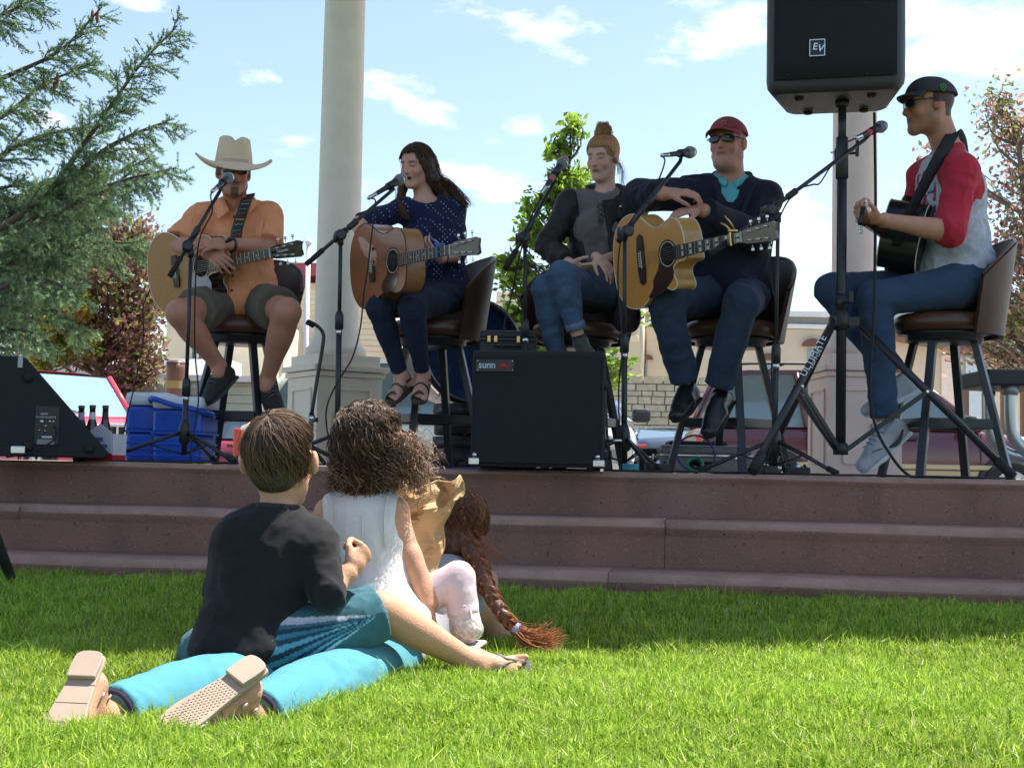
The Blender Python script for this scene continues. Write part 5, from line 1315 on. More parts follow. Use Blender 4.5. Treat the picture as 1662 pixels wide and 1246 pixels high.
def case(px, Y, W, D, H, z, label, m, latches, lm=BRASS, rot=0, name='equipment_case'):
 p = at(px, 700, Y); t = thing(name, label, 'case', (p.x, Y, STAGE+z), rot)
 MB().box((0, 0, H*.31), (W, D, H*.62), None, .012).ob('body', m, t); MB().box((0, 0, H*.82), (W, D, H*.34), None, .012).ob('lid', m, t)
 MB().box((0, 0, H*.63), (W+.008, D+.008, .012), None, .003).ob('edge_trim', STEEL if lm is STEEL else BLK_, t)
 for x in latches:
  b = MB(); q_ = min(1, H/.2+.1); b.box((x, -D/2-.006, H*.63), (.03*q_*.7, .012, .045*q_), None, .002); b.box((x, -D/2-.012, H*.60), (.014*q_, .008, .026*q_), None, .002); b.ob('latch', lm, t)
 MB().tube(crom([(-.05, -D/2-.005, H*.4), (-.045, -D/2-.025, H*.38), (.045, -D/2-.025, H*.38), (.05, -D/2-.005, H*.4)], 4), .007, 6).ob('handle', BLK_, t)
 return t
case(822, 6.12, .25, .18, .115, .502, 'small black case with brass latches on the dark amplifier', mat('case_black', (.015, .015, .016), rough=.5, bump=.3, bs=200), (-.085, -.055, .045, .075))
case(822, 6.15, .27, .26, .50, .0, 'tall black amplifier case behind the floor monitor', MATS['case_black'], (-.1, .1), STEEL)
case(1140, 6.72, .44, .30, .135, 0, 'grey metal case with steel latches under the stool of the man in the red cap', mat('case_grey', (.24, .24, .235), rough=.45, metal=.4, var=.2, vs=30, bump=.3, bs=80), (-.15, .14), STEEL)
case(1082, 6.9, .30, .25, .12, 0, 'flat black case left of the grey metal case', MATS['case_black'], (-.08,), STEEL)
case(1130, 7.1, .30, .2, .165, 0, 'dark blue soft case behind the grey metal case', mat('case_navy', (.02, .025, .035), rough=.7), (.0,), BLK_)
def pedal(px, Y, w, d, h, m, label):
 p = at(px, 700, Y); t = thing('effects_pedal', label, 'effects pedal', (p.x, Y, STAGE), random.uniform(-.4, .4))
 MB().box((0, 0, h/2), (w, d, h), None, .006).ob('housing', m, t)
 MB().lathe([(0, .014), (.009, .013), (.010, 0)], (0, -d*.25, h), None, 10).ob('foot_switch', STEEL, t)
 for x in (-.3, .3): MB().lathe([(0, .012), (.006, .011), (.007, 0)], (x*w, d*.25, h), None, 8).ob('knob', RUB, t)
pedal(1023, 5.75, .075, .11, .035, mat('pedal_cyan', (.08, .38, .48), rough=.4), 'small light blue effects pedal right of the middle floor monitor')
pedal(1068, 5.95, .11, .09, .04, mat('pedal_black', (.02, .02, .02), rough=.4), 'small black effects pedal under the man in the red cap')
pedal(1240, 5.6, .09, .09, .04, MATS['pedal_black'], 'small black box between the tripod feet')
pedal(1295, 5.7, .10, .07, .035, MATS['pedal_black'], 'flat black box right of the tripod feet')
PUR = mat('purple_cable', (.06, .03, .16), rough=.5); GRC = mat('green_cable', (.02, .22, .12), rough=.5)
def coil(px, Y, r, m, label, z0=.0, tilt=60, turns=2.4, rr=.0045):
 p = at(px, 700, Y); M = Matrix.Rotation(R_(tilt), 3, 'X'); pts = []
 for i in range(int(turns*20)+1):
  a = i/20*2*math.pi; q = r*(1+.06*math.sin(a*1.3)); v = M @ Vector((q*math.cos(a), q*math.sin(a), .004*math.sin(a*2)+i*.0007)); pts.append(Vector((p.x, Y, STAGE+z0))+v)
 lo = min(q.z for q in pts); pts = [Vector((q.x, q.y, q.z-lo+STAGE+.005)) for q in pts]
 return MB().tube(pts, rr, 6).ob('cable', m, label=label, cat='cable')
coil(1128, 6.2, .087, PUR, 'purple cable arched in a loop before the grey metal case', tilt=72, turns=1.0)
coil(1128, 6.1, .034, GRC, 'green wound cable below the feet of the man in the red cap', tilt=60, turns=2.2, rr=.006)
coil(1128, 6.15, .022, RUB, 'black wound cable inside the green one', tilt=60, turns=3.2, rr=.007)
cable([fl(650, 6.3), at(650, 700, 6.2), at(690, 735, 6.1), fl(720, 5.95), fl(800, 5.7), fl(960, 5.62)], 'purple and black cable bundle running behind the middle floor monitor', .007, PUR)
cable([at(642, 697, 6.3), at(665, 715, 6.2), at(690, 742, 6.1), fl(730, 5.9), fl(790, 5.8)], 'black cable arching down behind the curly haired girl', .004)
cable([fl(668, 6.3), at(700, 742, 6.3), at(730, 728, 6.3), at(760, 700, 6.4), at(775, 690, 6.5)], 'thin black cable rising to the amplifier case behind the monitor', .0035)
for i, (x0, x1, Y, amp, lb) in enumerate(((180, 700, 5.72, .05, 'black cable lying along the stage edge on the left'), (990, 1640, 5.42, .03, 'black cable lying along the stage edge on the right'),
  (1000, 1250, 5.6, .05, 'black cable tangled near the green cable'), (1180, 1560, 5.55, .06, 'black cable crossing between the tripod legs'), (250, 480, 6.0, .06, 'black cable around the feet of the first boom stand'), (1380, 1640, 5.6, .04, 'black cable under the stool on the right'))):
 cable([fl(x0+(x1-x0)*k/9, max(Y+.16*math.sin(k*2.1+i)*amp/.05, edge_y(at(x0+(x1-x0)*k/9, 700, Y).x)+.03), .004+.003*abs(math.sin(k*1.7+i))) for k in range(10)], lb, .0045)
cable([at(243, 470, 6.5), at(232, 500, 6.45), at(233, 545, 6.4), at(226, 590, 6.3), at(215, 640, 6.2), at(203, 690, 6.1), fl(196, 6.0), fl(215, 5.9)], 'thin guitar lead hanging left of the man in the cowboy hat')
Yg = 6.35; t = thing('guitar_stand', 'empty black curved guitar stand right of the man in the cowboy hat', 'guitar stand', tuple(fl(500, Yg, 0)))
MB().tube(crom([at(497, 523, Yg), at(512, 527, Yg), at(524, 540, Yg), at(524, 560, Yg), at(514, 620, Yg), at(506, 672, Yg)], 6), .0085, 10).ob('upper_tube', BLK_, t, True)
MB().tube([at(498, 522, Yg), at(510, 528, Yg)], .014, 10).ob('neck_yoke', RUB, t, True)
MB().tube([at(506, 670, Yg), fl(503, Yg)+Vector((0, 0, .05))], .012, 10).ob('lower_tube', BLK_, t, True)
MB().tube([at(506.5, 674, Yg), at(506, 684, Yg)], .0155, 12).ob('clutch_ring', STEEL, t, True)
MB().tube([at(506, 681, Yg)+Vector((.01, 0, 0)), at(513, 681, Yg)+Vector((.01, 0, 0))], .011, 10).ob('locking_knob', BLK_, t, True)
for ad in (200, -40, 80):
 f0 = fl(503, Yg)+Vector((0, 0, .09)); MB().tube([f0, fl(503, Yg, .012)+Vector((math.cos(R_(ad))*.24, math.sin(R_(ad))*.24, 0))], .010, 8).ob('leg', BLK_, t, True)
Yt = 6.35; a = at(1603, 611, Yt); t = thing('side_table', 'black topped table with bent galvanised tube leg at the right edge', 'table', (a.x+.35, Yt+.2, STAGE))
z1, z0 = at(1610, 598, Yt).z, at(1610, 625, Yt).z
MB().box((a.x+.40, Yt+.22, (z0+z1)/2), (.80, .42, z1-z0), None, .012).ob('table_top', mat('table_black', (.016, .016, .017), rough=.5), t, True)
GALV = mat('galvanised', (.50, .53, .55), rough=.32, metal=.9, var=.15, vs=14)
for dy in (.06, .34):
 l = MB().tube(crom([at(1647, 628, Yt)+Vector((0, dy, 0)), at(1648, 680, Yt)+Vector((0, dy, 0)), at(1655, 712, Yt)+Vector((0, dy, 0)), at(1680, 735, Yt)+Vector((0, dy, 0)), at(1720, 742, Yt)+Vector((0, dy, 0))], 6), .030, 14).ob('leg', GALV, t, True)
MB().tube([at(1647, 625, Yt)+Vector((0, .06, 0)), at(1647, 640, Yt)+Vector((0, .06, 0))], [.042, .036], 14).ob('leg_socket', mat('socket_grey', (.3, .3, .31), rough=.4, metal=.5), t, True)
# ================================================================== PEOPLE
def skinmat(name, c):
 return mat(name, c, rough=.55, var=.09, vs=25, bump=.18, bs=220, attr=True, spec=.28, sss=.10)
SKIN = skinmat('skin', (0, 0, 0))
def cloth(name, c, weave=500, var=.14, rough=.9, sheen=.06, attr=False, vs=14, crease=.9):
 if name in MATS: return MATS[name]
 m = mat(name, c, rough=rough, var=var, vs=vs, bump=.25, bs=weave, sheen=sheen, attr=attr, spec=.25)
 nt = m.node_tree; N = nt.nodes; L = nt.links; b = N['Principled BSDF']; bp0 = b.inputs['Normal'].links[0].from_node
 tc = N.new('ShaderNodeTexCoord'); w = N.new('ShaderNodeTexNoise'); w.inputs['Scale'].default_value = 5; L.new(tc.outputs['Object'], w.inputs['Vector'])
 ad = N.new('ShaderNodeVectorMath'); ad.operation = 'MULTIPLY_ADD'; L.new(w.outputs['Color'], ad.inputs[0]); ad.inputs[1].default_value = (.16, .16, .16); L.new(tc.outputs['Object'], ad.inputs[2])
 mp = N.new('ShaderNodeMapping'); mp.inputs['Rotation'].default_value = (.5, .6, .4); mp.inputs['Scale'].default_value = (1, .45, 1.3); L.new(ad.outputs[0], mp.inputs[0])
 r = N.new('ShaderNodeTexNoise'); r.noise_type = 'RIDGED_MULTIFRACTAL'; r.inputs['Scale'].default_value = 10; r.inputs['Detail'].default_value = 2; L.new(mp.outputs[0], r.inputs['Vector'])
 bp = N.new('ShaderNodeBump'); bp.inputs['Strength'].default_value = crease; bp.inputs['Distance'].default_value = .02
 L.new(r.outputs['Fac'], bp.inputs['Height']); L.new(bp.outputs[0], bp0.inputs['Normal'])
 return m
def lerp(a, b, t): return Vector(a).lerp(Vector(b), t)
def hand(s, W, d, pn, th, sc=1.0, curl=(.5, .6, .5), spread=.06, thumb=.5, fist=False):
 """s: Sdf; W wrist; d hand direction; pn palm-side normal; th thumb-side direction"""
 d = Vector(d).normalized(); pn = Vector(pn); pn = (pn-d*pn.dot(d)).normalized()
 lat = d.cross(pn); lat = lat if lat.dot(Vector(th)) > 0 else -lat
 W = Vector(W); k = .010*sc
 s.cone(W-d*.01*sc, W+d*.03*sc, .0225*sc, .021*sc, k*2, flat=lat, fs=1.2)
 s.cone(W+d*.025*sc, W+d*.080*sc, .0150*sc, .0125*sc, k*1.5, flat=lat, fs=2.55)
 ls = ((.043, .026, .021), (.047, .030, .022), (.043, .028, .021), (.034, .021, .019))
 for i in range(4):
  p = W+d*(.080, .084, .081, .074)[i]*sc+lat*(.0285-.0188*i)*sc
  a = 0.0; sp = (1.5-i)*spread; prev = p
  for j in range(3):
   a += curl[j]*(1+.10*i)
   dd = (d*math.cos(a)+pn*math.sin(a)+lat*sp).normalized()
   q = prev+dd*ls[i][j]*sc
   s.cone(prev, q, (.0092-.0009*j)*sc, (.0084-.0010*j)*sc, .004*sc if j == 0 else .0025*sc); prev = q
 p = W+d*.022*sc+lat*.020*sc; t1 = (d*.70+lat*.62+pn*.35).normalized(); t2 = (d*.85+lat*(.35-thumb*.5)+pn*(.3+thumb*.5)).normalized(); t3 = (d*.8+lat*(.1-thumb*.6)+pn*(.3+thumb*.6)).normalized()
 a1 = p+t1*.040*sc; a2 = a1+t2*.030*sc; a3 = a2+t3*.022*sc
 s.cone(p, a1, .0145*sc, .0108*sc, .008*sc); s.cone(a1, a2, .0102*sc, .0092*sc, .003*sc); s.cone(a2, a3, .0092*sc, .0075*sc, .002*sc)
class HeadF:
 def __init__(s, H, f, u=(0, 0, 1), sc=1.0):
  s.c = Vector(H); s.sc = sc; y = Vector(f).normalized(); z = Vector(u); z = (z-y*z.dot(y)).normalized(); x = y.cross(z)
  s.M = Matrix((x, y, z)).transposed()
 def p(s, x, y, z): return s.c+s.M @ (Vector((x, y, z))*s.sc)
 def d(s, x, y, z): return s.M @ Vector((x, y, z))
 def loc(s, V): return ((V-A3(s.c)) @ np.array(s.M, np.float32))/s.sc
def head(s, h, fem=0., nose=1., jaw=1., eyes=True, child=False):
 q = h.sc; p = h.p; M = h.M
 s.ell(p(0, -.012, .032), (.0755*q, .094*q, .083*q), M, .02*q)
 s.ell(p(0, .018, -.030), (.0600*q, .072*q, .078*q), M, .03*q)
 s.cone(p(-.045*jaw, .005, -.062), p(-.014, .066, -.094), .022*q, .020*q, .03*q)
 s.cone(p(.045*jaw, .005, -.062), p(.014, .066, -.094), .022*q, .020*q, .03*q)
 s.ell(p(0, .074, -.098), ((.020-.004*fem)*q, .017*q, .016*q), M, .02*q)
 s.ell(p(-.036, .062, -.026), (.024*q, .022*q, .024*q), M, .02*q); s.ell(p(.036, .062, -.026), (.024*q, .022*q, .024*q), M, .02*q)
 s.cone(p(-.040, .070, .030), p(.040, .070, .030), (.0135-.003*fem)*q, (.0135-.003*fem)*q, .02*q)
 s.ell(p(-.031, .094, .008), (.019*q, .014*q, .013*q), M, .012*q, sub=True); s.ell(p(.031, .094, .008), (.019*q, .014*q, .013*q), M, .012*q, sub=True)
 s.ell(p(-.031, .073, .007), (.0150*q, .0125*q, .0115*q), M, .003*q); s.ell(p(.031, .073, .007), (.0150*q, .0125*q, .0115*q), M, .003*q)
 s.cone(p(0, .080, .018), p(0, .102*(1+.02*(nose-1)), -.026), .0075*q, .0115*q*nose, .012*q)
 for sx in (-1, 1): s.ell(p(sx*.0115, .093, -.030), (.0078*q, .0095*q, .0075*q), M, .006*q)
 s.ell(p(0, .078, -.056), (.027*q, .017*q, .020*q), M, .015*q)
 s.cone(p(-.017, .086, -.0535), p(.017, .086, -.0535), .0050*q, .0050*q, .005*q); s.cone(p(-.014, .086, -.0655), p(.014, .086, -.0655), .0062*q, .0062*q, .005*q)
 s.cone(p(-.020, .094, -.0595), p(.020, .094, -.0595), .0028*q, .0028*q, .005*q, sub=True)
 for sx in (-1, 1):
  e = Matrix.Rotation(R_(18*sx), 3, 'Z')
  s.ell(p(sx*.079, -.006, -.004), (.0085*q, .020*q, .032*q), M @ e, .006*q)
  s.ell(p(sx*.089, .0, .0), (.006*q, .011*q, .018*q), M @ e, .004*q, sub=True)
def paint_face(h, base, lip=(.32, .12, .10), brow=(.06, .04, .03), brows=True, lash=True, hair=None, hairtest=None, beard=None, cheeks=.06, open_eyes=False):
 def f(V):
  L = h.loc(V); x, y, z = L[:, 0], L[:, 1], L[:, 2]
  c = np.tile(np.array(base, np.float32), (len(V), 1)); near = np.linalg.norm(L, axis=1) < .19
  def put(m, col, w=1.0):
   m = np.clip(m, 0, 1)[:, None]*w*near[:, None]; c[:] = c*(1-m)+np.array(col, np.float32)*m
  n = vnoise(V*60, 4)*.5+vnoise(V*22, 5)*.5
  c *= (1+.06*n)[:, None]
  red = np.exp(-(((np.abs(x)-.04)/.022)**2+((z+.028)/.022)**2))*(y > .03)+np.exp(-((x/.013)**2+((z+.03)/.014)**2))*(y > .07)*1.0
  put(red, (base[0]*1.12, base[1]*.68, base[2]*.62), .6)
  ear = np.exp(-(((np.abs(x)-.084)/.012)**2+(z/.03)**2+((y+.006)/.022)**2)); put(ear, (base[0]*1.05, base[1]*.62, base[2]*.55), .6)
  ax = np.abs(x)
  if lip is not None:
   put((np.exp(-((x/.021)**4+((z+.0595)/.0095)**4)))*(y > .07)*1.6, lip, .85)
   put((np.exp(-((x/.021)**4+((z+.0592)/.0022)**2)))*(y > .07), (.05, .015, .015), .8)
  if brows: put((np.exp(-(((ax-.031)/.019)**4+((z-.0285+.15*(ax-.03)**2/.02)/.0048)**2)))*(y > .05)*1.4, brow, .8)
  if lash:
   put((np.exp(-(((ax-.031)/.014)**4+((z-.0035)/.0024)**2)))*(y > .05)*1.3, (.03, .02, .02), .9)
   put((np.exp(-(((ax-.031)/.018)**2+((z-.008)/.012)**2)))*(y > .05), (base[0]*.72, base[1]*.6, base[2]*.6), .5)
  if beard is not None:
   m = ((z < -.045+.02*np.clip(.06-y, 0, .06)/.06) & (z > -.125) & (y > -.02)).astype(float)*(1-np.exp(-((x/.03)**2+((z+.058)/.012)**2)))
   put(m*(.7+.3*n), beard[0], beard[1])
   if len(beard) > 2: put(((ax < .018) & (z < -.072) & (z > -.115) & (y > .05)).astype(float)*1.0+((ax < .03) & (np.abs(z+.046) < .005) & (y > .07)), beard[2], .75)
  if hair is not None: put(hairtest(x, y, z).astype(float), hair, .92)
  return c
 return f
def torso(s, J, off=0., w=1., dp=1., belly=0., k=.07, chest=0., lo=0.):
 P, N = Vector(J['P']), Vector(J['N']); latc = (Vector(J['S'][1])-Vector(J['S'][0])).normalized(); latp = (Vector(J['HP'][1])-Vector(J['HP'][0])).normalized()
 sw = (Vector(J['S'][1])-Vector(J['S'][0])).length; up = (N-P).normalized(); L = (N-P).length; q = L/.50
 for t, ww, dd, zz in ((.0+lo, .165, .125, .105), (.22, .150, .112, .13), (.46, .150, .112, .13), (.70, .165, .112, .12)):
  lat = latp.lerp(latc, min(1, t*1.3)).normalized(); lat = (lat-up*lat.dot(up)).normalized(); fwd = up.cross(lat)
  if fwd.y > 0 and not J.get('away'): fwd = -fwd
  M = Matrix((lat, fwd, up)).transposed()
  wx = (ww*w if t < .5 else max(ww*w, sw*.40))
  c = P.lerp(N, t)+fwd*(belly*.5 if t in (.22, .46) else 0)
  s.ell(c, ((wx)*q**.3+off, (dd*dp+(belly*.6 if t in (.22, .46) else 0))*q**.3+off, zz*q+off), M, k)
 if chest:
  lat = (latc-up*latc.dot(up)).normalized(); fwd = up.cross(lat); fwd = -fwd if (fwd.y > 0 and not J.get('away')) else fwd
  for sx in (-1, 1): s.ell(P.lerp(N, .60)+lat*sx*.075+fwd*.065, (.062+off, .055+off, .06+off), Matrix((lat, fwd, up)).transposed(), .05)
 r = .054*w+off*.8
 s.cone(J['S'][0], J['S'][1], r, r, .05)
 tp = N+up*(-.005)
 s.cone(tp, lerp(J['S'][0], tp, .15), .045*w+off, r*.85, .05); s.cone(tp, lerp(J['S'][1], tp, .15), .045*w+off, r*.85, .05)
def arm(s, J, i, off=0., r=(.050, .041, .036, .026), end=2.0, k=.03, flat_end=True, loose=0):
 S_, E, W = Vector(J['S'][i]), Vector(J['E'][i]), Vector(J['W'][i])
 if end <= 1:
  e = S_.lerp(E, end); s.cone(S_, e, r[0]+off, r[0]+(r[1]-r[0])*end+off+loose, k, fb=flat_end); return e, (E-S_).normalized()
 s.cone(S_, E, r[0]+off, r[1]+off, k)
 e = E.lerp(W, end-1); s.cone(E, e, r[1]+off, (r[1]+(r[3]-r[1])*(end-1))+off+loose, k*.7, bulge=(.006 if end > 1.9 else 0), fb=flat_end, bp=.25)
 return e, (W-E).normalized()
def leg(s, J, i, off=0., r=(.085, .060, .050, .036), end=2.0, k=.04, calf=.014, loose=0, hem=True):
 H, K, A = Vector(J['HP'][i]), Vector(J['K'][i]), Vector(J['A'][i])
 if end <= 1:
  e = H.lerp(K, end); s.cone(H, e, r[0]+off, r[0]+(r[1]-r[0])*end+off+loose, k, fb=hem); return
 s.cone(H, K, r[0]+off, r[1]+off, k)
 s.cone(K, K.lerp(A, end-1), r[1]*.93+off, r[3]+(r[1]*.9-r[3])*(2-end)+off+loose, k*.7, bulge=calf, bp=.33, fb=hem)
def shoe(name, A, toe, up, par, m, sole, sc=1.0, w=.042, high=0, laces=None, heel_h=0, sock=None, group=None):
 """shoe body around the ankle A with the toe direction"""
 A = Vector(A); d = Vector(toe).normalized(); u = Vector(up); u = (u-d*u.dot(d)).normalized(); lat = d.cross(u); M = Matrix((lat, d, u)).transposed()
 P = lambda x, y, z: A+M @ (Vector((x, y, z))*sc)
 s = Sdf(); s.cone(P(0, -.035, -.055), P(0, .06, -.058), .036*sc, .037*sc, .02, flat=lat, fs=w/.042)
 s.cone(P(0, .06, -.058), P(.0, .165, -.068), .037*sc, .026*sc, .02, flat=lat, fs=1.35)
 s.cone(P(0, -.028, -.05), P(0, -.012, -.005+high), .036*sc, .036*sc, .02, fb=1); s.cone(P(0, .02, -.02), P(0, .1, -.052), .03*sc, .028*sc, .03)
 s.cut(P(0, .05, -.088), -u, .35, .004)
 ob = sdf_ob(name, s, .006*sc, m, par, sm=1)
 s2 = Sdf(); s2.box(P(0, .018, -.090), (.037*sc, .085*sc, .010*sc), M, .010*sc, .01); s2.ell(P(0, .105, -.088), (.045*sc, .085*sc, .012*sc), M, .02)
 if heel_h: s2.box(P(0, -.045, -.100), (.034*sc, .03*sc, .014*sc), M, .006*sc, .004)
 s2.cut(P(0, 0, -.104-heel_h), -u, .4, .003)
 sdf_ob('sole', s2, .006*sc, sole, ob.parent if False else par, sm=1)
 if laces:
  for k in range(5):
   y = .02+.018*k; z = .010-.0062*k
   MB().tube(crom([P(-.030, y-.006, z-.018), P(-.012, y, z+.006), P(.012, y+.004, z+.006), P(.030, y-.006, z-.018)], 3), .0026*sc, 5).ob('lace', laces, par, True)
  MB().tube(crom([P(0, .02, .004), P(-.03, .0, .012), P(-.035, .03, -.002), P(0, .022, .004), P(.03, .0, .015), P(.036, .03, .0), P(0, .02, .004)], 4), .0022*sc, 5).ob('lace', laces, par, True)
  s3 = Sdf(); s3.ell(P(0, -.004, .022+high), (.026*sc, .012*sc, .022*sc), M, .01); 
 return P, M
def foot(s, A, toe, up, sc=1.0, k=.02, toes=True):
 A = Vector(A); d = Vector(toe).normalized(); u = Vector(up); u = (u-d*u.dot(d)).normalized(); lat = d.cross(u)
 P = lambda x, y, z: A+(lat*x+d*y+u*z)*sc
 s.cone(P(0, -.02, -.03), P(0, -.035, -.062), .030*sc, .027*sc, k); s.cone(P(0, 0, -.015), P(0, .07, -.062), .032*sc, .024*sc, k*1.4, flat=lat, fs=1.15)
 s.cone(P(0, -.03, -.066), P(0, .10, -.070), .024*sc, .017*sc, k*1.2, flat=lat, fs=1.5); s.cone(P(-.02, .10, -.07), P(.022, .095, -.07), .017*sc, .015*sc, k)
 for i in range(5):
  x = -.030+.0155*i; L = (.036, .034, .030, .026, .021)[i]; r = (.0125, .0085, .0082, .0078, .0075)[i]
  s.cone(P(x, .108-.006*i, -.070), P(x*1.08, .112-.006*i+L, -.073), r*sc, r*.92*sc, .004*sc)
 return P
def glasses(h, par, lens, fr, w=.034, z=.010, hgt=.017, wrap=True):
 for sx in (-1, 1):
  P = []
  for j in range(7):
   v = (j/6-.5)*2; row = []
   for i in range(11):
    u = (i/10-.5)*2; uu = u*math.sqrt(max(0, 1-.55*v*v)); x = sx*(.0335+uu*.030)
    y = .104-abs(x)**2*6.2
    row.append(h.p(x, y+.001*(1-v*v), z+v*hgt*math.sqrt(max(.0, 1-.35*u*u))-(.06*abs(x) if wrap else 0)))
   P.append(row)
  o = MB().grid(P, True).ob('lens', lens, par, True); solid(o, .0022)
  fr_ = [P[-1][i] for i in range(11)]; MB().tube(fr_, .0021*h.sc, 6).ob('frame', fr, par, True)
  MB().tube(crom([h.p(sx*.064, .082, z+.004), h.p(sx*.079, .055, z+.004), h.p(sx*.081, .0, z+.006), h.p(sx*.079, -.02, z-.012)], 5), .0024*h.sc, 6).ob('temple', fr, par, True)
 MB().tube([h.p(-.008, .104, z+.006), h.p(.008, .104, z+.006)], .0025*h.sc, 6).ob('bridge', fr, par, True)
def cap(h, par, m, bill_m, back=False, zc=.040, tilt=0, bill_sc=1.0, logo=None):
 R = (.089, .108, .092); c = (0, -.012, .030)
 P = []; Q = []
 for j in range(13):
  th = (j/12)*R_(84)
  row = []; 
  for i in range(37):
   a = 2*math.pi*i/36; seam = 1-.010*abs(math.cos(a*3))**24*math.sin(th)
   r = math.sin(th)*seam; row.append(h.p(c[0]+R[0]*r*math.cos(a), c[1]+R[1]*r*math.sin(a)*(1+.0*math.sin(a)), c[2]+R[2]*math.cos(th)*(1.0)+.012*math.sin(th)*(math.sin(a)*(1 if not back else -1) > 0)*abs(math.sin(a))))
  P.append(row)
 co = MB().grid(P, True, True).ob('cap', m, par, True); solid(co, .0025)
 MB().lathe([(0, .104), (.006, .102), (.007, .098)], h.p(0, -.012, .022), h.M @ Matrix.Diagonal((h.sc, h.sc, h.sc)), 10).ob('button', m, par, True)
 sg = -1 if back else 1; B1 = []; nb = 15
 for j in range(7):
  v = j/6; row = []
  for i in range(nb):
   u = (i/(nb-1)-.5)*2; a = u*R_(62)
   x = R[0]*1.0*math.sin(a); y0 = c[1]+R[1]*.99*math.cos(a)*sg
   ext = .068*bill_sc*math.cos(u*R_(80))**.55
   row.append(h.p(x*(1+.06*v), y0+sg*ext*v, .054-.012*v-.020*abs(u)**2*(0.35+v*.8)))
  B1.append(row)
 bo = MB().grid(B1, True).ob('cap_bill', bill_m, par, True); solid(bo, .004)
 return co
def cowboy_hat(h, par, m, band):
 P = []
 def brim(a, r):
  x = math.cos(a); y = math.sin(a)
  rx, ry = .089+r*.100, .108+r*.085
  z = .050+.036*(abs(x)**3)*r**2.0-.030*abs(y)**2*r**1.3-.010*r+.010*r*(y < 0)
  return h.p(rx*x, ry*y-.010, z)
 rows = [[brim(2*math.pi*i/56, j/9) for i in range(57)] for j in range(10)]
 b = MB().grid(rows, True, True).ob('brim', m, par, True); solid(b, .004)
 MB().tube([rows[-1][i] for i in range(56)], .0032, 6, closed=True).ob('brim_edge', m, par, True)
 rows = []
 for j in range(15):
  t = j/14; row = []
  for i in range(49):
   a = 2*math.pi*i/48; x, y = math.cos(a), math.sin(a)
   if t < .62: k = t/.62; rx, ry, z = .094-.016*k**1.2, .110-.014*k, .046+.118*k
   else:
    k = (t-.62)/.38; ce = math.cos(k*math.pi/2); rx, ry = .078*ce**.7, .096*ce**.6; z = .164+.022*math.sin(k*math.pi/2)
   px, py = rx*x, ry*y
   dent = .026*math.exp(-(px/.022)**2)*max(0, (z-.115)/.07)*(1 if True else 0)
   pin = 1-.22*math.exp(-((py-.075)/.04)**2)*max(0, (z-.08)/.1)
   row.append(h.p(px*pin, py-.010, z-dent+.010*(py < 0)*max(0, z-.1)*2))
  rows.append(row)
 MB().grid(rows, True, True).ob('crown', m, par, True)
 MB().lathe([(1.015, .050), (1.018, .054), (1.0, .072), (.985, .073)], (0, 0, 0), None, 40)
 bd = [[h.p((.092-.001*j)*math.cos(2*math.pi*i/48), (.1115-.001*j)*math.sin(2*math.pi*i/48)-.010, .050+.009*j) for i in range(49)] for j in range(3)]
 MB().grid(bd, True, True).ob('hat_band', band, par, True)
def scalp(h, R, c, n, th_end, m=14, lift=.004, wav=0., curl=0., cf=9, drop=0., whorl=(0., -.25), start=.05, jit=.03, swirl=0., seed=1):
 """hair strands combed from a whorl over the scalp ellipsoid; th_end(az) polar end angle; az 0=+x, 90=+y(face)"""
 rg = np.random.default_rng(seed); az = rg.random(n)*2*np.pi; out = np.zeros((n, m, 3), np.float32)
 e = np.array([th_end(a) for a in az])*(1+jit*3*rg.normal(size=n)*.35); t = np.linspace(0, 1, m)
 wz = np.array([whorl[0], whorl[1], math.sqrt(max(0, 1-whorl[0]**2-whorl[1]**2))]); ph = rg.random(n)*6.28; st = start+rg.random(n)**.7*.75
 lf = lift*(1+rg.normal(size=n)*.6)
 for i in range(m):
  th = (st+(1-st)*t[i])*e; a = az+swirl*(th/1.8)+wav*np.sin(th*6+ph)
  d = np.stack([np.sin(th)*np.cos(a), np.sin(th)*np.sin(a), np.cos(th)], 1)
  k = np.array([wz[1]*-1, wz[0], 0]); s_ = np.linalg.norm(k)
  if s_ > 1e-6:
   k = k/s_; co = wz[2]; si = s_; d = d*co+np.cross(k, d)*si+k*(d@k)[:, None]*(1-co)
  p = d*np.array(R)*(1+(lf/.08)[:, None]*(.3+t[i])*1.0)
  if curl:
   up = np.array([0, 0, 1.]); tng = np.cross(d, up); nn = np.linalg.norm(tng, axis=1, keepdims=True)+1e-6; tng /= nn
   w_ = (th*cf+ph); p = p+(tng*np.cos(w_)[:, None]+d*np.sin(w_)[:, None])*curl*min(1, t[i]*2.5)
  if drop: p[:, 2] -= drop*(t[i]**2)*(.6+.6*rg.random(n))*(th > 1.1)
  out[:, i] = p+np.array(c)
 M = np.array(h.M); return out@M.T*h.sc+np.array(h.c)
def haircols(n, base, var=.5, seed=3, hi=None):
 rg = np.random.default_rng(seed); c = np.tile(np.array(base, np.float32), (n, 1))*(1-var/2+var*rg.random((n, 1)))
 if hi is not None: m = rg.random(n) < .3; c[m] = np.array(hi, np.float32)*(.7+.5*rg.random((m.sum(), 1)))
 return c
HAIR = mat('hair', (0, 0, 0), rough=.48, var=0, attr=True, spec=.3)
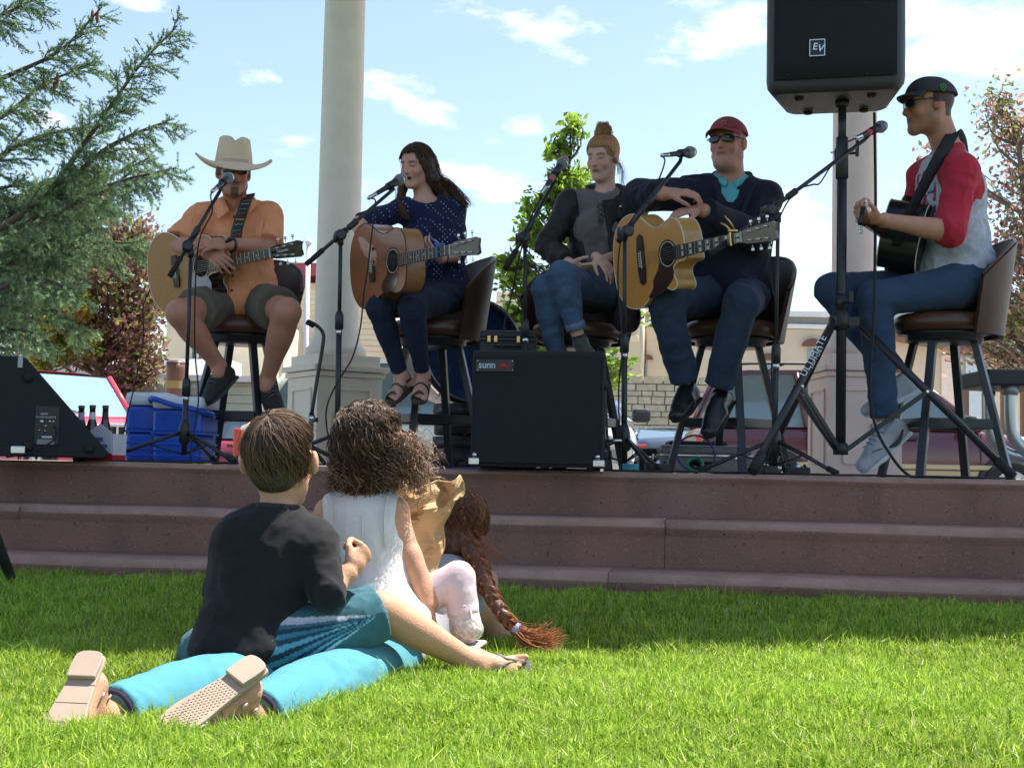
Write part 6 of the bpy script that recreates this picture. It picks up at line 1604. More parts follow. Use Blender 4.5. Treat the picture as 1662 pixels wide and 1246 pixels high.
def lock(guides, n, jit, m=16, seed=2, frizz=0., taper=1.0):
 """n strands following a guide polyline with a round cross-section of size jit"""
 rg = np.random.default_rng(seed); g = np.array([list(p) for p in crom(guides, 5)], np.float32)
 u = np.linspace(0, len(g)-1, m); i0 = np.minimum(u.astype(int), len(g)-2); f = (u-i0)[:, None]; G = g[i0]*(1-f)+g[i0+1]*f
 o = rg.normal(size=(n, 3)).astype(np.float32)*jit; w = np.linspace(1, taper, m)[None, :, None]
 L = G[None]+o[:, None]*w
 if frizz: L = L+np.cumsum(rg.normal(size=(n, m, 3)), axis=1)*frizz*np.linspace(.2, 1, m)[None, :, None]
 return L.astype(np.float32)
def person(label, px, Y, z=STAGE):
 p = at(px, 700, Y); return thing('person', label, 'person', (p.x, Y, z))
def buttons(pts, par, m, r=.006, face=(0, -1, 0)):
 for p in pts: MB().lathe([(0, .003), (r*.8, .003), (r, .001), (r, 0)], p, frame(Vector(face).orthogonal(), z=face), 10).ob('button', m, par, True)
def surf_y(V, x, z, rad=.012):
 """front (lowest y) of a cloud of vertices near x,z"""
 m = (np.abs(V[:, 0]-x) < rad) & (np.abs(V[:, 2]-z) < rad)
 return float(V[m, 1].min()) if m.any() else None
# ================================================================== GUITARS
ROSE = mat('rosewood', (.04, .018, .012), rough=.4, var=.3, vs=30)
BONE = mat('bone', (.75, .72, .62), rough=.4, var=.03)
STRG = mat('string_steel', (.7, .66, .55), rough=.25, metal=1, var=0)
DREAD = [(.004, .06), (.025, .125), (.075, .180), (.14, .198), (.205, .182), (.265, .147), (.32, .132), (.37, .138), (.42, .146), (.465, .130), (.49, .095), (.50, .05)]
CUT = [(.004, .06), (.025, .125), (.075, .180), (.14, .198), (.205, .182), (.265, .147), (.32, .133), (.37, .141), (.410, .146), (.436, .134), (.436, .112), (.418, .085), (.420, .060), (.45, .042), (.50, .036)]
JUMBO = [(.003, .06), (.02, .13), (.07, .188), (.14, .210), (.205, .196), (.265, .150), (.315, .125), (.36, .130), (.42, .150), (.465, .135), (.49, .095), (.50, .05)]
JCUT = [(.003, .06), (.02, .13), (.07, .188), (.14, .210), (.205, .196), (.265, .150), (.315, .127), (.355, .138), (.395, .155), (.424, .150), (.432, .125), (.415, .090), (.418, .062), (.45, .042), (.50, .036)]
def guitar(label, O, ux, uz, top, side, cut=False, jumbo=False, pick='drop', headm=None, dots=False, blocks=False, binding=None, depth=(.118, .10), headface='GUITAR', fb=None):
 M = frame(ux, z=uz); O = Vector(O); t = thing('acoustic_guitar', label, 'guitar', tuple(O))
 G = lambda x, y, z=0: O+M @ Vector((x, y, z))
 up = [(0, 0)]+(JUMBO if jumbo else DREAD)+[(.50, 0)]; lo = [(0, 0)]+((JCUT if jumbo else CUT) if cut else (JUMBO if jumbo else DREAD))+[(.50, 0)]
 a = [(p.x, p.y) for p in crom([(x, y, 0) for x, y in up], 4)]; b = [(p.x, -p.y) for p in crom([(x, y, 0) for x, y in lo], 4)]
 out = b+a[::-1][1:-1]
 n = len(out); V = []; mb = MB()
 rows = []
 for z, s_ in ((0, 0), (-.5, 0), (-1, 0)):
  rows.append([G(x, y, z*(depth[0]+(depth[1]-depth[0])*x/.5)) for x, y in out])
 for r in range(2): mb.add(rows[r]+rows[r+1], [(k, n+k, n+(k+1) % n, (k+1) % n) for k in range(n)], True)
 mb.add(rows[2], [tuple(reversed(range(n)))])
 mb.ob('body', side, t, True)
 MB().prism(out, -.003, .0015, O, M).ob('soundboard', top, t, True)
 bm = binding or BONE
 MB().tube([G(x, y, .0005) for x, y in out], .0024, 6, closed=True).ob('binding', bm, t, True)
 MB().tube([G(x, y, -(depth[0]+(depth[1]-depth[0])*x/.5)) for x, y in out], .0024, 6, closed=True).ob('binding', bm, t, True)
 SC = .645; nut = .50+SC*(1-2**(-14/12)); sad = nut-SC
 hx = .500-.105+.0; hx = .385
 MB().lathe([(0, .0022), (.050, .0022)], G(hx, 0), M, 36).ob('sound_hole', mat('hole_dark', (.012, .008, .006), rough=.9), t, True)
 rs = MB(); rs.lathe([(.051, .0018), (.0515, .0028), (.0535, .0028), (.054, .0018)], G(hx, 0), M, 36); rs.ob('rosette', BONE, t, True)
 rs = MB(); rs.lathe([(.0545, .002), (.055, .0026), (.062, .0026), (.0625, .002)], G(hx, 0), M, 36); rs.ob('rosette', ROSE, t, True)
 bp = [(sad-.022, -.078), (sad+.012, -.078), (sad+.016, -.05), (sad+.016, .05), (sad+.012, .078), (sad-.022, .078), (sad-.026, .05), (sad-.026, -.05)]
 if jumbo: bp = [(sad-.022, -.10), (sad-.005, -.112), (sad+.012, -.10), (sad+.018, -.06), (sad+.016, .06), (sad+.012, .10), (sad-.005, .112), (sad-.022, .10), (sad-.03, .05), (sad-.03, -.05)]
 br = MB().prism(bp, .001, .010, O, M).ob('bridge', ROSE, t, True)
 MB().box(G(sad, 0, .012), (.003, .075, .006), M).ob('saddle', BONE, t, True)
 for i in range(6): MB().lathe([(0, .006), (.003, .005), (.0035, 0)], G(sad-.013, -.0275+.011*i, .010), M, 8).ob('bridge_pin', BONE, t, True)
 if pick == 'drop': pl = [(hx+.030, -.046), (hx+.045, -.075), (hx+.028, -.110), (hx-.015, -.135), (hx-.075, -.138), (hx-.100, -.118), (hx-.090, -.085), (hx-.055, -.062), (hx-.045, -.03), (hx-.03, -.045), (hx, -.055)]
 elif pick == 'big': pl = [(hx+.030, -.046), (hx+.03, -.10), (hx-.01, -.135), (hx-.06, -.165), (hx-.15, -.172), (hx-.115, -.135), (hx-.11, -.10), (hx-.075, -.06), (hx-.052, -.02), (hx-.045, -.035), (hx, -.056)]
 elif pick == 'white': pl = [(hx+.035, -.045), (hx+.06, -.09), (hx+.045, -.125), (hx-.0, -.128), (hx-.06, -.17), (hx-.105, -.178), (hx-.14, -.150), (hx-.13, -.11), (hx-.09, -.065), (hx-.05, -.02), (hx-.04, -.04), (hx, -.054)]
 if pick:
  pc = [(p.x, p.y) for p in crom([(x, y, 0) for x, y in pl+[pl[0]]], 3)][:-1]
  MB().prism(pc, .0016, .0032, O, M).ob('pickguard', {'drop': mat('pick_tortoise', (.07, .018, .012), rough=.15, coat=1), 'big': mat('pick_dark', (.05, .02, .02), rough=.15, coat=1), 'white': mat('pick_white', (.42, .40, .44), rough=.35)}[pick], t, True)
 nk = MB(); nk_rows = []
 for x, w, d in ((.49, .028, .030), (.53, .0275, .021), (nut-.02, .0225, .018), (nut, .0222, .017), (nut+.02, .024, .015)):
  nk_rows.append([G(x, w*math.cos(q), .002-(d)*math.sin(q)) for q in [math.pi*k/10 for k in range(11)]])
 nk.grid(nk_rows, True); nk.ob('neck', mat('mahogany', (.09, .035, .018), rough=.35, coat=.4, var=.2, vs=12), t, True)
 fx0 = hx+.052; fbm = fb or ROSE
 f_ = MB().prism([(fx0, -.0285), (nut, -.0215), (nut, .0215), (fx0, .0285)], .002, .0085, O, M).ob('fretboard', fbm, t, True)
 MB().box(G(nut+.002, 0, .0075), (.004, .043, .009), M).ob('nut', BONE, t, True)
 for k in range(1, 20):
  x = nut-SC*(1-2**(-k/12))
  if x < fx0+.004: break
  w = .0430+(.0570-.0430)*(nut-x)/(nut-fx0); MB().box(G(x, 0, .0088), (.0022, w, .0014), M).ob('fret', STEEL, t, True)
  if (dots and k in (3, 5, 7, 9, 12)) or (blocks and k in (1, 3, 5, 7, 9, 12, 15)):
   x2 = nut-SC*(1-2**(-(k-1)/12)); 
   if blocks:
    for sy in (-1, 1): MB().prism([((x+x2)/2-(x2-x)*.3, sy*.004), ((x+x2)/2+(x2-x)*.3, sy*.004), ((x+x2)/2+(x2-x)*.3, sy*w*.40), ((x+x2)/2-(x2-x)*.3, sy*w*.40)][::sy], .0084, .0089, O, M).ob('inlay', BONE, t, True)
   else: MB().lathe([(0, .0004), (.004, .0004), (.004, 0)], G((x+x2)/2, 0, .0086), M, 10).ob('inlay', BONE, t, True)
 hp = [(nut+.003, -.0225), (nut+.03, -.030), (nut+.16, -.038), (nut+.178, -.030), (nut+.172, 0), (nut+.178, .030), (nut+.16, .038), (nut+.03, .030), (nut+.003, .0225)]
 Mh = M @ Matrix.Rotation(R_(8), 3, 'Y')
 oh = G(nut, 0, 0); hp2 = [(x-nut, y) for x, y in hp]
 MB().prism(hp2, -.010, .006, oh, Mh).ob('headstock', headm or ROSE, t, True)
 for i in range(3):
  for sy in (-1, 1):
   x = .045+.042*i; y = sy*(.018+.003*i); q = oh+Mh @ Vector((x, y, .006))
   m = MB(); m.lathe([(0, .016), (.003, .016), (.003, .002), (.006, .0015), (.006, 0)], q, Mh, 10)
   e = oh+Mh @ Vector((x, sy*(.036+.003*i), -.004)); e2 = oh+Mh @ Vector((x, sy*(.050+.003*i), -.004)); m.tube([e, e2], .0022, 6)
   m.box(e2+Mh @ Vector((0, sy*.006, 0)), (.014, .014, .007), Mh, .003); m.ob('tuner', STEEL, t, True)
 for i in range(6):
  y0, y1 = -.0275+.011*i, -.018+.0072*i
  j = i if i < 3 else 5-i; sy = -1 if i < 3 else 1
  e = oh+Mh @ Vector((.045+.042*(2-j if False else j), sy*(.018+.003*j), .018))
  MB().tube([G(sad, y0, .014), G(nut, y1, .0125), e], .0007, 4).ob('string', STRG, t, True)
 return t, M, G, out
def gframe(bx, by, Yb, hx, hy, L=1.035, tilt=0.):
 O = at(bx, by, Yb); lo, hi = Yb-1.2, Yb
 for _ in range(40):
  m = (lo+hi)/2; q = (at(hx, hy, m)-O).length
  if q > L: lo = m
  else: hi = m
 ux = (at(hx, hy, hi)-O).normalized(); uy = Vector((0, 0, 1))-ux*ux.z; uy.normalize(); uz = ux.cross(uy)
 R = Matrix.Rotation(R_(tilt), 3, ux); return O, ux, R @ uz
# ================================================================== THE FIVE MUSICIANS
def mkJ(Y0, **k):
 J = {}
 for n, v in k.items():
  if n in ('S', 'E', 'W', 'HP', 'K', 'A'): J[n] = [at(x, y, Y0+d) for x, y, d in v]
  else: J[n] = at(v[0], v[1], Y0+v[2])
 return J
DEN = lambda nm, c: cloth(nm, c, 420, .22, vs=7)
def cowboy():
 Y0 = 6.75; T = person('man in cream cowboy hat, sunglasses and orange shirt, arms folded over his guitar', 393, Y0)
 J = mkJ(Y0, H=(379, 281, -.08), N=(388, 336, .03), P=(396, 482, .02), S=[(325, 352, .03), (438, 352, .03)], E=[(290, 399, -.10), (432, 402, -.10)], W=[(333, 405, -.34), (372, 396, -.36)],
   HP=[(374, 493, 0), (420, 493, 0)], K=[(292, 508, -.40), (466, 506, -.40)], A=[(356, 594, -.20), (434, 616, -.18)])
 h = HeadF(J['H'], (.30, -.93, -.16), (0, 0, 1), .98)
 base = (.56, .255, .165); s = Sdf(); torso(s, J, -.012, 1.0); head(s, h, jaw=1.1, nose=1.1)
 s.cone(J['N']+Vector((0, 0, -.05)), h.p(0, -.02, -.05), .062, .056, .03)
 for i in (0, 1):
  arm(s, J, i, 0, (.05, .046, .045, .029)); leg(s, J, i, 0, (.088, .062, .055, .036), calf=.014)
 hd = (at(366, 428, Y0-.42)-J['W'][0]); hand(s, J['W'][0]+hd.normalized()*.012, hd, (.1, .9, -.35), (0, 0, 1), 1.04, (.25, .45, .35), thumb=.2)
 hd = (at(322, 396, Y0-.42)-J['W'][1]); hand(s, J['W'][1]+hd.normalized()*.012, hd, (-.05, .75, -.6), (0, 0, 1), 1.04, (.35, .6, .5), thumb=.4)
 for i in (0, 1): s.cone(J['A'][i], J['A'][i]+Vector((0, -.03, -.04)), .035, .03, .02)
 ht = lambda x, y, z: ((z > -.02) & (y < .035)) | ((z > -.05) & (y < -.055))
 pf = paint_face(h, base, lip=(.28, .12, .09), hair=(.10, .07, .05), hairtest=ht, beard=((.20, .115, .08), .35, (.06, .035, .025)))
 sdf_ob('body', s, .0058, SKIN, T, paint=pf)
 SH = cloth('orange_shirt', (.90, .36, .17), 600, .10); s = Sdf(); torso(s, J, .004, 1.02, 1.05, belly=.035)
 for i in (0, 1): arm(s, J, i, .012, (.052, .048, .04, .03), end=.88, loose=.018)
 s.cone(J['P']+Vector((-.02, -.05, .0)), J['P']+Vector((-.02, -.12, -.035)), .11, .075, .06); s.cone(J['P']+Vector((.07, -.05, .02)), J['P']+Vector((.05, -.09, -.01)), .10, .09, .05)
 s.ell(h.p(0, .02, -.135), (.066, .07, .05), None, .012, sub=True); s.cone(J['N']+Vector((-.004, -.10, .07)), J['N']+Vector((-.004, -.19, -.10)), .066, .018, .01, sub=True)
 V, F = s.build(.0075); V = smoothv(V, F, 1); V = wrinkle(V, F, .0055, 8, 3)
 link('shirt', mesh_np(V, F), SH, T, True)
 cl = MB(); n0 = J['N']+Vector((-.004, 0, .0))
 for sx in (-1, 1):
  ra = [(.050, .06, .062), (.072, .02, .056), (.066, -.05, .042), (.046, -.10, .012), (.016, -.135, -.045)]; rb = [(.06, .085, .03), (.100, .03, .022), (.106, -.06, .0), (.096, -.12, -.035), (.066, -.15, -.095)]
  rows = [[], [], []]
  for (A_, B_) in zip(crom([Vector(v) for v in ra], 4), crom([Vector(v) for v in rb], 4)):
   for k_, f_ in enumerate((0, .5, 1)):
    v = A_.lerp(B_, f_); q = n0+Vector((sx*v.x, v.y, v.z)); y = surf_y(V, q.x, q.z, .014)
    if y is not None and q.y < n0.y and f_ > .3: q.y = min(q.y, y-.007)
    rows[k_].append(q)
  cl.grid(rows, True, sx > 0)
 co = cl.ob('collar', SH, T, True); solid(co, .004)
 fb = [Vector((J['N'].x+.004*k, (surf_y(V, J['N'].x+.004*k, z) or Y0-.15)-.001, z)) for k, z in enumerate([J['N'].z-.07-.075*i for i in range(7)])]
 buttons(fb, T, mat('button_brown', (.12, .05, .04), rough=.3))
 MB().tube([p+Vector((-.012, .0035, .03)) for p in fb], .0022, 5).ob('placket', SH, T, True)
 px_, pz_ = at(418, 362, Y0).x, at(418, 362, Y0).z
 P = [[Vector((px_+.10*(u-.5), (surf_y(V, px_+.10*(u-.5), pz_-.11*v) or Y0-.13)-.0035, pz_-.11*v)) for u in np.linspace(0, 1, 6)] for v in np.linspace(0, 1, 6)]
 MB().grid(P, True).ob('pocket', SH, T, True)
 s = Sdf(); torso(s, J, -.004, 1.0, 1.0); s.cut(J['P']+Vector((0, 0, .07)), (0, 0, 1), .6)
 for i in (0, 1): leg(s, J, i, .012, (.092, .076, .05, .04), end=.72, loose=.016)
 sdf_ob('shorts', s, .0075, cloth('olive_shorts', (.15, .13, .10), 500), T, fold=.006, fsc=9, seed=8)
 SHM = mat('shoe_black', (.022, .02, .019), rough=.7, var=.3, vs=60, bump=.6, bs=200); SOL = mat('sole_grey', (.07, .065, .06), rough=.8)
 LC = mat('lace_grey', (.16, .14, .13), rough=.8)
 a0 = at(325, 645, Y0-.26)-at(362, 600, Y0-.16); shoe('shoe', J['A'][0]+Vector((.0, 0, -.012)), a0+Vector((0, -.06, 0)), (-.45, -.75, .8), T, SHM, SOL, 1.0, laces=LC)
 a1 = at(452, 672, Y0-.24)-at(424, 628, Y0-.14); shoe('shoe', J['A'][1]+Vector((0, 0, -.012)), a1+Vector((0, -.05, 0)), (.3, -.9, .5), T, SHM, SOL, 1.0, laces=LC)
 cowboy_hat(h, T, mat('felt_cream', (.80, .60, .40), rough=.95, var=.05, vs=10, sheen=.3), mat('felt_band', (.62, .47, .33), rough=.9))
 glasses(h, T, mat('lens_blue', (.005, .02, .035), rough=.04, coat=1, var=0), BLKP, z=.012)
 wb = MB(); d = (J['E'][1]-J['W'][1]).normalized(); Mw = frame(d.orthogonal(), z=d); wb.lathe([(.031, -.012), (.0345, -.01), (.0345, .01), (.031, .012)], J['W'][1]+d*.012, Mw, 20)
 wb.box(J['W'][1]+d*.012+Vector((-.0, -.034, .012)), (.036, .012, .036), Mw, .005); wb.ob('wristwatch', BLKP, T, True)
 O, ux, uz = gframe(241, 449, Y0-.02, 486, 402, 1.04, tilt=8)
 t, M, G, out = guitar('blonde cutaway acoustic guitar with white pickguard, held by the man in the hat', O, ux, uz, woodmat('spruce_gold', (.50, .22, .065), (.40, .165, .045)), mat('dark_sides', (.025, .015, .012), rough=.12, coat=1), cut=True, pick='white', headm=mat('head_black', (.012, .012, .013), rough=.15, coat=1), dots=True, headface='')
 text('Takamine', .020, BONE, t, M, G(.858+.085, 0, .0075+.006), shear=.3)
 q = [G(1.035, .0, .0), G(1.06, .008, .004), G(1.075, .022, .006), G(1.082, .032, .006)]; MB().tube(q, .0015, 5).ob('string_end', STRG, t, True)
 sp = [G(.47, .03, -.05), at(380, 392, Y0-.30), at(385, 372, Y0-.22), at(392, 348, Y0-.16), at(399, 328, Y0-.10), at(404, 317, Y0+.0), at(404, 319, Y0+.10), at(395, 350, Y0+.17)]
 sp = crom(sp, 8); strip = []
 for i, p in enumerate(sp):
  dd = (sp[min(i+1, len(sp)-1)]-sp[max(i-1, 0)]).normalized(); 
  yv = surf_y(V, p.x, p.z, .02)
  if yv and p.y < Y0 and p.z < at(400, 318, Y0).z: p = Vector((p.x, min(p.y, yv-.007), p.z))
  w = Vector((1, 0, .22)); w = (w-dd*w.dot(dd)).normalized()*.028; strip.append([p-w, p-w*.33, p+w*.33, p+w])
 so = MB().grid(strip, True).ob('strap', mat('strap_black', (.02, .022, .022), rough=.7), t, True); solid(so, .004)
 cols = [(.5, .06, .03), (.75, .45, .03), (.35, .42, .45), (.10, .3, .12)]
 for k in range(6, len(strip)-14, 3):
  c = strip[k]; nn = strip[k+1]
  m_ = mat('strap_print%d' % (k % 4), cols[k % 4], rough=.7)
  a, b_, c2, d2 = c[0].lerp(c[3], .12), c[0].lerp(c[3], .88), nn[0].lerp(nn[3], .88), nn[0].lerp(nn[3], .12)
  of = Vector((0, -.0045, 0))
  if k % 2: MB().add([a+of, b_+of, b_.lerp(c2, .35)+of, a.lerp(d2, .35)+of], [(0, 1, 2, 3)]).ob('strap_band', m_, t, True)
  else:
   z = [a.lerp(b_, u)+of+((d2-a)*(.15 if i % 2 else .95)) for i, u in enumerate((0, .25, .5, .75, 1))]; MB().tube(z, .0022, 4).ob('strap_zigzag', m_, t, True)
cowboy()
def singer():
 Y0 = 6.68; T = person('young woman with long brown hair in a navy patterned top singing and playing guitar', 704, Y0)
 J = mkJ(Y0, H=(676, 269, -.02), N=(693, 330, .03), P=(716, 470, .06), S=[(652, 341, -.02), (737, 340, .06)], E=[(584, 364, -.16), (741, 412, -.06)], W=[(594, 400, -.40), (716, 419, -.30)],
   HP=[(700, 480, .0), (735, 480, .02)], K=[(616, 500, -.40), (668, 503, -.44)], A=[(651, 610, -.26), (686, 608, -.24)])
 h = HeadF(J['H'], (-.52, -.80, -.28), (.06, .0, 1), .90)
 base = (.66, .36, .265); s = Sdf(); torso(s, J, -.01, .86); head(s, h, fem=1, nose=.9, jaw=.9)
 s.cone(J['N']+Vector((0, 0, -.05)), h.p(0, -.02, -.05), .048, .045, .03)
 s.cone(h.p(-.012, .084, -.061), h.p(.012, .084, -.061), .007, .007, .004, sub=True)
 for i in (0, 1):
  arm(s, J, i, 0, (.042, .036, .034, .023)); leg(s, J, i, 0, (.075, .052, .045, .030), calf=.01)
 hd = at(608, 424, Y0-.47)-J['W'][0]; hand(s, J['W'][0]+hd.normalized()*.01, hd+Vector((.02, 0, 0)), (.25, .9, .1), (1, 0, .2), .92, (.30, .55, .4), spread=.1, thumb=.3)
 hd = at(697, 408, Y0-.36)-J['W'][1]; hand(s, J['W'][1]+hd.normalized()*.008, hd, (.2, .75, .5), (-.2, -.3, 1), .90, (.7, .8, .5), thumb=.2)
 f0 = foot(s, J['A'][0]+Vector((0, 0, .01)), at(622, 648, Y0-.42)-at(652, 622, Y0-.28), (-.3, -.7, .9), .92); f1 = foot(s, J['A'][1]+Vector((0, 0, .01)), at(680, 655, Y0-.44)-at(690, 622, Y0-.27), (0, -.75, .8), .92)
 pf = paint_face(h, base, lip=(.42, .10, .10), brow=(.07, .04, .03), hair=(.05, .028, .02), hairtest=lambda x, y, z: ((z > .080) & (y < .085)) | ((y < -.02) & (z > -.06)))
 sdf_ob('body', s, .0052, SKIN, T, paint=pf)
 mo = Sdf(); mo.ell(h.p(0, .0895, -.061), (.0105, .004, .0045), h.M, .002); sdf_ob('mouth_opening', mo, .0015, mat('mouth_dark', (.06, .012, .012), rough=.6), T)
 TOPM = cloth('navy_print', (.012, .018, .055), 600, .15)
 nt = TOPM.node_tree; N = nt.nodes; L = nt.links; b = N['Principled BSDF']
 tc = N.new('ShaderNodeTexCoord'); mp = N.new('ShaderNodeMapping'); mp.inputs['Scale'].default_value = (58, 40, 58); mp.inputs['Rotation'].default_value = (0, R_(45), 0)
 vo = N.new('ShaderNodeTexVoronoi'); vo.inputs['Scale'].default_value = 1.0; vo.inputs['Randomness'].default_value = .18
 lt = N.new('ShaderNodeMath'); lt.operation = 'LESS_THAN'; lt.inputs[1].default_value = .19
 L.new(tc.outputs['Object'], mp.inputs[0]); L.new(mp.outputs[0], vo.inputs['Vector']); L.new(vo.outputs['Distance'], lt.inputs[0])
 mx = N.new('ShaderNodeMix'); mx.data_type = 'RGBA'; mx.inputs[6].default_value = (.014, .020, .062, 1); mx.inputs[7].default_value = (.42, .40, .46, 1)
 L.new(lt.outputs[0], mx.inputs[0]); L.new(mx.outputs[2], b.inputs['Base Color'])
 s = Sdf(); torso(s, J, .006, .86, .95, chest=1, belly=.005)
 for i in (0, 1): arm(s, J, i, .008, (.044, .038, .036, .026), end=.98 if i == 0 else 1.18, loose=.004)
 s.ell(J['N']+Vector((-.012, -.04, .028)), (.070, .075, .045), None, .01, sub=True)
 sdf_ob('top', s, .0068, TOPM, T, fold=.004, fsc=10, seed=12)
 s = Sdf(); torso(s, J, .0, .88, 1.0); s.cut(J['P']+Vector((0, 0, .05)), (0, 0, 1), .6)
 for i in (0, 1): leg(s, J, i, .006, (.074, .050, .043, .029), calf=.008, end=1.93)
 sdf_ob('jeans', s, .0072, DEN('dark_denim', (.018, .028, .055)), T, fold=.0035, fsc=10, seed=14)
 SAN = mat('sandal_brown', (.10, .075, .05), rough=.7, var=.2, vs=40)
 for P in (f0, f1):
  MB().grid([[P(-.045+.0*v, .17, -.090) if False else P(x, y, -.088) for x in (-.036, 0, .038)] for y in (-.07, 0, .06, .12, .155)], True).ob('sandal_sole', SAN, T, True)
  so = MB(); so.prism([(-.034, -.07), (.034, -.07), (.042, .08), (.040, .13), (.02, .158), (-.025, .155), (-.042, .12), (-.040, .06)], -.102, -.087, P(0, 0, 0), Matrix(((P(1, 0, 0)-P(0, 0, 0)), (P(0, 1, 0)-P(0, 0, 0)), (P(0, 0, 1)-P(0, 0, 0)))).transposed()); so.ob('sandal_sole', SAN, T, True)
  for y, z0 in ((.105, -.048), (.050, -.024), (.005, .008)):
   st = [[P(x, y+dy, z0-abs(x)**2*22*(1 if y > .01 else 1.2)) for x in np.linspace(-.042, .042, 9)] for dy in (-.021, .021)]
   st = MB().grid(st, True).ob('sandal_strap', SAN, T, True); solid(st, .004)
 Rr, cc = (.083, .104, .092), (0, -.014, .034)
 th = lambda a: .74 if 45 < math.degrees(a) % 360 < 135 else (1.25 if 15 < math.degrees(a) % 360 < 165 else 1.9)
 s = Sdf(); s.ell(h.p(*cc), (.083*.9, .101*.9, .089*.9), h.M, .02); s.ell(h.p(.0, -.05, -.03), (.075*.9, .06*.9, .09*.9), h.M, .04)
 s.ell(h.p(0, .104, .006), (.067*.9, .074*.9, .094*.9), h.M, .02, sub=True)
 pr = J['N']
 s.chain([h.p(-.070, -.01, -.01), h.p(-.080, -.02, -.07), at(722, 318, Y0+.05), at(738, 322, Y0+.10)], [.03, .028, .026, .012], .03)
 s.chain([h.p(.075, -.02, .0), h.p(.078, -.03, -.06), at(651, 322, Y0-.02), at(656, 345, Y0-.10)], [.02, .018, .014, .006], .03)
 s.chain([h.p(0, -.08, -.04), at(702, 325, Y0+.12), at(715, 360, Y0+.15)], [.05, .045, .02], .04)
 sdf_ob('hair_mass', s, .006, mat('hair_dark', (.05, .028, .018), rough=.45, var=.3, vs=60), T, fold=.002, fsc=40)
 A = scalp(h, Rr, cc, 900, th, 12, .003, seed=21, whorl=(0., .35), start=.02)
 Bs = [lock([h.p(-.068, .01, .03), h.p(-.082, -.012, -.06), at(727, 300, Y0+.02), at(744, 318, Y0+.04), at(757, 333, Y0+.02)], 260, .011, 12, 3, .0012, 1.2),
          lock([h.p(-.06, -.05, .03), h.p(-.085, -.05, -.05), at(722, 308, Y0+.08), at(733, 330, Y0+.12), at(736, 355, Y0+.14)], 220, .013, 12, 4, .001, 1.0),
          lock([h.p(.068, .01, .03), h.p(.080, -.005, -.04), at(649, 315, Y0-.03), at(652, 340, Y0-.09), at(660, 352, Y0-.13)], 200, .008, 12, 5, .0008, .9),
          lock([h.p(-.03, -.08, .03), h.p(-.02, -.10, -.06), at(697, 330, Y0+.12), at(700, 370, Y0+.15)], 160, .02, 12, 6, .001, .9)]
 Bs = np.concatenate(Bs); n = len(A)+len(Bs)
 strands('hair', A, .0011, .0007, HAIR, T, colors=haircols(len(A), (.085, .045, .028), hi=(.16, .085, .05)))
 strands('hair_lock', Bs, .0011, .0005, HAIR, T, colors=haircols(len(Bs), (.12, .06, .035), hi=(.26, .13, .07)))
 d = (J['E'][1]-J['W'][1]).normalized(); Mw = frame(d.orthogonal(), z=d)
 for k, c in enumerate(((.3, .02, .03), (.12, .05, .1))): MB().lathe([(.0265, -.003), (.029, 0), (.0265, .003)], J['W'][1]+d*(.02+.012*k), Mw, 16).ob('bracelet', mat('bracelet%d' % k, c), T, True)
 O, ux, uz = gframe(569, 437, Y0-.26, 770, 398, 1.03, tilt=4)
 t, M, G, out = guitar('orange brown dreadnought acoustic guitar played by the singer', O, ux, uz, woodmat('spruce_orange', (.40, .13, .045), (.31, .095, .032)), woodmat('mahogany_side', (.42, .20, .07), (.26, .11, .035)), pick='drop', binding=mat('binding_dark', (.03, .015, .01)), headm=mat('head_brown', (.05, .03, .025), rough=.3, coat=.6), dots=True)
 CAPO = mat('capo_blue', (.02, .12, .40), rough=.35); x = .858-.645*(1-2**(-2.5/12))
 m = MB(); m.box(G(x, 0, .016), (.010, .055, .008), M, .003); m.box(G(x, .032, .0), (.012, .010, .05), M, .003); m.tube([G(x, .034, .01), G(x-.012, .055, .03), G(x-.02, .07, .035)], .004, 6); m.ob('capo', CAPO, t, True)
singer()
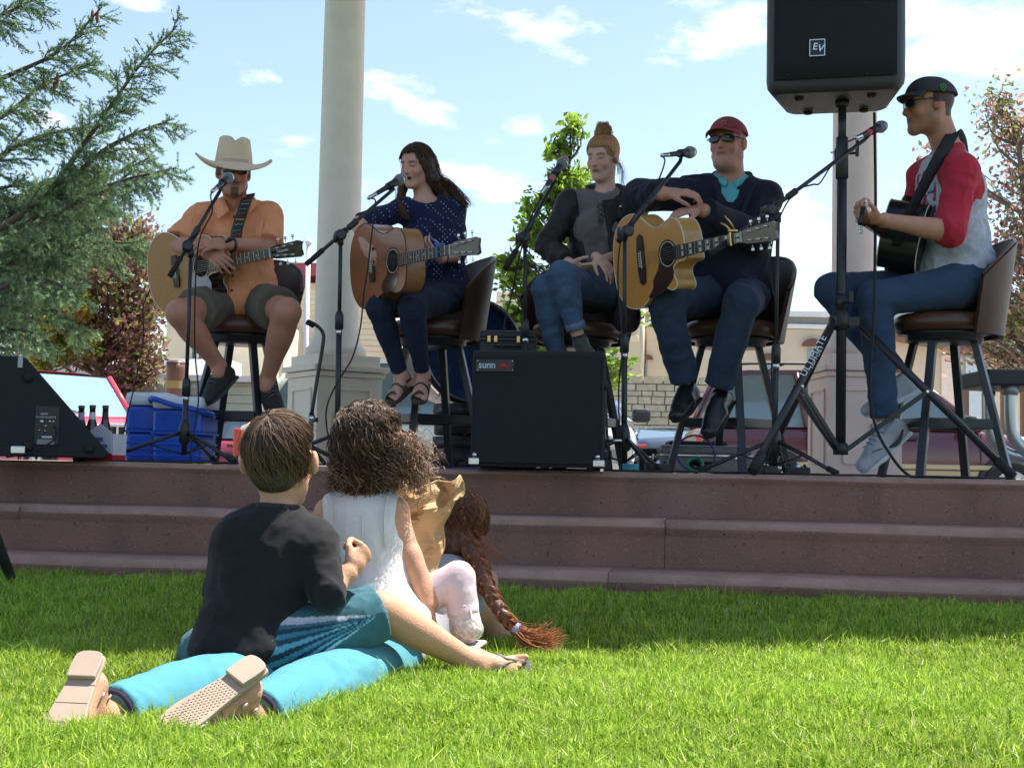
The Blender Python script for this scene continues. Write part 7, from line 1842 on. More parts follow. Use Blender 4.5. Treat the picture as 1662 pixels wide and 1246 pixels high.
def woman():
 Y0 = 6.62; T = person('woman with blonde hair in a messy bun, black jacket and jeans, legs crossed', 935, Y0)
 J = mkJ(Y0, H=(978, 256, -.02), N=(984, 318, .03), P=(962, 468, .04), S=[(926, 330, .0), (1030, 330, .03)], E=[(888, 400, -.04), (1022, 412, -.04)], W=[(925, 428, -.30), (972, 424, -.30)],
   HP=[(944, 480, 0), (982, 478, 0)], K=[(886, 470, -.38), (912, 447, -.44)], A=[(905, 585, -.28), (938, 545, -.40)])
 h = HeadF(J['H'], (-.52, -.82, -.30), (.05, 0, 1), .92)
 base = (.70, .42, .325); s = Sdf(); torso(s, J, -.01, .88); head(s, h, fem=1, nose=.95, jaw=.9)
 s.cone(J['N']+Vector((0, 0, -.05)), h.p(0, -.02, -.05), .048, .046, .03)
 for i in (0, 1):
  arm(s, J, i, 0, (.042, .037, .035, .024)); leg(s, J, i, 0, (.078, .054, .046, .030), calf=.01)
 hd = at(968, 438, Y0-.34)-J['W'][0]; hand(s, J['W'][0], hd, (0, .3, .9), (0, -1, .3), .92, (.3, .4, .3), thumb=.3)
 hd = at(935, 432, Y0-.40)-J['W'][1]; hd2 = Vector((-.2, -.35, -.35)); hand(s, J['W'][1]+Vector((-.01, -.02, .015)), at(975, 445, Y0-.44)-at(948, 420, Y0-.36), (-.2, .5, -.8), (-1, -.2, 0), .94, (.25, .45, .35), spread=.015, thumb=.3)
 pf = paint_face(h, base, lip=(.36, .13, .12), brow=(.16, .10, .06), hair=(.40, .19, .085), hairtest=lambda x, y, z: ((z > .068) & (y < .09)) | ((y < -.03) & (z > -.05)))
 sdf_ob('body', s, .0052, SKIN, T, paint=pf)
 BL = cloth('charcoal_blouse', (.17, .15, .15), 500); s = Sdf(); torso(s, J, .002, .88, .95, chest=1)
 s.cone(J['P']+Vector((0, -.03, .0)), J['P']+Vector((0, -.10, -.03)), .11, .08, .06)
 s.ell(h.p(0, .0, -.135)+Vector((-.012, -.05, -.01)), (.052, .07, .052), None, .01, sub=True)
 sdf_ob('blouse', s, .0068, BL, T, fold=.005, fsc=13, seed=5)
 c0 = J['N']+Vector((-.034, 0, 0))
 for k in range(4):
  z = -.055-.026*k; w = .020-.002*k
  MB().tube([c0+Vector((-w, -.122-.004*k, z)), c0+Vector((w, -.122-.004*k, z-.022))], .0020, 5).ob('lacing', BLKP, T, True)
  MB().tube([c0+Vector((w, -.123-.004*k, z)), c0+Vector((-w, -.123-.004*k, z-.022))], .0020, 5).ob('lacing', BLKP, T, True)
 JK = mat('black_jacket', (.014, .013, .013), rough=.55, var=.25, vs=20, bump=.3, bs=150, spec=.4)
 s = Sdf(); torso(s, J, .016, .90, .97)
 s.cone(J['P']+Vector((.06, .02, .02)), J['P']+Vector((.10, -.06, -.06)), .11, .06, .05)
 for i in (0, 1): arm(s, J, i, .014, (.046, .041, .039, .030), end=1.9, loose=.006)
 fr = J['P'].lerp(J['N'], .5)
 s.box(fr+Vector((-.026, -.22, .0)), (.060, .22, .40), Matrix.Rotation(R_(-9), 3, 'Y'), .03, .01, sub=True)
 s.ell(J['N']+Vector((-.012, -.06, .03)), (.085, .10, .07), None, .01, sub=True)
 V, F = s.build(.0072); V = smoothv(V, F, 1); V = wrinkle(V, F, .0065, 8, 23); link('jacket', mesh_np(V, F), JK, T, True)
 s = Sdf(); n0 = J['N']
 s.chain([n0+Vector((-.075, -.055, -.03)), n0+Vector((-.078, .01, .028)), n0+Vector((-.05, .06, .045)), n0+Vector((0, .075, .05)), n0+Vector((.06, .06, .04)), n0+Vector((.085, .0, .015)), n0+Vector((.075, -.07, -.045)), n0+Vector((.055, -.12, -.13))], [.018, .024, .026, .026, .027, .027, .022, .014], .01)
 sdf_ob('jacket_collar', s, .006, JK, T, fold=.004, fsc=20)
 MB().lathe([(0, .004), (.006, .003), (.007, 0)], n0+Vector((.062, -.122, -.075)), My_, 10).ob('snap', STEEL, T, True)
 JM = DEN('blue_denim', (.075, .125, .21)); s = Sdf(); torso(s, J, .0, .92, 1.0); s.cut(J['P']+Vector((0, 0, .04)), (0, 0, 1), .6)
 for i in (0, 1): leg(s, J, i, .006, (.076, .056, .046, .034), calf=.010, end=1.9 if i else 2.0)
 sdf_ob('jeans', s, .0070, JM, T, fold=.003, fsc=11, seed=31)
 d = (J['A'][1]-J['K'][1]).normalized(); Mw = frame(d.orthogonal(), z=d); MB().lathe([(.043, -.03), (.047, -.028), (.047, .006), (.042, .008)], J['A'][1]-d*.035, Mw, 24).ob('rolled_cuff', DEN('cuff_denim', (.14, .20, .28)), T, True)
 GS = mat('grey_suede', (.075, .068, .058), rough=.95, var=.2, vs=30, sheen=.4); SB = mat('sole_dark', (.03, .027, .025), rough=.8)
 shoe('ankle_boot', J['A'][1]+Vector((.01, 0, -.02)), at(955, 600, Y0-.52)-at(936, 553, Y0-.40), (-.25, -.8, .5), T, GS, SB, .92, high=.02)
 shoe('ankle_boot', J['A'][0]+Vector((0, 0, -.01)), (-.1, -.8, -.35), (0, -.3, 1), T, GS, SB, .92, high=.02)
 Rr, cc = (.083, .102, .090), (0, -.014, .034); hc = (.47, .225, .095)
 s = Sdf(); s.ell(h.p(*cc), (.083*.9, .100*.9, .087*.9), h.M, .02); s.ell(h.p(0, .108, .006), (.066*.9, .066*.9, .086*.9), h.M, .02, sub=True)
 s.ell(h.p(.0, .045, -.08), (.1, .08, .05), h.M, .02, sub=True)
 s.ell(h.p(-.004, -.030, .132), (.040, .040, .030), h.M, .02); s.ell(h.p(-.006, -.03, .160), (.022, .022, .018), h.M, .02)
 sdf_ob('hair_mass', s, .006, mat('hair_blonde', (.34, .165, .075), rough=.5, var=.35, vs=60), T)
 rg = np.random.default_rng(8); lines = []
 for k in range(1700):
  a = rg.random()*2*math.pi; e = 1.95 if math.sin(a) < .1 else 1.95-.72*min(1, (math.sin(a)-.1)/.6)
  pts = []
  for i in range(10):
   t = i/9; th = e*(1-t)+.18*t; aa = a+.25*math.sin(t*3+k)*.3
   pts.append(h.p(cc[0]+Rr[0]*math.sin(th)*math.cos(aa)*1.01, cc[1]-.01*t+Rr[1]*math.sin(th)*math.sin(aa)*1.01, cc[2]+Rr[2]*math.cos(th)*1.01+.006*rg.random()))
  lines.append(pts)
 strands('hair', np.array([[list(p) for p in l] for l in lines]), .0010, .0007, HAIR, T, colors=haircols(1700, hc, hi=(.68, .40, .19)))
 lines = []
 for k in range(620):
  a = rg.random()*6.28; tl = rg.normal(size=3)*.5; r = .020+.028*rg.random(); zc = .112+.058*rg.random(); nrm = Vector((tl[0], tl[1], 1)).normalized(); u = nrm.orthogonal().normalized(); w = nrm.cross(u); r *= 1.15-.7*(zc-.112)/.045*.6
  lines.append([list(h.p(*(Vector((-.004+.006*math.sin(k), -.028+.006*math.cos(k*1.7), zc))+(u*math.cos(a+i*.42)+w*math.sin(a+i*.42))*r+Vector((0, 0, .003*math.sin(i)))))) for i in range(10)])
 strands('hair_bun', np.array(lines), .0013, .0008, HAIR, T, colors=haircols(620, hc, hi=(.66, .44, .23)))
 fl_ = [lock([h.p(-.07, -.05, -.03), h.p(-.085, -.06, -.09), at(1012, 300, Y0+.06), at(1022, 322, Y0+.08)], 26, .006, 10, 9, .003, 2.2), lock([h.p(-.078, .02, .0), h.p(-.09, .0, -.05), h.p(-.088, .0, -.09)], 20, .004, 10, 10, .0018, 1.5)]
 fl_ = np.concatenate(fl_); strands('loose_hair', fl_, .0007, .0004, HAIR, T, colors=haircols(len(fl_), hc))
 MB().lathe([(0, -.004), (.004, 0), (0, .004)], h.p(-.085, .004, -.036), None, 8).ob('earring', STEEL, T, True)
 p = at(1018, 490, 6.35); t = thing('handbag', 'dark purple leather handbag hanging between the woman in black and the red cap man', 'handbag', (p.x, 6.35, p.z-.18))
 s = Sdf(); s.box(at(1019, 492, 6.35), (.050, .07, .135), Matrix.Rotation(R_(4), 3, 'Y'), .035, .01); s.ell(at(1019, 515, 6.33), (.058, .07, .06), None, .03)
 sdf_ob('bag_body', s, .007, mat('purple_leather', (.035, .02, .03), rough=.55, bump=.2, bs=80), t, fold=.003, fsc=14)
 for x in (-.028, .026): MB().tube(crom([at(1016, 455, 6.30)+Vector((x, 0, 0)), at(1018, 490, 6.272)+Vector((x, 0, 0)), at(1020, 525, 6.275)+Vector((x, 0, 0))], 5), .002, 5).ob('stitching', mat('stitch', (.2, .14, .1)), t, True)
 MB().tube(crom([at(1005, 462, 6.35), at(1008, 420, 6.45), at(1030, 420, 6.45), at(1032, 462, 6.35)], 6), .006, 6).ob('bag_handle', MATS['purple_leather'], t, True)
woman()
def redcap():
 Y0 = 6.42; T = person('older man in red baseball cap and navy jacket resting his arms on a guitar', 1186, Y0)
 J = mkJ(Y0, H=(1181, 233, -.03), N=(1188, 296, .03), P=(1184, 468, .04), S=[(1120, 315, .0), (1243, 322, .02)], E=[(1036, 318, -.14), (1226, 386, -.12)], W=[(1078, 314, -.37), (1140, 341, -.38)],
   HP=[(1160, 481, 0), (1214, 481, 0)], K=[(1078, 487, -.40), (1203, 492, -.42)], A=[(1111, 618, -.26), (1166, 628, -.28)])
 h = HeadF(J['H'], (-.46, -.88, -.05), (0.02, 0, 1), 1.02)
 base = (.60, .295, .215); s = Sdf(); torso(s, J, -.01, 1.05); head(s, h, jaw=1.15, nose=1.15)
 s.cone(J['N']+Vector((0, 0, -.05)), h.p(0, -.02, -.05), .066, .064, .03); s.ell(h.p(0, .035, -.105), (.05, .045, .03), h.M, .03)
 for i in (0, 1):
  arm(s, J, i, 0, (.052, .045, .044, .031)); leg(s, J, i, 0, (.09, .064, .055, .037), calf=.014)
 hd = at(1138, 318, Y0-.42)-J['W'][0]; hand(s, J['W'][0]+hd.normalized()*.015, hd+Vector((0, 0, .02)), (.1, .45, -.85), (.1, -.6, -.2), 1.08, (.30, .75, .5), thumb=.4)
 hd = at(1086, 345, Y0-.42)-J['W'][1]; hand(s, J['W'][1]+hd.normalized()*.012, hd, (.0, .45, -.9), (-.2, -1, .2), 1.02, (.25, .55, .45), thumb=.2)
 pf = paint_face(h, base, lip=(.36, .15, .13), brow=(.25, .2, .16), hair=(.34, .30, .27), hairtest=lambda x, y, z: ((z > .0) & (z < .05) & (y < .0)) | ((z > -.055) & (y < -.055)), beard=((.36, .22, .18), .25))
 sdf_ob('body', s, .0058, SKIN, T, paint=pf)
 s = Sdf(); torso(s, J, .004, 1.05, 1.0, belly=.02); s.ell(h.p(0, .045, -.140), (.045, .05, .055), None, .01, sub=True)
 TE = cloth('teal_shirt', (.15, .52, .56), 500, .08); sdf_ob('shirt', s, .0075, TE, T, fold=.004, fsc=12, seed=6)
 cl = MB(); n0 = J['N']+Vector((-.01, .0, .015))
 for sx in (-1, 1):
  a = [n0+Vector((sx*.066*math.cos(q)-.01*math.sin(q), -.062*math.sin(q), .035-.030*math.sin(q))) for q in [R_(d) for d in range(-60, 86, 12)]]
  b = [n0+Vector((sx*(.088*math.cos(q)+.015*math.sin(q))-.01*math.sin(q), -.090*math.sin(q)-.01, .010-.070*math.sin(q)**3)) for q in [R_(d) for d in range(-60, 86, 12)]]
  cl.grid([a, b], True, sx > 0)
 co = cl.ob('shirt_collar', TE, T, True); solid(co, .004)
 NV = cloth('navy_jacket', (.014, .018, .035), 700, .12, rough=.8); s = Sdf(); torso(s, J, .018, 1.06, 1.02, belly=.025)
 s.cone(J['P']+Vector((0, .0, .02)), J['P']+Vector((-.0, -.12, -.02)), .15, .10, .06)
 for i in (0, 1): arm(s, J, i, .018, (.058, .052, .050, .038), end=1.86 if i == 0 else 1.95, loose=.004)
 top = J['N']+Vector((-.018, -.13, -.01)); bot = J['N']+Vector((-.040, -.20, -.23))
 s.cone(top+Vector((0, .02, .06)), bot, .082, .036, .01, sub=True); s.ell(J['N']+Vector((-.012, -.05, .045)), (.09, .10, .07), None, .01, sub=True)
 V, F = s.build(.0075); V = smoothv(V, F, 1); V = wrinkle(V, F, .0065, 7, 41); link('jacket', mesh_np(V, F), NV, T, True)
 s = Sdf(); n0 = J['N']
 s.chain([n0+Vector((-.075, -.165, -.16)), n0+Vector((-.092, -.09, -.03)), n0+Vector((-.075, .01, .035)), n0+Vector((-.04, .06, .05)), n0+Vector((.04, .06, .05)), n0+Vector((.080, .01, .035)), n0+Vector((.082, -.09, -.03)), n0+Vector((.015, -.18, -.19))], [.010, .018, .020, .022, .022, .020, .017, .008], .01)
 sdf_ob('jacket_collar', s, .006, NV, T)
 s = Sdf(); torso(s, J, .0, 1.05, 1.0); s.cut(J['P']+Vector((0, 0, .03)), (0, 0, 1), .6)
 for i in (0, 1): leg(s, J, i, .012, (.086, .062, .056, .046), calf=.006, end=1.98, loose=.008)
 sdf_ob('jeans', s, .0075, DEN('mid_denim', (.034, .054, .092)), T, fold=.005, fsc=8, seed=17)
 BS = mat('black_leather', (.012, .012, .013), rough=.35, var=.15, coat=.1); BSO = mat('sole_black', (.012, .011, .011), rough=.7)
 shoe('shoe', J['A'][0]+Vector((0, 0, -.02)), at(1098, 664, Y0-.46)-at(1125, 632, Y0-.28), (-.45, -.5, .8), T, BS, BSO, 1.08)
 shoe('shoe', J['A'][1]+Vector((0, 0, -.03)), at(1130, 690, Y0-.44)-at(1155, 645, Y0-.32), (-.45, -.75, .4), T, BS, BSO, 1.08)
 RC = mat('red_cap', (.34, .06, .075), rough=.9, var=.15, vs=30, bump=.3, bs=400); cap(h, T, RC, RC)
 q = h.p(-.012, .090, .080); MB().tube([q+h.d(*v)*.001*k_ for v, k_ in (((-12, 0, 0), 1), ((-8, 1, 6), 1), ((0, 2, 8), 1), ((8, 1, 6), 1), ((12, 0, 0), 1), ((6, 1, -5), 1), ((-6, 1, -5), 1), ((-12, 0, 0), 1))], .0016, 5).ob('cap_emblem', mat('thread_pale', (.45, .35, .35)), T, True)
 glasses(h, T, mat('lens_mirror', (.012, .02, .012), rough=.06, spec=.5, var=0), BLKP, z=.008, hgt=.0165)
 O, ux, uz = gframe(997, 432, Y0-.28, 1262, 372, 1.06, tilt=6)
 t, M, G, out = guitar('golden cutaway acoustic guitar with dark pickguard under the arms of the red cap man', O, ux, uz, woodmat('spruce_honey', (.74, .33, .075), (.60, .25, .05)), woodmat('maple_side', (.58, .33, .08), (.40, .20, .04)), cut=True, jumbo=True, pick='big', headm=MATS['head_black'], blocks=True, fb=mat('ebony', (.015, .012, .012), rough=.3))
 x = .858-.645*(1-2**(-1.45/12)); m = MB(); m.box(G(x, 0, .016), (.010, .058, .008), M, .003); m.box(G(x, .034, .0), (.010, .008, .05), M, .003); m.tube([G(x, .036, .015), G(x-.02, .06, .02), G(x-.045, .072, .02)], .0045, 6); m.tube([G(x, .036, -.01), G(x-.01, .075, .005), G(x-.03, .10, .01)], .004, 6); m.ob('capo', BRASS, t, True)
 hb = [G(.858+.015, .024, .007), G(.858+.16, .039, .0-.01), G(.858+.176, .03, -.012)]
redcap()
def raglan():
 Y0 = 5.94; T = person('man in grey cap and red sleeved raglan shirt seated in profile facing left', 1532, Y0)
 J = mkJ(Y0, H=(1508, 173, -.01), N=(1540, 248, .0), P=(1556, 448, .03), S=[(1500, 290, .19), (1562, 278, -.18)], E=[(1480, 372, .22), (1540, 376, -.26)], W=[(1440, 372, .22), (1432, 357, -.34)],
   HP=[(1542, 468, .11), (1556, 466, -.09)], K=[(1350, 470, .12), (1420, 484, -.06)], A=[(1452, 606, .10), (1436, 682, -.02)])
 h = HeadF(J['H'], (-1, -.06, -.06), (0, 0, 1), 1.06)
 base = (.54, .265, .175); s = Sdf(); torso(s, J, -.012, 1.05); head(s, h, jaw=1.15, nose=1.15)
 s.cone(J['N']+Vector((.01, 0, -.04)), h.p(0, -.028, -.05), .064, .060, .03)
 for i in (0, 1):
  arm(s, J, i, 0, (.052, .044, .044, .030)); leg(s, J, i, 0, (.09, .064, .055, .037), calf=.014)
 hd = at(1392, 350, Y0-.38)-J['W'][1]; hand(s, J['W'][1]+hd.normalized()*.02, hd+Vector((0, -.01, 0)), (.1, .35, .9), (-.2, -.6, .5), 1.05, (1.0, 1.3, .9), thumb=.5)
 hand(s, J['W'][0], (-.1, -.9, -.1), (1, 0, 0), (0, 0, 1), 1.0, (.4, .5, .4))
 pf = paint_face(h, base, lip=(.30, .13, .10), brow=(.06, .04, .03), hair=(.055, .04, .032), hairtest=lambda x, y, z: ((z > .0) & (y < .01) & (y > -.2)) | ((z > -.052) & (y < -.045)), beard=((.22, .12, .085), .45))
 sdf_ob('body', s, .0058, SKIN, T, paint=pf)
 s = Sdf(); torso(s, J, .008, 1.05, 1.05, belly=.012)
 for i in (0, 1): arm(s, J, i, .010, (.056, .052, .050, .038), end=1.12, loose=.004)
 s.cone(J['P']+Vector((.02, -.0, -.0)), J['P']+Vector((-.06, 0, -.01)), .135, .13, .05)
 s.cut(J['P']+Vector((0, 0, -.075)), (-.12, 0, -1), .6); s.ell(h.p(0, .015, -.16), (.07, .07, .05), None, .01, sub=True)
 S1, N_ = A3(J['S'][1]), A3(J['N']); S0 = A3(J['S'][0]); E1 = A3(J['E'][1]); E0 = A3(J['E'][0])
 def pr(V):
  c = np.tile(np.array((.52, .54, .60), np.float32), (len(V), 1)); c *= (1+.16*vnoise(V*90, 3)+.1*vnoise(V*np.array([14, 14, 30], np.float32), 6))[:, None]
  nk = N_+np.array([-.02, 0, .03], np.float32)
  for Sx, Ex in ((S1, E1), (S0, E0)):
   side = np.sign(Sx[1]-N_[1])
   yy = (V[:, 1]-N_[1])*side
   up = V[:, 2]; pit = Sx+np.array([0, 0, -.115], np.float32)
   t = np.clip((nk[2]-up)/(nk[2]-pit[2]), 0, 1); lim = .035+(abs(Sx[1]-N_[1])-.075-.035+.04)*t**.8
   dl = np.linalg.norm(np.cross(V-Sx, (Ex-Sx)/np.linalg.norm(Ex-Sx)), axis=1)
   m = ((yy > lim) & (up > pit[2])) | ((up <= pit[2]+.01) & (dl < .105) & (yy > .045))
   c[m] = np.array((.50, .028, .05))*(1+.10*vnoise(V[m]*12, 9))[:, None]
  fx = (V[:, 0] < N_[0]-.0) & (np.abs(V[:, 1]-N_[1]) < .10) & (V[:, 2] < N_[2]-.08) & (V[:, 2] > N_[2]-.34)
  stripe = np.sin(V[:, 1]*95+V[:, 2]*18) > .2; g = vnoise(V*40, 12) > -.35
  mm = fx & stripe & g; c[mm] = np.array((.42, .05, .07)); mm = fx & ~stripe & (vnoise(V*55, 2) > .3); c[mm] = np.array((.08, .10, .22))
  return c
 sdf_ob('shirt', s, .0062, cloth('raglan_cloth', (0, 0, 0), 600, .06, attr=True), T, fold=.006, fsc=8, seed=51, paint=pr)
 d = (J['W'][1]-J['E'][1]).normalized()
 s = Sdf(); torso(s, J, .002, 1.05, 1.0); s.cut(J['P']+Vector((0, 0, .03)), (.2, 0, 1), .6)
 s.ell(J['P']+Vector((.05, 0, -.02)), (.12, .17, .11), None, .05)
 for i in (0, 1): leg(s, J, i, .009, (.086, .062, .055, .042), calf=.008, end=1.97, loose=.006)
 sdf_ob('jeans', s, .0070, DEN('indigo_denim', (.045, .078, .14)), T, fold=.0045, fsc=9, seed=19)
 H, K = J['HP'][1], J['K'][1]
 MB().tube([lerp(H, K, t)+Vector((0, -.078+.006*t-.012*(1-t)*0, .040*(1-t)-.004)) for t in np.linspace(.15, .95, 10)], .0012, 5).ob('seam_stitching', mat('stitch_gold', (.25, .2, .16)), T, True)
 GK = mat('knit_grey', (.52, .54, .58), rough=.8, var=.12, vs=60, bump=.5, bs=350); WS = mat('sole_white', (.72, .73, .76), rough=.6); LG = mat('lace_blue_grey', (.30, .34, .40), rough=.8)
 nt_ = at(1395, 762, Y0-.05)-at(1462, 700, Y0-.03); P, M = shoe('sneaker', J['A'][1]+Vector((.0, 0, -.02)), nt_, (-.45, -.35, .75), T, GK, WS, 1.12, laces=LG)
 for sx in (1, -1):
  q = [P(sx*.040, -.035, -.045), P(sx*.044, .0, -.066), P(sx*.045, .03, -.066), P(sx*.042, .075, -.045), P(sx*.034, .115, -.028)]; cr = crom(q, 4)
  MB().tube(cr, [.002+.007*math.sin(math.pi*min(1, (i/(len(cr)-1))*1.0+.12)) for i in range(len(cr))], 6).ob('swoosh', mat('swoosh_dark', (.03, .04, .06), rough=.6), T, True)
 shoe('sneaker', J['A'][0]+Vector((.0, 0, -.015)), (-.85, -.1, -.45), (-.4, -.0, 1), T, GK, WS, 1.1)
 CG = mat('charcoal_cap', (.055, .05, .052), rough=.9, var=.15, vs=30, bump=.3, bs=400); cap(h, T, CG, CG, bill_sc=.55)
 e0 = h.p(.083, -.028, .055) if h.p(.083, 0, 0).y < h.c.y else h.p(-.083, -.028, .055); sg = 1 if h.p(.083, 0, 0).y < h.c.y else -1
 GE = mat('thread_green', (.10, .55, .12), rough=.7); ex, ez = h.d(0, -1, 0), h.d(0, 0, 1)
 sh = [(-.010, .012), (0, .014), (.010, .012), (.011, -.002), (.005, -.012), (0, -.016), (-.005, -.012), (-.011, -.002)]
 of = Vector((0, -.009, 0)); MB().tube([e0+of+ex*a+ez*b for a, b in sh], .0013, 5, closed=True).ob('cap_emblem', GE, T, True); MB().tube([e0+of+ex*a+ez*b for a, b in ((.006, .006), (-.004, .006), (-.005, -.004), (.004, -.004), (.004, .0), (0, .0))], .0013, 5).ob('cap_emblem', GE, T, True)
 glasses(h, T, mat('lens_black', (.008, .008, .01), rough=.05, coat=1, var=0), BLKP, z=.008, hgt=.017)
 sc_ = 1.0
 ux = (at(1380, 343, Y0-.62)-at(1466, 396, Y0+.38)).normalized(); O = at(1466, 396, Y0+.38); uz = Vector((-1, 0, .18)); uz = uz-ux*uz.dot(ux)
 BG = mat('gloss_black', (.008, .009, .011), rough=.22, spec=.4, var=0)
 t, M, G, out = guitar('glossy black acoustic guitar with white edge binding held by the raglan shirt man', O, ux, uz, BG, BG, jumbo=True, pick=None, headm=BG, depth=(.175, .165))
 sp = [at(1458, 400, Y0-.10), at(1475, 352, Y0-.15), at(1500, 300, Y0-.17), at(1527, 250, Y0-.14), at(1548, 217, Y0-.06), at(1560, 228, Y0+.0), at(1566, 262, Y0+.06)]
 sp = crom(sp, 8); strip = []
 for i, p in enumerate(sp):
  dd = (sp[min(i+1, len(sp)-1)]-sp[max(i-1, 0)]).normalized(); w = Vector((1, .35, .4)); w = (w-dd*w.dot(dd)).normalized()*(.026+(.016 if i < 10 else 0)*(1-i/10)); strip.append([p-w, p-w*.33, p+w*.33, p+w])
 so = MB().grid(strip, True).ob('strap', mat('strap_plain_black', (.012, .012, .013), rough=.8), t, True); solid(so, .005)
raglan()
# ================================================================== THE THREE ON THE LAWN
def mkP(**k):
 J = {}
 for n, v in k.items():
  J[n] = [at(*q) for q in v] if isinstance(v, list) else at(*v)
 J['away'] = True; return J
def prone():
 T = person('person lying face down in turquoise jeans and sandals with a long auburn braid', 560, 3.3, 0)
 J = mkP(P=(596, 1058, 3.42), N=(738, 915, 3.86), S=[(690, 965, 3.88), (768, 985, 3.76)], E=[(650, 1040, 4.0), (808, 1036, 3.92)], W=[(640, 985, 4.15), (760, 1020, 4.15)],
   HP=[(540, 1078, 3.34), (618, 1082, 3.33)], K=[(332, 1124, 2.90), (515, 1126, 2.92)], A=[(158, 1170, 2.61), (396, 1174, 2.61)])
 h = HeadF(at(744, 852, 3.86), (-.20, .96, .10), (0, 0, 1), .92); base = (.50, .27, .17)
 s = Sdf(); up = (J['N']-J['P']).normalized()
 for t, w, d in ((0, .13, .075), (.3, .12, .08), (.6, .14, .09), (.88, .15, .08)):
  M = frame(Vector((.8, -.6, 0)), z=Vector((0, 0, 1))); s.ell(J['P'].lerp(J['N'], t)-Vector((0, 0, .02)), (w, .14, d), M, .06)
 s.cone(J['S'][0], J['S'][1], .055, .058, .05); s.cone(J['N'], h.p(0, -.02, -.05), .046, .044, .03); head(s, h, fem=1)
 for i in (0, 1): arm(s, J, i, 0, (.052, .040, .036, .024))
 hand(s, J['W'][0], (0, 1, -.2), (0, 0, -1), (1, 0, 0), .9)
 hand(s, J['W'][1], (-.6, .8, -.2), (0, 0, -1), (-1, 0, 0), .9)
 for i in (0, 1): leg(s, J, i, 0, (.070, .052, .045, .031), calf=.008)
 dd_ = [Vector((-.06, -.60, -.52)), Vector((-.60, -.50, -.42))]; F_ = []
 for i in (0, 1):
  d = dd_[i]; upv = Vector((.06, .68, -.73)) if i == 0 else Vector((.10, .62, -.75))
  F_.append(foot(s, J['A'][i]+Vector((-.012, 0, .006)), d, upv, .93))
 pf = paint_face(h, base, lash=False, brows=False, lip=None, hair=(.10, .04, .025), hairtest=lambda x, y, z: (y < .02) | (z > .05))
 sdf_ob('body', s, .0048, SKIN, T, paint=pf)
 s = Sdf()
 for t, w, d in ((0, .138, .08), (.3, .128, .088), (.6, .148, .098), (.80, .150, .088)):
  M = frame(Vector((.8, -.6, 0)), z=Vector((0, 0, 1))); s.ell(J['P'].lerp(J['N'], t)-Vector((0, 0, .02)), (w, .145, d), M, .06)
 sdf_ob('tank_top', s, .0075, cloth('grey_tank', (.35, .35, .37), 500), T, fold=.004)
 TQ = cloth('turquoise_denim', (.075, .27, .33), 450, .08); s = Sdf()
 c = (J['HP'][0]+J['HP'][1])/2
 s.ell(c+Vector((0, .03, -.005)), (.15, .125, .078), frame(Vector((.95, -.1, 0)), z=Vector((0, 0, 1))), .05)
 for i in (0, 1): leg(s, J, i, .009, (.078, .064, .056, .045), calf=.010, end=1.86, loose=.004)
 sdf_ob('jeans', s, .0062, TQ, T, fold=.0030, fsc=8, seed=61)
 for i in (0, 1):
  d = (J['A'][i]-J['K'][i]).normalized(); e = J['K'][i].lerp(J['A'][i], .86); M = frame(d.orthogonal(), z=d)
  MB().lathe([(.047, -.02), (.0535, -.012), (.0535, .006), (.046, .008), (.040, -.004)], e, M, 24).ob('dark_hem', mat('hem_dark', (.03, .02, .06), rough=.9), T, True)
  kk, aa = J['K'][i], e; MB().tube([lerp(kk, aa, t)+Vector((.01, -.058+.003*t, -.022)) for t in np.linspace(.1, 1, 8)], .0012, 5).ob('seam_stitching', mat('stitch_aqua', (.12, .5, .58)), T, True)
 SO = mat('sandal_sole_tan', (.40, .30, .23), rough=.75, var=.1, vs=12); SS = mat('sandal_strap_pink', (.55, .40, .40), rough=.35, metal=.25)
 for k, P in enumerate(F_):
  Mx = Matrix(((P(1, 0, 0)-P(0, 0, 0)), (P(0, 1, 0)-P(0, 0, 0)), (P(0, 0, 1)-P(0, 0, 0)))).transposed()
  out = [(-.030, -.066), (-.018, -.078), (.018, -.078), (.030, -.066), (.031, -.01), (.036, .05), (.041, .095), (.038, .135), (.022, .158), (-.015, .158), (-.036, .138), (-.042, .10), (-.036, .05), (-.030, -.01)]
  sm_ = [(p.x, p.y) for p in crom([(x, y, 0) for x, y in out+[out[0]]], 3)][:-1]
  MB().prism(sm_, -.102, -.092, P(0, 0, 0), Mx).ob('sole', SO, T, True, bevel=.002)
  hl = [(p.x, p.y) for p in crom([(-.029, -.012, 0), (-.030, -.05, 0), (-.024, -.073, 0), (0, -.079, 0), (.024, -.073, 0), (.030, -.05, 0), (.029, -.012, 0)], 4)]
  MB().prism(hl[::-1], -.114, -.1022, P(0, 0, 0), Mx).ob('heel', SO, T, True, bevel=.002)
  gm = MB()
  if k == 1:
   for a in range(22):
    for b in range(9):
     x = -.032+.008*b+.004*(a % 2); y = .0+.007*a
     if abs(x) < .030+.00005*a: gm.box(P(x, y, -.1025), (.0035*.93, .0032*.93, .0016), Mx.normalized() if False else Mx*(1/.93))
  else:
   for y in (.0, .045, .09, .093): gm.box(P(0, y, -.1024), (.06, .0012, .0012), Mx*(1/.93))
  gm.ob('tread', SO, T, True, kind='stuff')
  for y, z0, w in ((.105, -.052, .018), (.0, -.03, .006), (-.02, .0, .006)):
   st = [[P(x, y+dy, z0-abs(x)**2*24) for x in np.linspace(-.043, .043, 9)] for dy in (-w, w)]; st = MB().grid(st, True).ob('strap', SS, T, True); solid(st, .003)
  g2 = MB(); rg = np.random.default_rng(k)
  for _ in range(60):
   x = rg.uniform(-.034, .034); y = .105+rg.uniform(-.015, .015); g2.box(P(x, y, -.050-x*x*24), (.0024, .0024, .002), Mx)
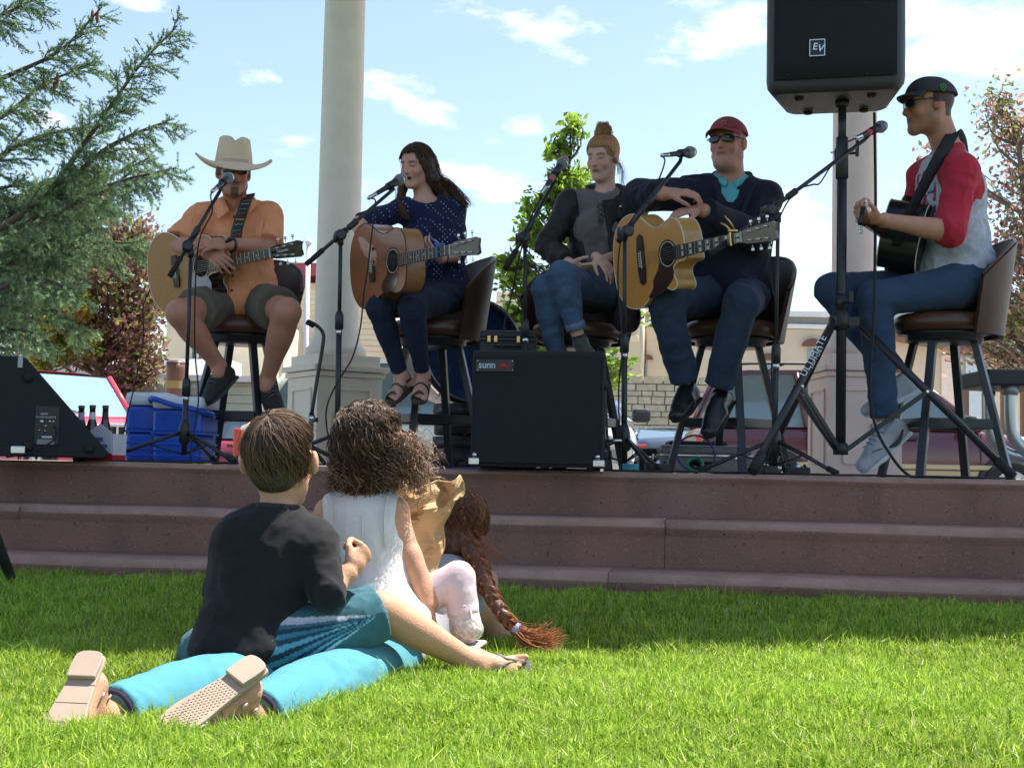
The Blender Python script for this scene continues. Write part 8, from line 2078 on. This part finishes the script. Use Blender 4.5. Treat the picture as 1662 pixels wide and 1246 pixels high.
  g2.ob('glitter', mat('glitter', (.8, .8, .8), rough=.2, metal=.9, var=0), T, True)
 R, cc = (.083, .103, .092), (0, -.016, .03); hc = (.14, .055, .03); hi = (.34, .13, .06)
 s = Sdf(); s.ell(h.p(*cc), (.081*.92, .101*.92, .09*.92), h.M, .02); s.ell(h.p(-.02, -.07, -.05), (.05, .05, .05), None, .04)
 path = crom([at(757, 880, 3.76), at(774, 910, 3.70), at(786, 940, 3.66), at(800, 970, 3.63), at(820, 1000, 3.60), at(838, 1020, 3.58)], 7)
 n = len(path); rad = [.021-.010*(i/(n-1)) for i in range(n)]
 s.chain([at(750, 866, 3.79)]+path[::4], [.032]+[r*.85 for r in rad[::4]], .015)
 sdf_ob('hair_mass', s, .005, mat('hair_auburn', (.10, .04, .022), rough=.5, var=.4, vs=80), T, fold=.003, fsc=45)
 A = scalp(h, R, cc, 1100, lambda a: 2.0, 12, .004, seed=31, whorl=(0, -.1), wav=.15)
 L = [A]
 for ph in range(3):
  pts = []
  for i, p in enumerate(path):
   t = (path[min(i+1, n-1)]-path[max(i-1, 0)]).normalized(); u = t.cross(Vector((0, 1, 0))).normalized(); w = t.cross(u)
   q = i*.62+ph*2*math.pi/3; pts.append(p+u*math.sin(q)*rad[i]*.95+w*math.sin(2*q)*rad[i]*.55)
  g = lock(pts, 150, .0045, 40, 40+ph, .0004, .55); L.append(g)
 strands('hair', A, .0011, .0008, HAIR, T, colors=haircols(len(A), hc, hi=hi))
 Bd = np.concatenate(L[1:]); strands('braid', Bd, .0012, .0009, HAIR, T, colors=haircols(len(Bd), (.24, .09, .04), hi=(.5, .2, .08)))
 e = path[-1]; tl = lock([e, at(854, 1034, 3.57), at(874, 1040, 3.56), at(893, 1036, 3.56)], 260, .006, 12, 50, .0016, 3.2)
 strands('braid_tail', tl, .0010, .0005, HAIR, T, colors=haircols(len(tl), (.30, .11, .05), hi=(.6, .25, .1)))
 MB().tube([e+Vector((-.006, 0, .006)), e+Vector((.008, 0, -.006))], .0155, 12).ob('hair_tie', mat('tie_lilac', (.35, .30, .55), rough=.6), T, True)
 fz = lock([at(772, 872, 3.76), at(790, 888, 3.74), at(804, 906, 3.72)], 60, .012, 10, 51, .004, 1.8); strands('loose_hair', fz, .0006, .0004, HAIR, T, colors=haircols(60, hi))
prone()
def boy():
 T = person('boy with short brown hair in a black T-shirt sitting with his back turned', 420, 3.1, 0)
 J = mkP(P=(405, 1040, 3.10), N=(450, 836, 3.12), S=[(388, 878, 3.10), (513, 884, 3.11)], E=[(362, 965, 3.20), (533, 962, 3.05)], W=[(400, 985, 3.36), (566, 928, 3.09)],
   HP=[(375, 1055, 3.12), (455, 1052, 3.09)], K=[(330, 1060, 3.42), (620, 992, 3.17)], A=[(430, 1080, 3.62), (770, 1076, 3.27)])
 h = HeadF(at(457, 748, 3.14), (.22, .97, .02), (-.03, 0, 1), .90); base = (.56, .30, .19)
 s = Sdf(); q = .72
 for t, w, d, z in ((0, .105, .095, .08), (.3, .10, .085, .10), (.6, .105, .082, .10), (.82, .10, .07, .07)):
  s.ell(J['P'].lerp(J['N'], t), (w, d, z), None, .05)
 s.cone(J['S'][0], J['S'][1], .038, .038, .04); s.cone(J['N']+Vector((0, 0, -.03)), h.p(0, -.02, -.05), .040, .038, .025)
 head(s, h, jaw=.85, nose=.7)
 for sx in (-1, 1):
  s.ell(h.p(sx*.093, -.012, -.005), (.010, .019, .028), h.M @ Matrix.Rotation(R_(24*sx), 3, 'Z'), .006)
 for i in (0, 1): arm(s, J, i, 0, (.033, .025, .024, .018)); leg(s, J, i, 0, (.060, .042, .040, .026), calf=.008)
 W = J['W'][1]; d = at(590, 896, 3.12)-W
 hand(s, W+d.normalized()*.005, d, (-.55, .75, .25), (-.3, -.5, .8), .76, (1.35, 1.5, 1.0), thumb=.9)
 hand(s, J['W'][0], (.5, .8, -.3), (0, 0, -1), (0, -1, 0), .72)
 fA = J['A'][1]; P = foot(s, fA+Vector((.004, 0, .016)), at(880, 1074, 3.26)-at(790, 1078, 3.27)+Vector((0, -.02, .012)), (.05, -.75, .75), .72, .014)
 foot(s, J['A'][0], (0, 1, .1), (0, 0, 1), .7, .014)
 s.cone(fA, fA+Vector((.01, 0, -.012)), .027, .026, .015)
 pf = paint_face(h, base, lash=False, brows=False, lip=None, hair=(.09, .06, .04), hairtest=lambda x, y, z: (((y < .045) & (z > .0)) | ((y < -.035) & (z > -.055))) & (np.abs(x) < .076))
 def pf2(V):
  c = pf(V); k = J['K'][1]; bn = k+Vector((-.0, -.04, .012)); L = V-A3(bn); m = (np.abs(L[:, 0]*.9+L[:, 2]*.5) < .022) & (np.abs(-L[:, 0]*.5+L[:, 2]*.9) < .06) & (np.linalg.norm(L, axis=1) < .075)
  return c
 sdf_ob('body', s, .0038, SKIN, T, paint=pf2)
 k = J['K'][1]; MBp = []
 ax = (J['A'][1]-k).normalized(); r = .0445
 for a in np.linspace(-100, 60, 14):
  v = Vector((0, -1, 0))*math.cos(R_(a))+ax.cross(Vector((0, -1, 0))).normalized()*math.sin(R_(a)); MBp.append([k+ax*(.022+u)+v*(r*1.005+.0012) for u in (-.013, 0, .013)])
 pb = MB().grid(MBp, True).ob('sticking_plaster', mat('plaster', (.66, .42, .27), rough=.6, var=.1, vs=60), T, True); solid(pb, .0015)
 s = Sdf()
 for t, w, d, z in ((0.02, .106, .110, .10), (.3, .104, .098, .11), (.58, .114, .094, .11), (.82, .112, .082, .075)):
  s.ell(J['P'].lerp(J['N'], t)+Vector((-.012*(1-t), 0, 0)), (w, d, z), None, .05)
 s.cone(J['S'][0], J['S'][1], .042, .043, .04); s.cone(J['N'], J['N']+Vector((.0, 0, .012)), .055, .052, .025, fb=1)
 s.ell(at(385, 1062, 3.06), (.10, .08, .05), Matrix.Rotation(R_(6), 3, 'Y'), .05)
 arm(s, J, 0, .010, (.035, .031, .03, .02), end=.98, loose=.006); arm(s, J, 1, .010, (.033, .029, .028, .02), end=1.05, loose=.005)
 V, F = s.build(.0058); V = smoothv(V, F, 2); V = wrinkle(V, F, .0050, 7, 77, (0.4, 0, 1)); V = wrinkle(V, F, .0016, 26, 78)
 Nn = vnormals(V, F)
 def ridge(V, a, b, r, hgt):
  a, b = A3(a), A3(b); ab = b-a; t = np.clip(((V-a)@ab)/(ab@ab), 0, 1); dd = np.linalg.norm(V-a-t[:, None]*ab, axis=1); return hgt*np.exp(-(dd/r)**2)*np.sin(np.pi*np.clip(t, .02, .98))**.6
 R2 = 0
 for (a, b, r, hh) in (((430, 1060, 3.0), (497, 985, 3.02), .012, .012), ((360, 1090, 2.99), (470, 1040, 2.99), .014, .010), ((440, 900, 3.0), (520, 930, 3.02), .012, .009), ((470, 935, 3.0), (530, 905, 3.02), .010, .009), ((350, 905, 3.02), (385, 1000, 3.0), .014, .009), ((505, 930, 3.02), (500, 1040, 3.02), .012, -.010), ((545, 905, 3.06), (520, 945, 3.05), .008, .008)):
  R2 = R2+ridge(V, at(*a), at(*b), r*1.4, hh)
 V = V+Nn*np.asarray(R2)[:, None]
 link('t_shirt', mesh_np(V, F), cloth('black_jersey', (.014, .013, .015), 700, .08, sheen=.08), T, True)
 nb = [J['N']+Vector((.054*math.cos(a), .050*math.sin(a)-.0, .014+.006*math.sin(a))) for a in np.linspace(0, 2*math.pi, 24, endpoint=False)]
 MB().tube(nb, .006, 6, closed=True).ob('neck_band', MATS['black_jersey'], T, True)
 s = Sdf(); s.ell(J['P']+Vector((0.02, .01, -.015)), (.13, .125, .095), None, .05)
 for i in (0, 1): leg(s, J, i, .011, (.070, .049, .04, .03), end=.97, loose=.007)
 H, K = A3(J['HP'][1]), A3(J['K'][1]); axs = (K-H)/np.linalg.norm(K-H)
 up_ = np.cross(axs, np.array([0, 1, 0], np.float32)); up_ = up_/np.linalg.norm(up_); up_ = -up_ if up_[2] < 0 else up_
 def ps(V):
  c = np.tile(np.array((.05, .14, .17), np.float32), (len(V), 1)); r = V-H; x = r@axs; y = r@up_; z = r[:, 1]
  ang = np.arctan2(y, -z)+.0
  a = ang*.07+.0*x
  band = (x > .03) & (x < .245)
  u = (a+.058)
  k = np.floor(u/.0095).astype(int)
  pat = {0: (.35, .55, .6), 1: (.02, .05, .09), 2: (.10, .33, .40), 3: (.02, .05, .09), 4: (.06, .25, .32), 5: (.02, .04, .07), 6: (.10, .33, .40), 7: (.02, .05, .08), 8: (.04, .18, .24), 9: (.02, .04, .07), 12: (.62, .58, .66), 11: (.45, .45, .55)}
  for kk, col in pat.items(): m = (k == kk) & (x < .235+.0*x); c[m] = col
  return c*(1+.06*vnoise(V*120, 3))[:, None]
 sdf_ob('shorts', s, .0042, cloth('board_shorts', (0, 0, 0), 500, .05, attr=True), T, fold=.0028, fsc=11, seed=71, paint=ps)
 FS = mat('flipflop_grey', (.14, .13, .125), rough=.8, var=.15, vs=30)
 Mx = Matrix(((P(1, 0, 0)-P(0, 0, 0)), (P(0, 1, 0)-P(0, 0, 0)), (P(0, 0, 1)-P(0, 0, 0)))).transposed()
 out = [(-.030, -.066), (0, -.078), (.030, -.066), (.031, -.01), (.038, .05), (.043, .10), (.040, .14), (.020, .160), (-.018, .160), (-.040, .14), (-.044, .10), (-.036, .05), (-.030, -.01)]
 sm_ = [(p.x, p.y) for p in crom([(x, y, 0) for x, y in out+[out[0]]], 3)][:-1]
 MB().prism(sm_, -.106, -.088, P(0, 0, 0), Mx).ob('sole', FS, T, True, bevel=.002)
 for sx in (-1, 1):
  st = crom([P(sx*.040, .03, -.082), P(sx*.038, .055, -.050), P(sx*.012, .085, -.042), P(-.014, .118, -.060)], 5); g = [[p+(P(0, 1, 0)-P(0, 0, 0))*(-.010), p+(P(0, 1, 0)-P(0, 0, 0))*.010] for p in st]
  g = MB().grid(g, True).ob('strap', FS, T, True); solid(g, .003)
 R, cc = (.083, .102, .094), (0, -.018, .030); hc = (.05, .028, .017); hi = (.18, .105, .065)
 def th(a):
  d = math.degrees(a) % 360
  return 1.28 if 60 < d < 120 else (1.5 if (20 < d <= 60 or 120 <= d < 160) else (1.42 if (d >= 340 or d <= 20 or 160 <= d <= 200) else 2.5))
 s = Sdf(); s.ell(h.p(*cc), (.080*.9, .099*.9, .091*.9), h.M, .02); s.ell(h.p(0, -.05, -.030), (.056*.9, .045*.9, .052*.9), h.M, .03)
 sdf_ob('hair_mass', s, .0045, mat('hair_brown', (.05, .028, .017), rough=.5, var=.35, vs=90), T, fold=.0015, fsc=50)
 A = scalp(h, R, cc, 7500, th, 12, .0025, wav=.012, seed=61, whorl=(-.12, -.42), swirl=.25, start=.02, jit=.05)
 strands('hair', A, .00085, .0005, HAIR, T, colors=haircols(len(A), hc, .6, hi=hi))
 fz = scalp(h, (.087, .105, .099), cc, 200, th, 10, .006, wav=.08, seed=62, whorl=(-.12, -.42), swirl=.3); strands('hair_fringe', fz, .0008, .0004, HAIR, T, colors=haircols(200, hi))
boy()
def girl():
 T = person('curly haired little girl in a white sleeveless top and pale pink trousers seen from behind', 600, 3.35, 0)
 J = mkP(P=(598, 985, 3.38), N=(586, 806, 3.40), S=[(533, 832, 3.40), (640, 828, 3.40)], E=[(519, 900, 3.46), (664, 902, 3.38)], W=[(540, 950, 3.56), (693, 985, 3.36)],
   HP=[(570, 995, 3.42), (630, 1000, 3.40)], K=[(708, 962, 3.56), (744, 936, 3.40)], A=[(712, 1035, 3.58), (756, 1018, 3.38)])
 h = HeadF(at(598, 722, 3.42), (.25, .95, .02), (.02, 0, 1), .84); base = (.58, .31, .20)
 s = Sdf()
 for t, w, d, z in ((0, .10, .085, .07), (.35, .092, .078, .09), (.7, .096, .076, .09), (.9, .085, .060, .05)): s.ell(J['P'].lerp(J['N'], t), (w, d, z), None, .04)
 s.cone(J['S'][0], J['S'][1], .030, .030, .03); s.cone(J['N']+Vector((0, 0, -.03)), h.p(0, -.02, -.05), .032, .030, .02); head(s, h, jaw=.85, nose=.7)
 for i in (0, 1): arm(s, J, i, 0, (.032, .028, .026, .019), k=.02); leg(s, J, i, 0, (.046, .030, .028, .022), calf=.003)
 d = at(706, 1020, 3.36)-J['W'][1]; hand(s, J['W'][1], d, (-.7, .2, -.5), (0, 1, -.3), .62, (.25, .3, .3), thumb=.1)
 hand(s, J['W'][0], (.6, .8, 0), (0, 0, -1), (0, 1, 0), .62)
 pf = paint_face(h, base, lash=False, brows=False, lip=None, hair=(.07, .04, .028), hairtest=lambda x, y, z: (y < .04) & (z > -.06))
 sdf_ob('body', s, .0038, SKIN, T, paint=pf)
 WT = cloth('white_linen', (.70, .685, .665), 500, .04, sheen=.1); s = Sdf()
 for t, w, d, z in ((-.02, .122, .108, .07), (.25, .112, .098, .09), (.6, .106, .09, .10), (.86, .100, .070, .055)): s.ell(J['P'].lerp(J['N'], t), (w, d, z), None, .04)
 s.cone(J['S'][0]+Vector((.012, 0, .004)), J['S'][1]-Vector((.012, 0, -.004)), .036, .036, .03)
 s.cone(at(625, 985, 3.32), at(668, 1005, 3.34), .07, .045, .03)
 for i, sx in ((0, -1), (1, 1)): s.ell(J['S'][i]+Vector((sx*.026, 0, -.020)), (.028, .075, .062), None, .006, sub=True)
 s.ell(J['N']+Vector((0, 0, .048)), (.050, .06, .040), None, .008, sub=True)
 V, F = s.build(.005); V = smoothv(V, F, 1); V = wrinkle(V, F, .0035, 9, 91, (0, 0, 1)); V = wrinkle(V, F, .0012, 34, 92); link('sleeveless_top', mesh_np(V, F), WT, T, True)
 for (a, b_) in (((588, 835), (590, 935)), ((614, 825), (628, 900))):
  pts = []
  for t in np.linspace(0, 1, 10):
   p = at(a[0]+(b_[0]-a[0])*t, a[1]+(b_[1]-a[1])*t, 3.31); y = surf_y(V, p.x, p.z, .012) or 3.31; pts.append(Vector((p.x, y-.0006, p.z)))
  MB().tube(pts, .0011, 5).ob('seam', WT, T, True)
 for sx, i in ((-1, 0), (1, 1)):
  c = J['S'][i]+Vector((sx*.0, 0, -.020)); pts = []
  for a in np.linspace(-120, 95, 16):
   z = c.z+.066*math.sin(R_(a)); x = c.x+sx*(-.006-.018*math.cos(R_(a))*.6); y = surf_y(V, x, z, .010)
   if y: pts.append(Vector((x, y-.001, z)))
  if len(pts) > 3: MB().tube(pts, .0022, 5).ob('armhole_binding', WT, T, True)
 PK = cloth('pale_pink', (.74, .58, .63), 500, .05, sheen=.1); s = Sdf(); s.ell(J['P']+Vector((.01, .03, -.015)), (.10, .09, .07), None, .04)
 for i in (0, 1): leg(s, J, i, .005, (.050, .033, .032, .028), calf=.003, end=1.76 if i else 1.9, loose=.005, k=.02)
 sdf_ob('trousers', s, .0045, PK, T, fold=.0028, fsc=14, seed=95)
 BT = mat('boot_patterned', (.60, .55, .52), rough=.5, var=.45, vs=90, bump=.4, bs=120); SL = mat('boot_sole', (.5, .45, .42), rough=.7)
 for i in (1, 0):
  a = J['A'][i]; kd = (J['K'][i]-a).normalized(); s = Sdf(); s.cone(a+kd*.055, a, .040, .034, .02, fa=1); s.cone(a, a+Vector((.015, .07, -.012)), .036, .028, .02); s.cut(a+Vector((0, 0, -.042)), (0, 0, -1), .3, .004)
  sdf_ob('boot', s, .0045, BT, T, sm=1); MB().box(a+Vector((.006, .03, -.047)), (.066, .15, .012), rz(R_(-10)), .005).ob('sole', SL, T, True)
  MB().tube([a+kd*.05+Vector((.02, -.036, 0)), a+Vector((.018, -.034, -.02))], .0025, 5).ob('boot_seam', SL, T, True)
 R, cc = (.088, .104, .094), (0, -.014, .026); hc = (.06, .034, .022); hi = (.24, .15, .10)
 s = Sdf(); s.ell(h.p(*cc), (.086*.84, .104*.84, .100*.84), h.M, .02); s.ell(h.p(0, -.045, -.055), (.084*.84, .062*.84, .068*.84), h.M, .04); s.ell(h.p(-.0, .02, -.03), (.090*.84, .06*.84, .07*.84), h.M, .03)
 s.ell(at(655, 745, 3.38), (.040, .04, .040), None, .03)
 def rough(V, F):
  N = vnormals(V, F); d = .010*vnoise(V*45, 3)+.006*vnoise(V*90, 5); return V+N*d[:, None]
 sdf_ob('hair_mass', s, .0048, mat('hair_curly_base', (.045, .026, .018), rough=.6, var=.5, vs=90), T, post=rough)
 def th(a):
  d = math.degrees(a) % 360; return 1.5 if 45 < d < 135 else 2.25
 A = scalp(h, (R[0]*.98, R[1]*1.0, R[2]*1.06), cc, 1500, th, 26, .010, wav=.18, curl=.010, cf=14, drop=.075, seed=81, whorl=(0, -.15), start=.0)
 strands('hair', A, .00095, .0006, HAIR, T, colors=haircols(len(A), hc, .7, hi=hi))
 rg = np.random.default_rng(5); lines = []
 for k in range(420):
  a = at(rg.uniform(620, 660), rg.uniform(700, 770), 3.36+rg.uniform(-.03, .06)); ln = rg.uniform(.04, .115); d = Vector((1, rg.normal()*.2, -.42+rg.normal()*.30)).normalized(); u = d.orthogonal().normalized(); w = d.cross(u); r = rg.uniform(.004, .010); f = rg.uniform(2.0, 3.5); ph = rg.uniform(0, 6)
  lines.append([list(a+d*ln*i/17+(u*math.cos(ph+f*i/17*6.28)+w*math.sin(ph+f*i/17*6.28))*r*(.4+i/17)+Vector((0, 0, -.02*(i/17)**2))) for i in range(18)])
 for k in range(420):
  a = at(rg.uniform(535, 650), rg.uniform(745, 775), 3.33+rg.uniform(-.01, .05)); ln = rg.uniform(.02, .055); r = rg.uniform(.005, .010); f = rg.uniform(1.2, 2.4); ph = rg.uniform(0, 6); d = Vector((rg.normal()*.25, -.1, -1)).normalized()
  lines.append([list(a+d*ln*i/17+Vector((math.cos(ph+f*i/17*6.28), math.sin(ph+f*i/17*6.28)*.8, .3*math.sin(ph+i/5)))*r) for i in range(18)])
 cl = haircols(len(lines), (.11, .062, .04), .7, hi=(.42, .27, .17)); cl[:420] *= 1.5
 strands('hair_curl', np.array(lines), .0009, .0005, HAIR, T, colors=cl)
girl()
def bag():
 c = at(690, 860, 3.62); t = thing('paper_bag', 'crumpled open brown paper bag between the little girl and the lying person', 'paper bag', (c.x, c.y, .0))
 lv = [(925, 672, 712, .05), (890, 662, 716, .06), (850, 660, 720, .07), (820, 661, 733, .075), (800, 664, 748, .07), (786, 690, 744, .05)]
 P = []; n = 40
 for (py, xa, xb, dp) in lv:
  a, b = at(xa, py, 3.62), at(xb, py-(10 if py < 830 else 0), 3.62); m = (a+b)/2; hw = (b-a).length/2; row = []
  for i in range(n+1):
   q = 2*math.pi*i/n; cx = abs(math.cos(q))**.6*(1 if math.cos(q) > 0 else -1); sy = abs(math.sin(q))**.6*(1 if math.sin(q) > 0 else -1)
   p = m+(b-a).normalized()*hw*cx; p.y += dp*sy; row.append(p)
  P.append(row)
 R_rows = []
 for j in range(len(P)-1):
  for k in range(6): R_rows.append([P[j][i].lerp(P[j+1][i], k/6) for i in range(n+1)])
 R_rows.append(P[-1]); G = np.array([[list(p) for p in r] for r in R_rows], np.float32); sh = G.shape; V = G.reshape(-1, 3)
 cr = 1-np.abs(vnoise(V*16, 5))*2.2; c2 = 1-np.abs(vnoise(V*34+3, 6))*2.2
 hgt = np.clip((V[:, 2]-V[:, 2].min())/(V[:, 2].max()-V[:, 2].min()), 0, 1)[:, None]
 V = V+(np.stack([vnoise(V*14, 1), vnoise(V*14, 2), vnoise(V*20, 3)*.8], 1)*.024+np.array([0, -1, 0])*(cr*.028+c2*.016)[:, None])*(.25+hgt)
 G = V.reshape(sh); G[:, -1] = G[:, 0]
 mb = MB(); mb.grid([[Vector(p) for p in r] for r in G], False)
 m = cloth('kraft_paper', (.46, .29, .145), 60, .12, rough=.6, sheen=0, crease=1.6)
 o = mb.ob('bag_paper', m, t, True); solid(o, .0012)
 rim = [Vector(p) for p in G[-1][:-1]]
 MB().tube(rim, .0016, 5, closed=True).ob('bag_rim', mat('kraft_edge', (.68, .48, .28), rough=.7), t, True)
 c = at(640, 775, 3.56); V = []; F = []
 bm = Sdf(); bm.ell(c, (.026, .02, .036), None, .01); bm.ell(at(648, 790, 3.56), (.024, .02, .02), None, .01)
 sdf_ob('bag_fold', bm, .004, m, t, sm=0, post=lambda V, F: V+vnormals(V, F)*(.008*(1-np.abs(vnoise(V*60, 3))*2))[:, None])
bag()
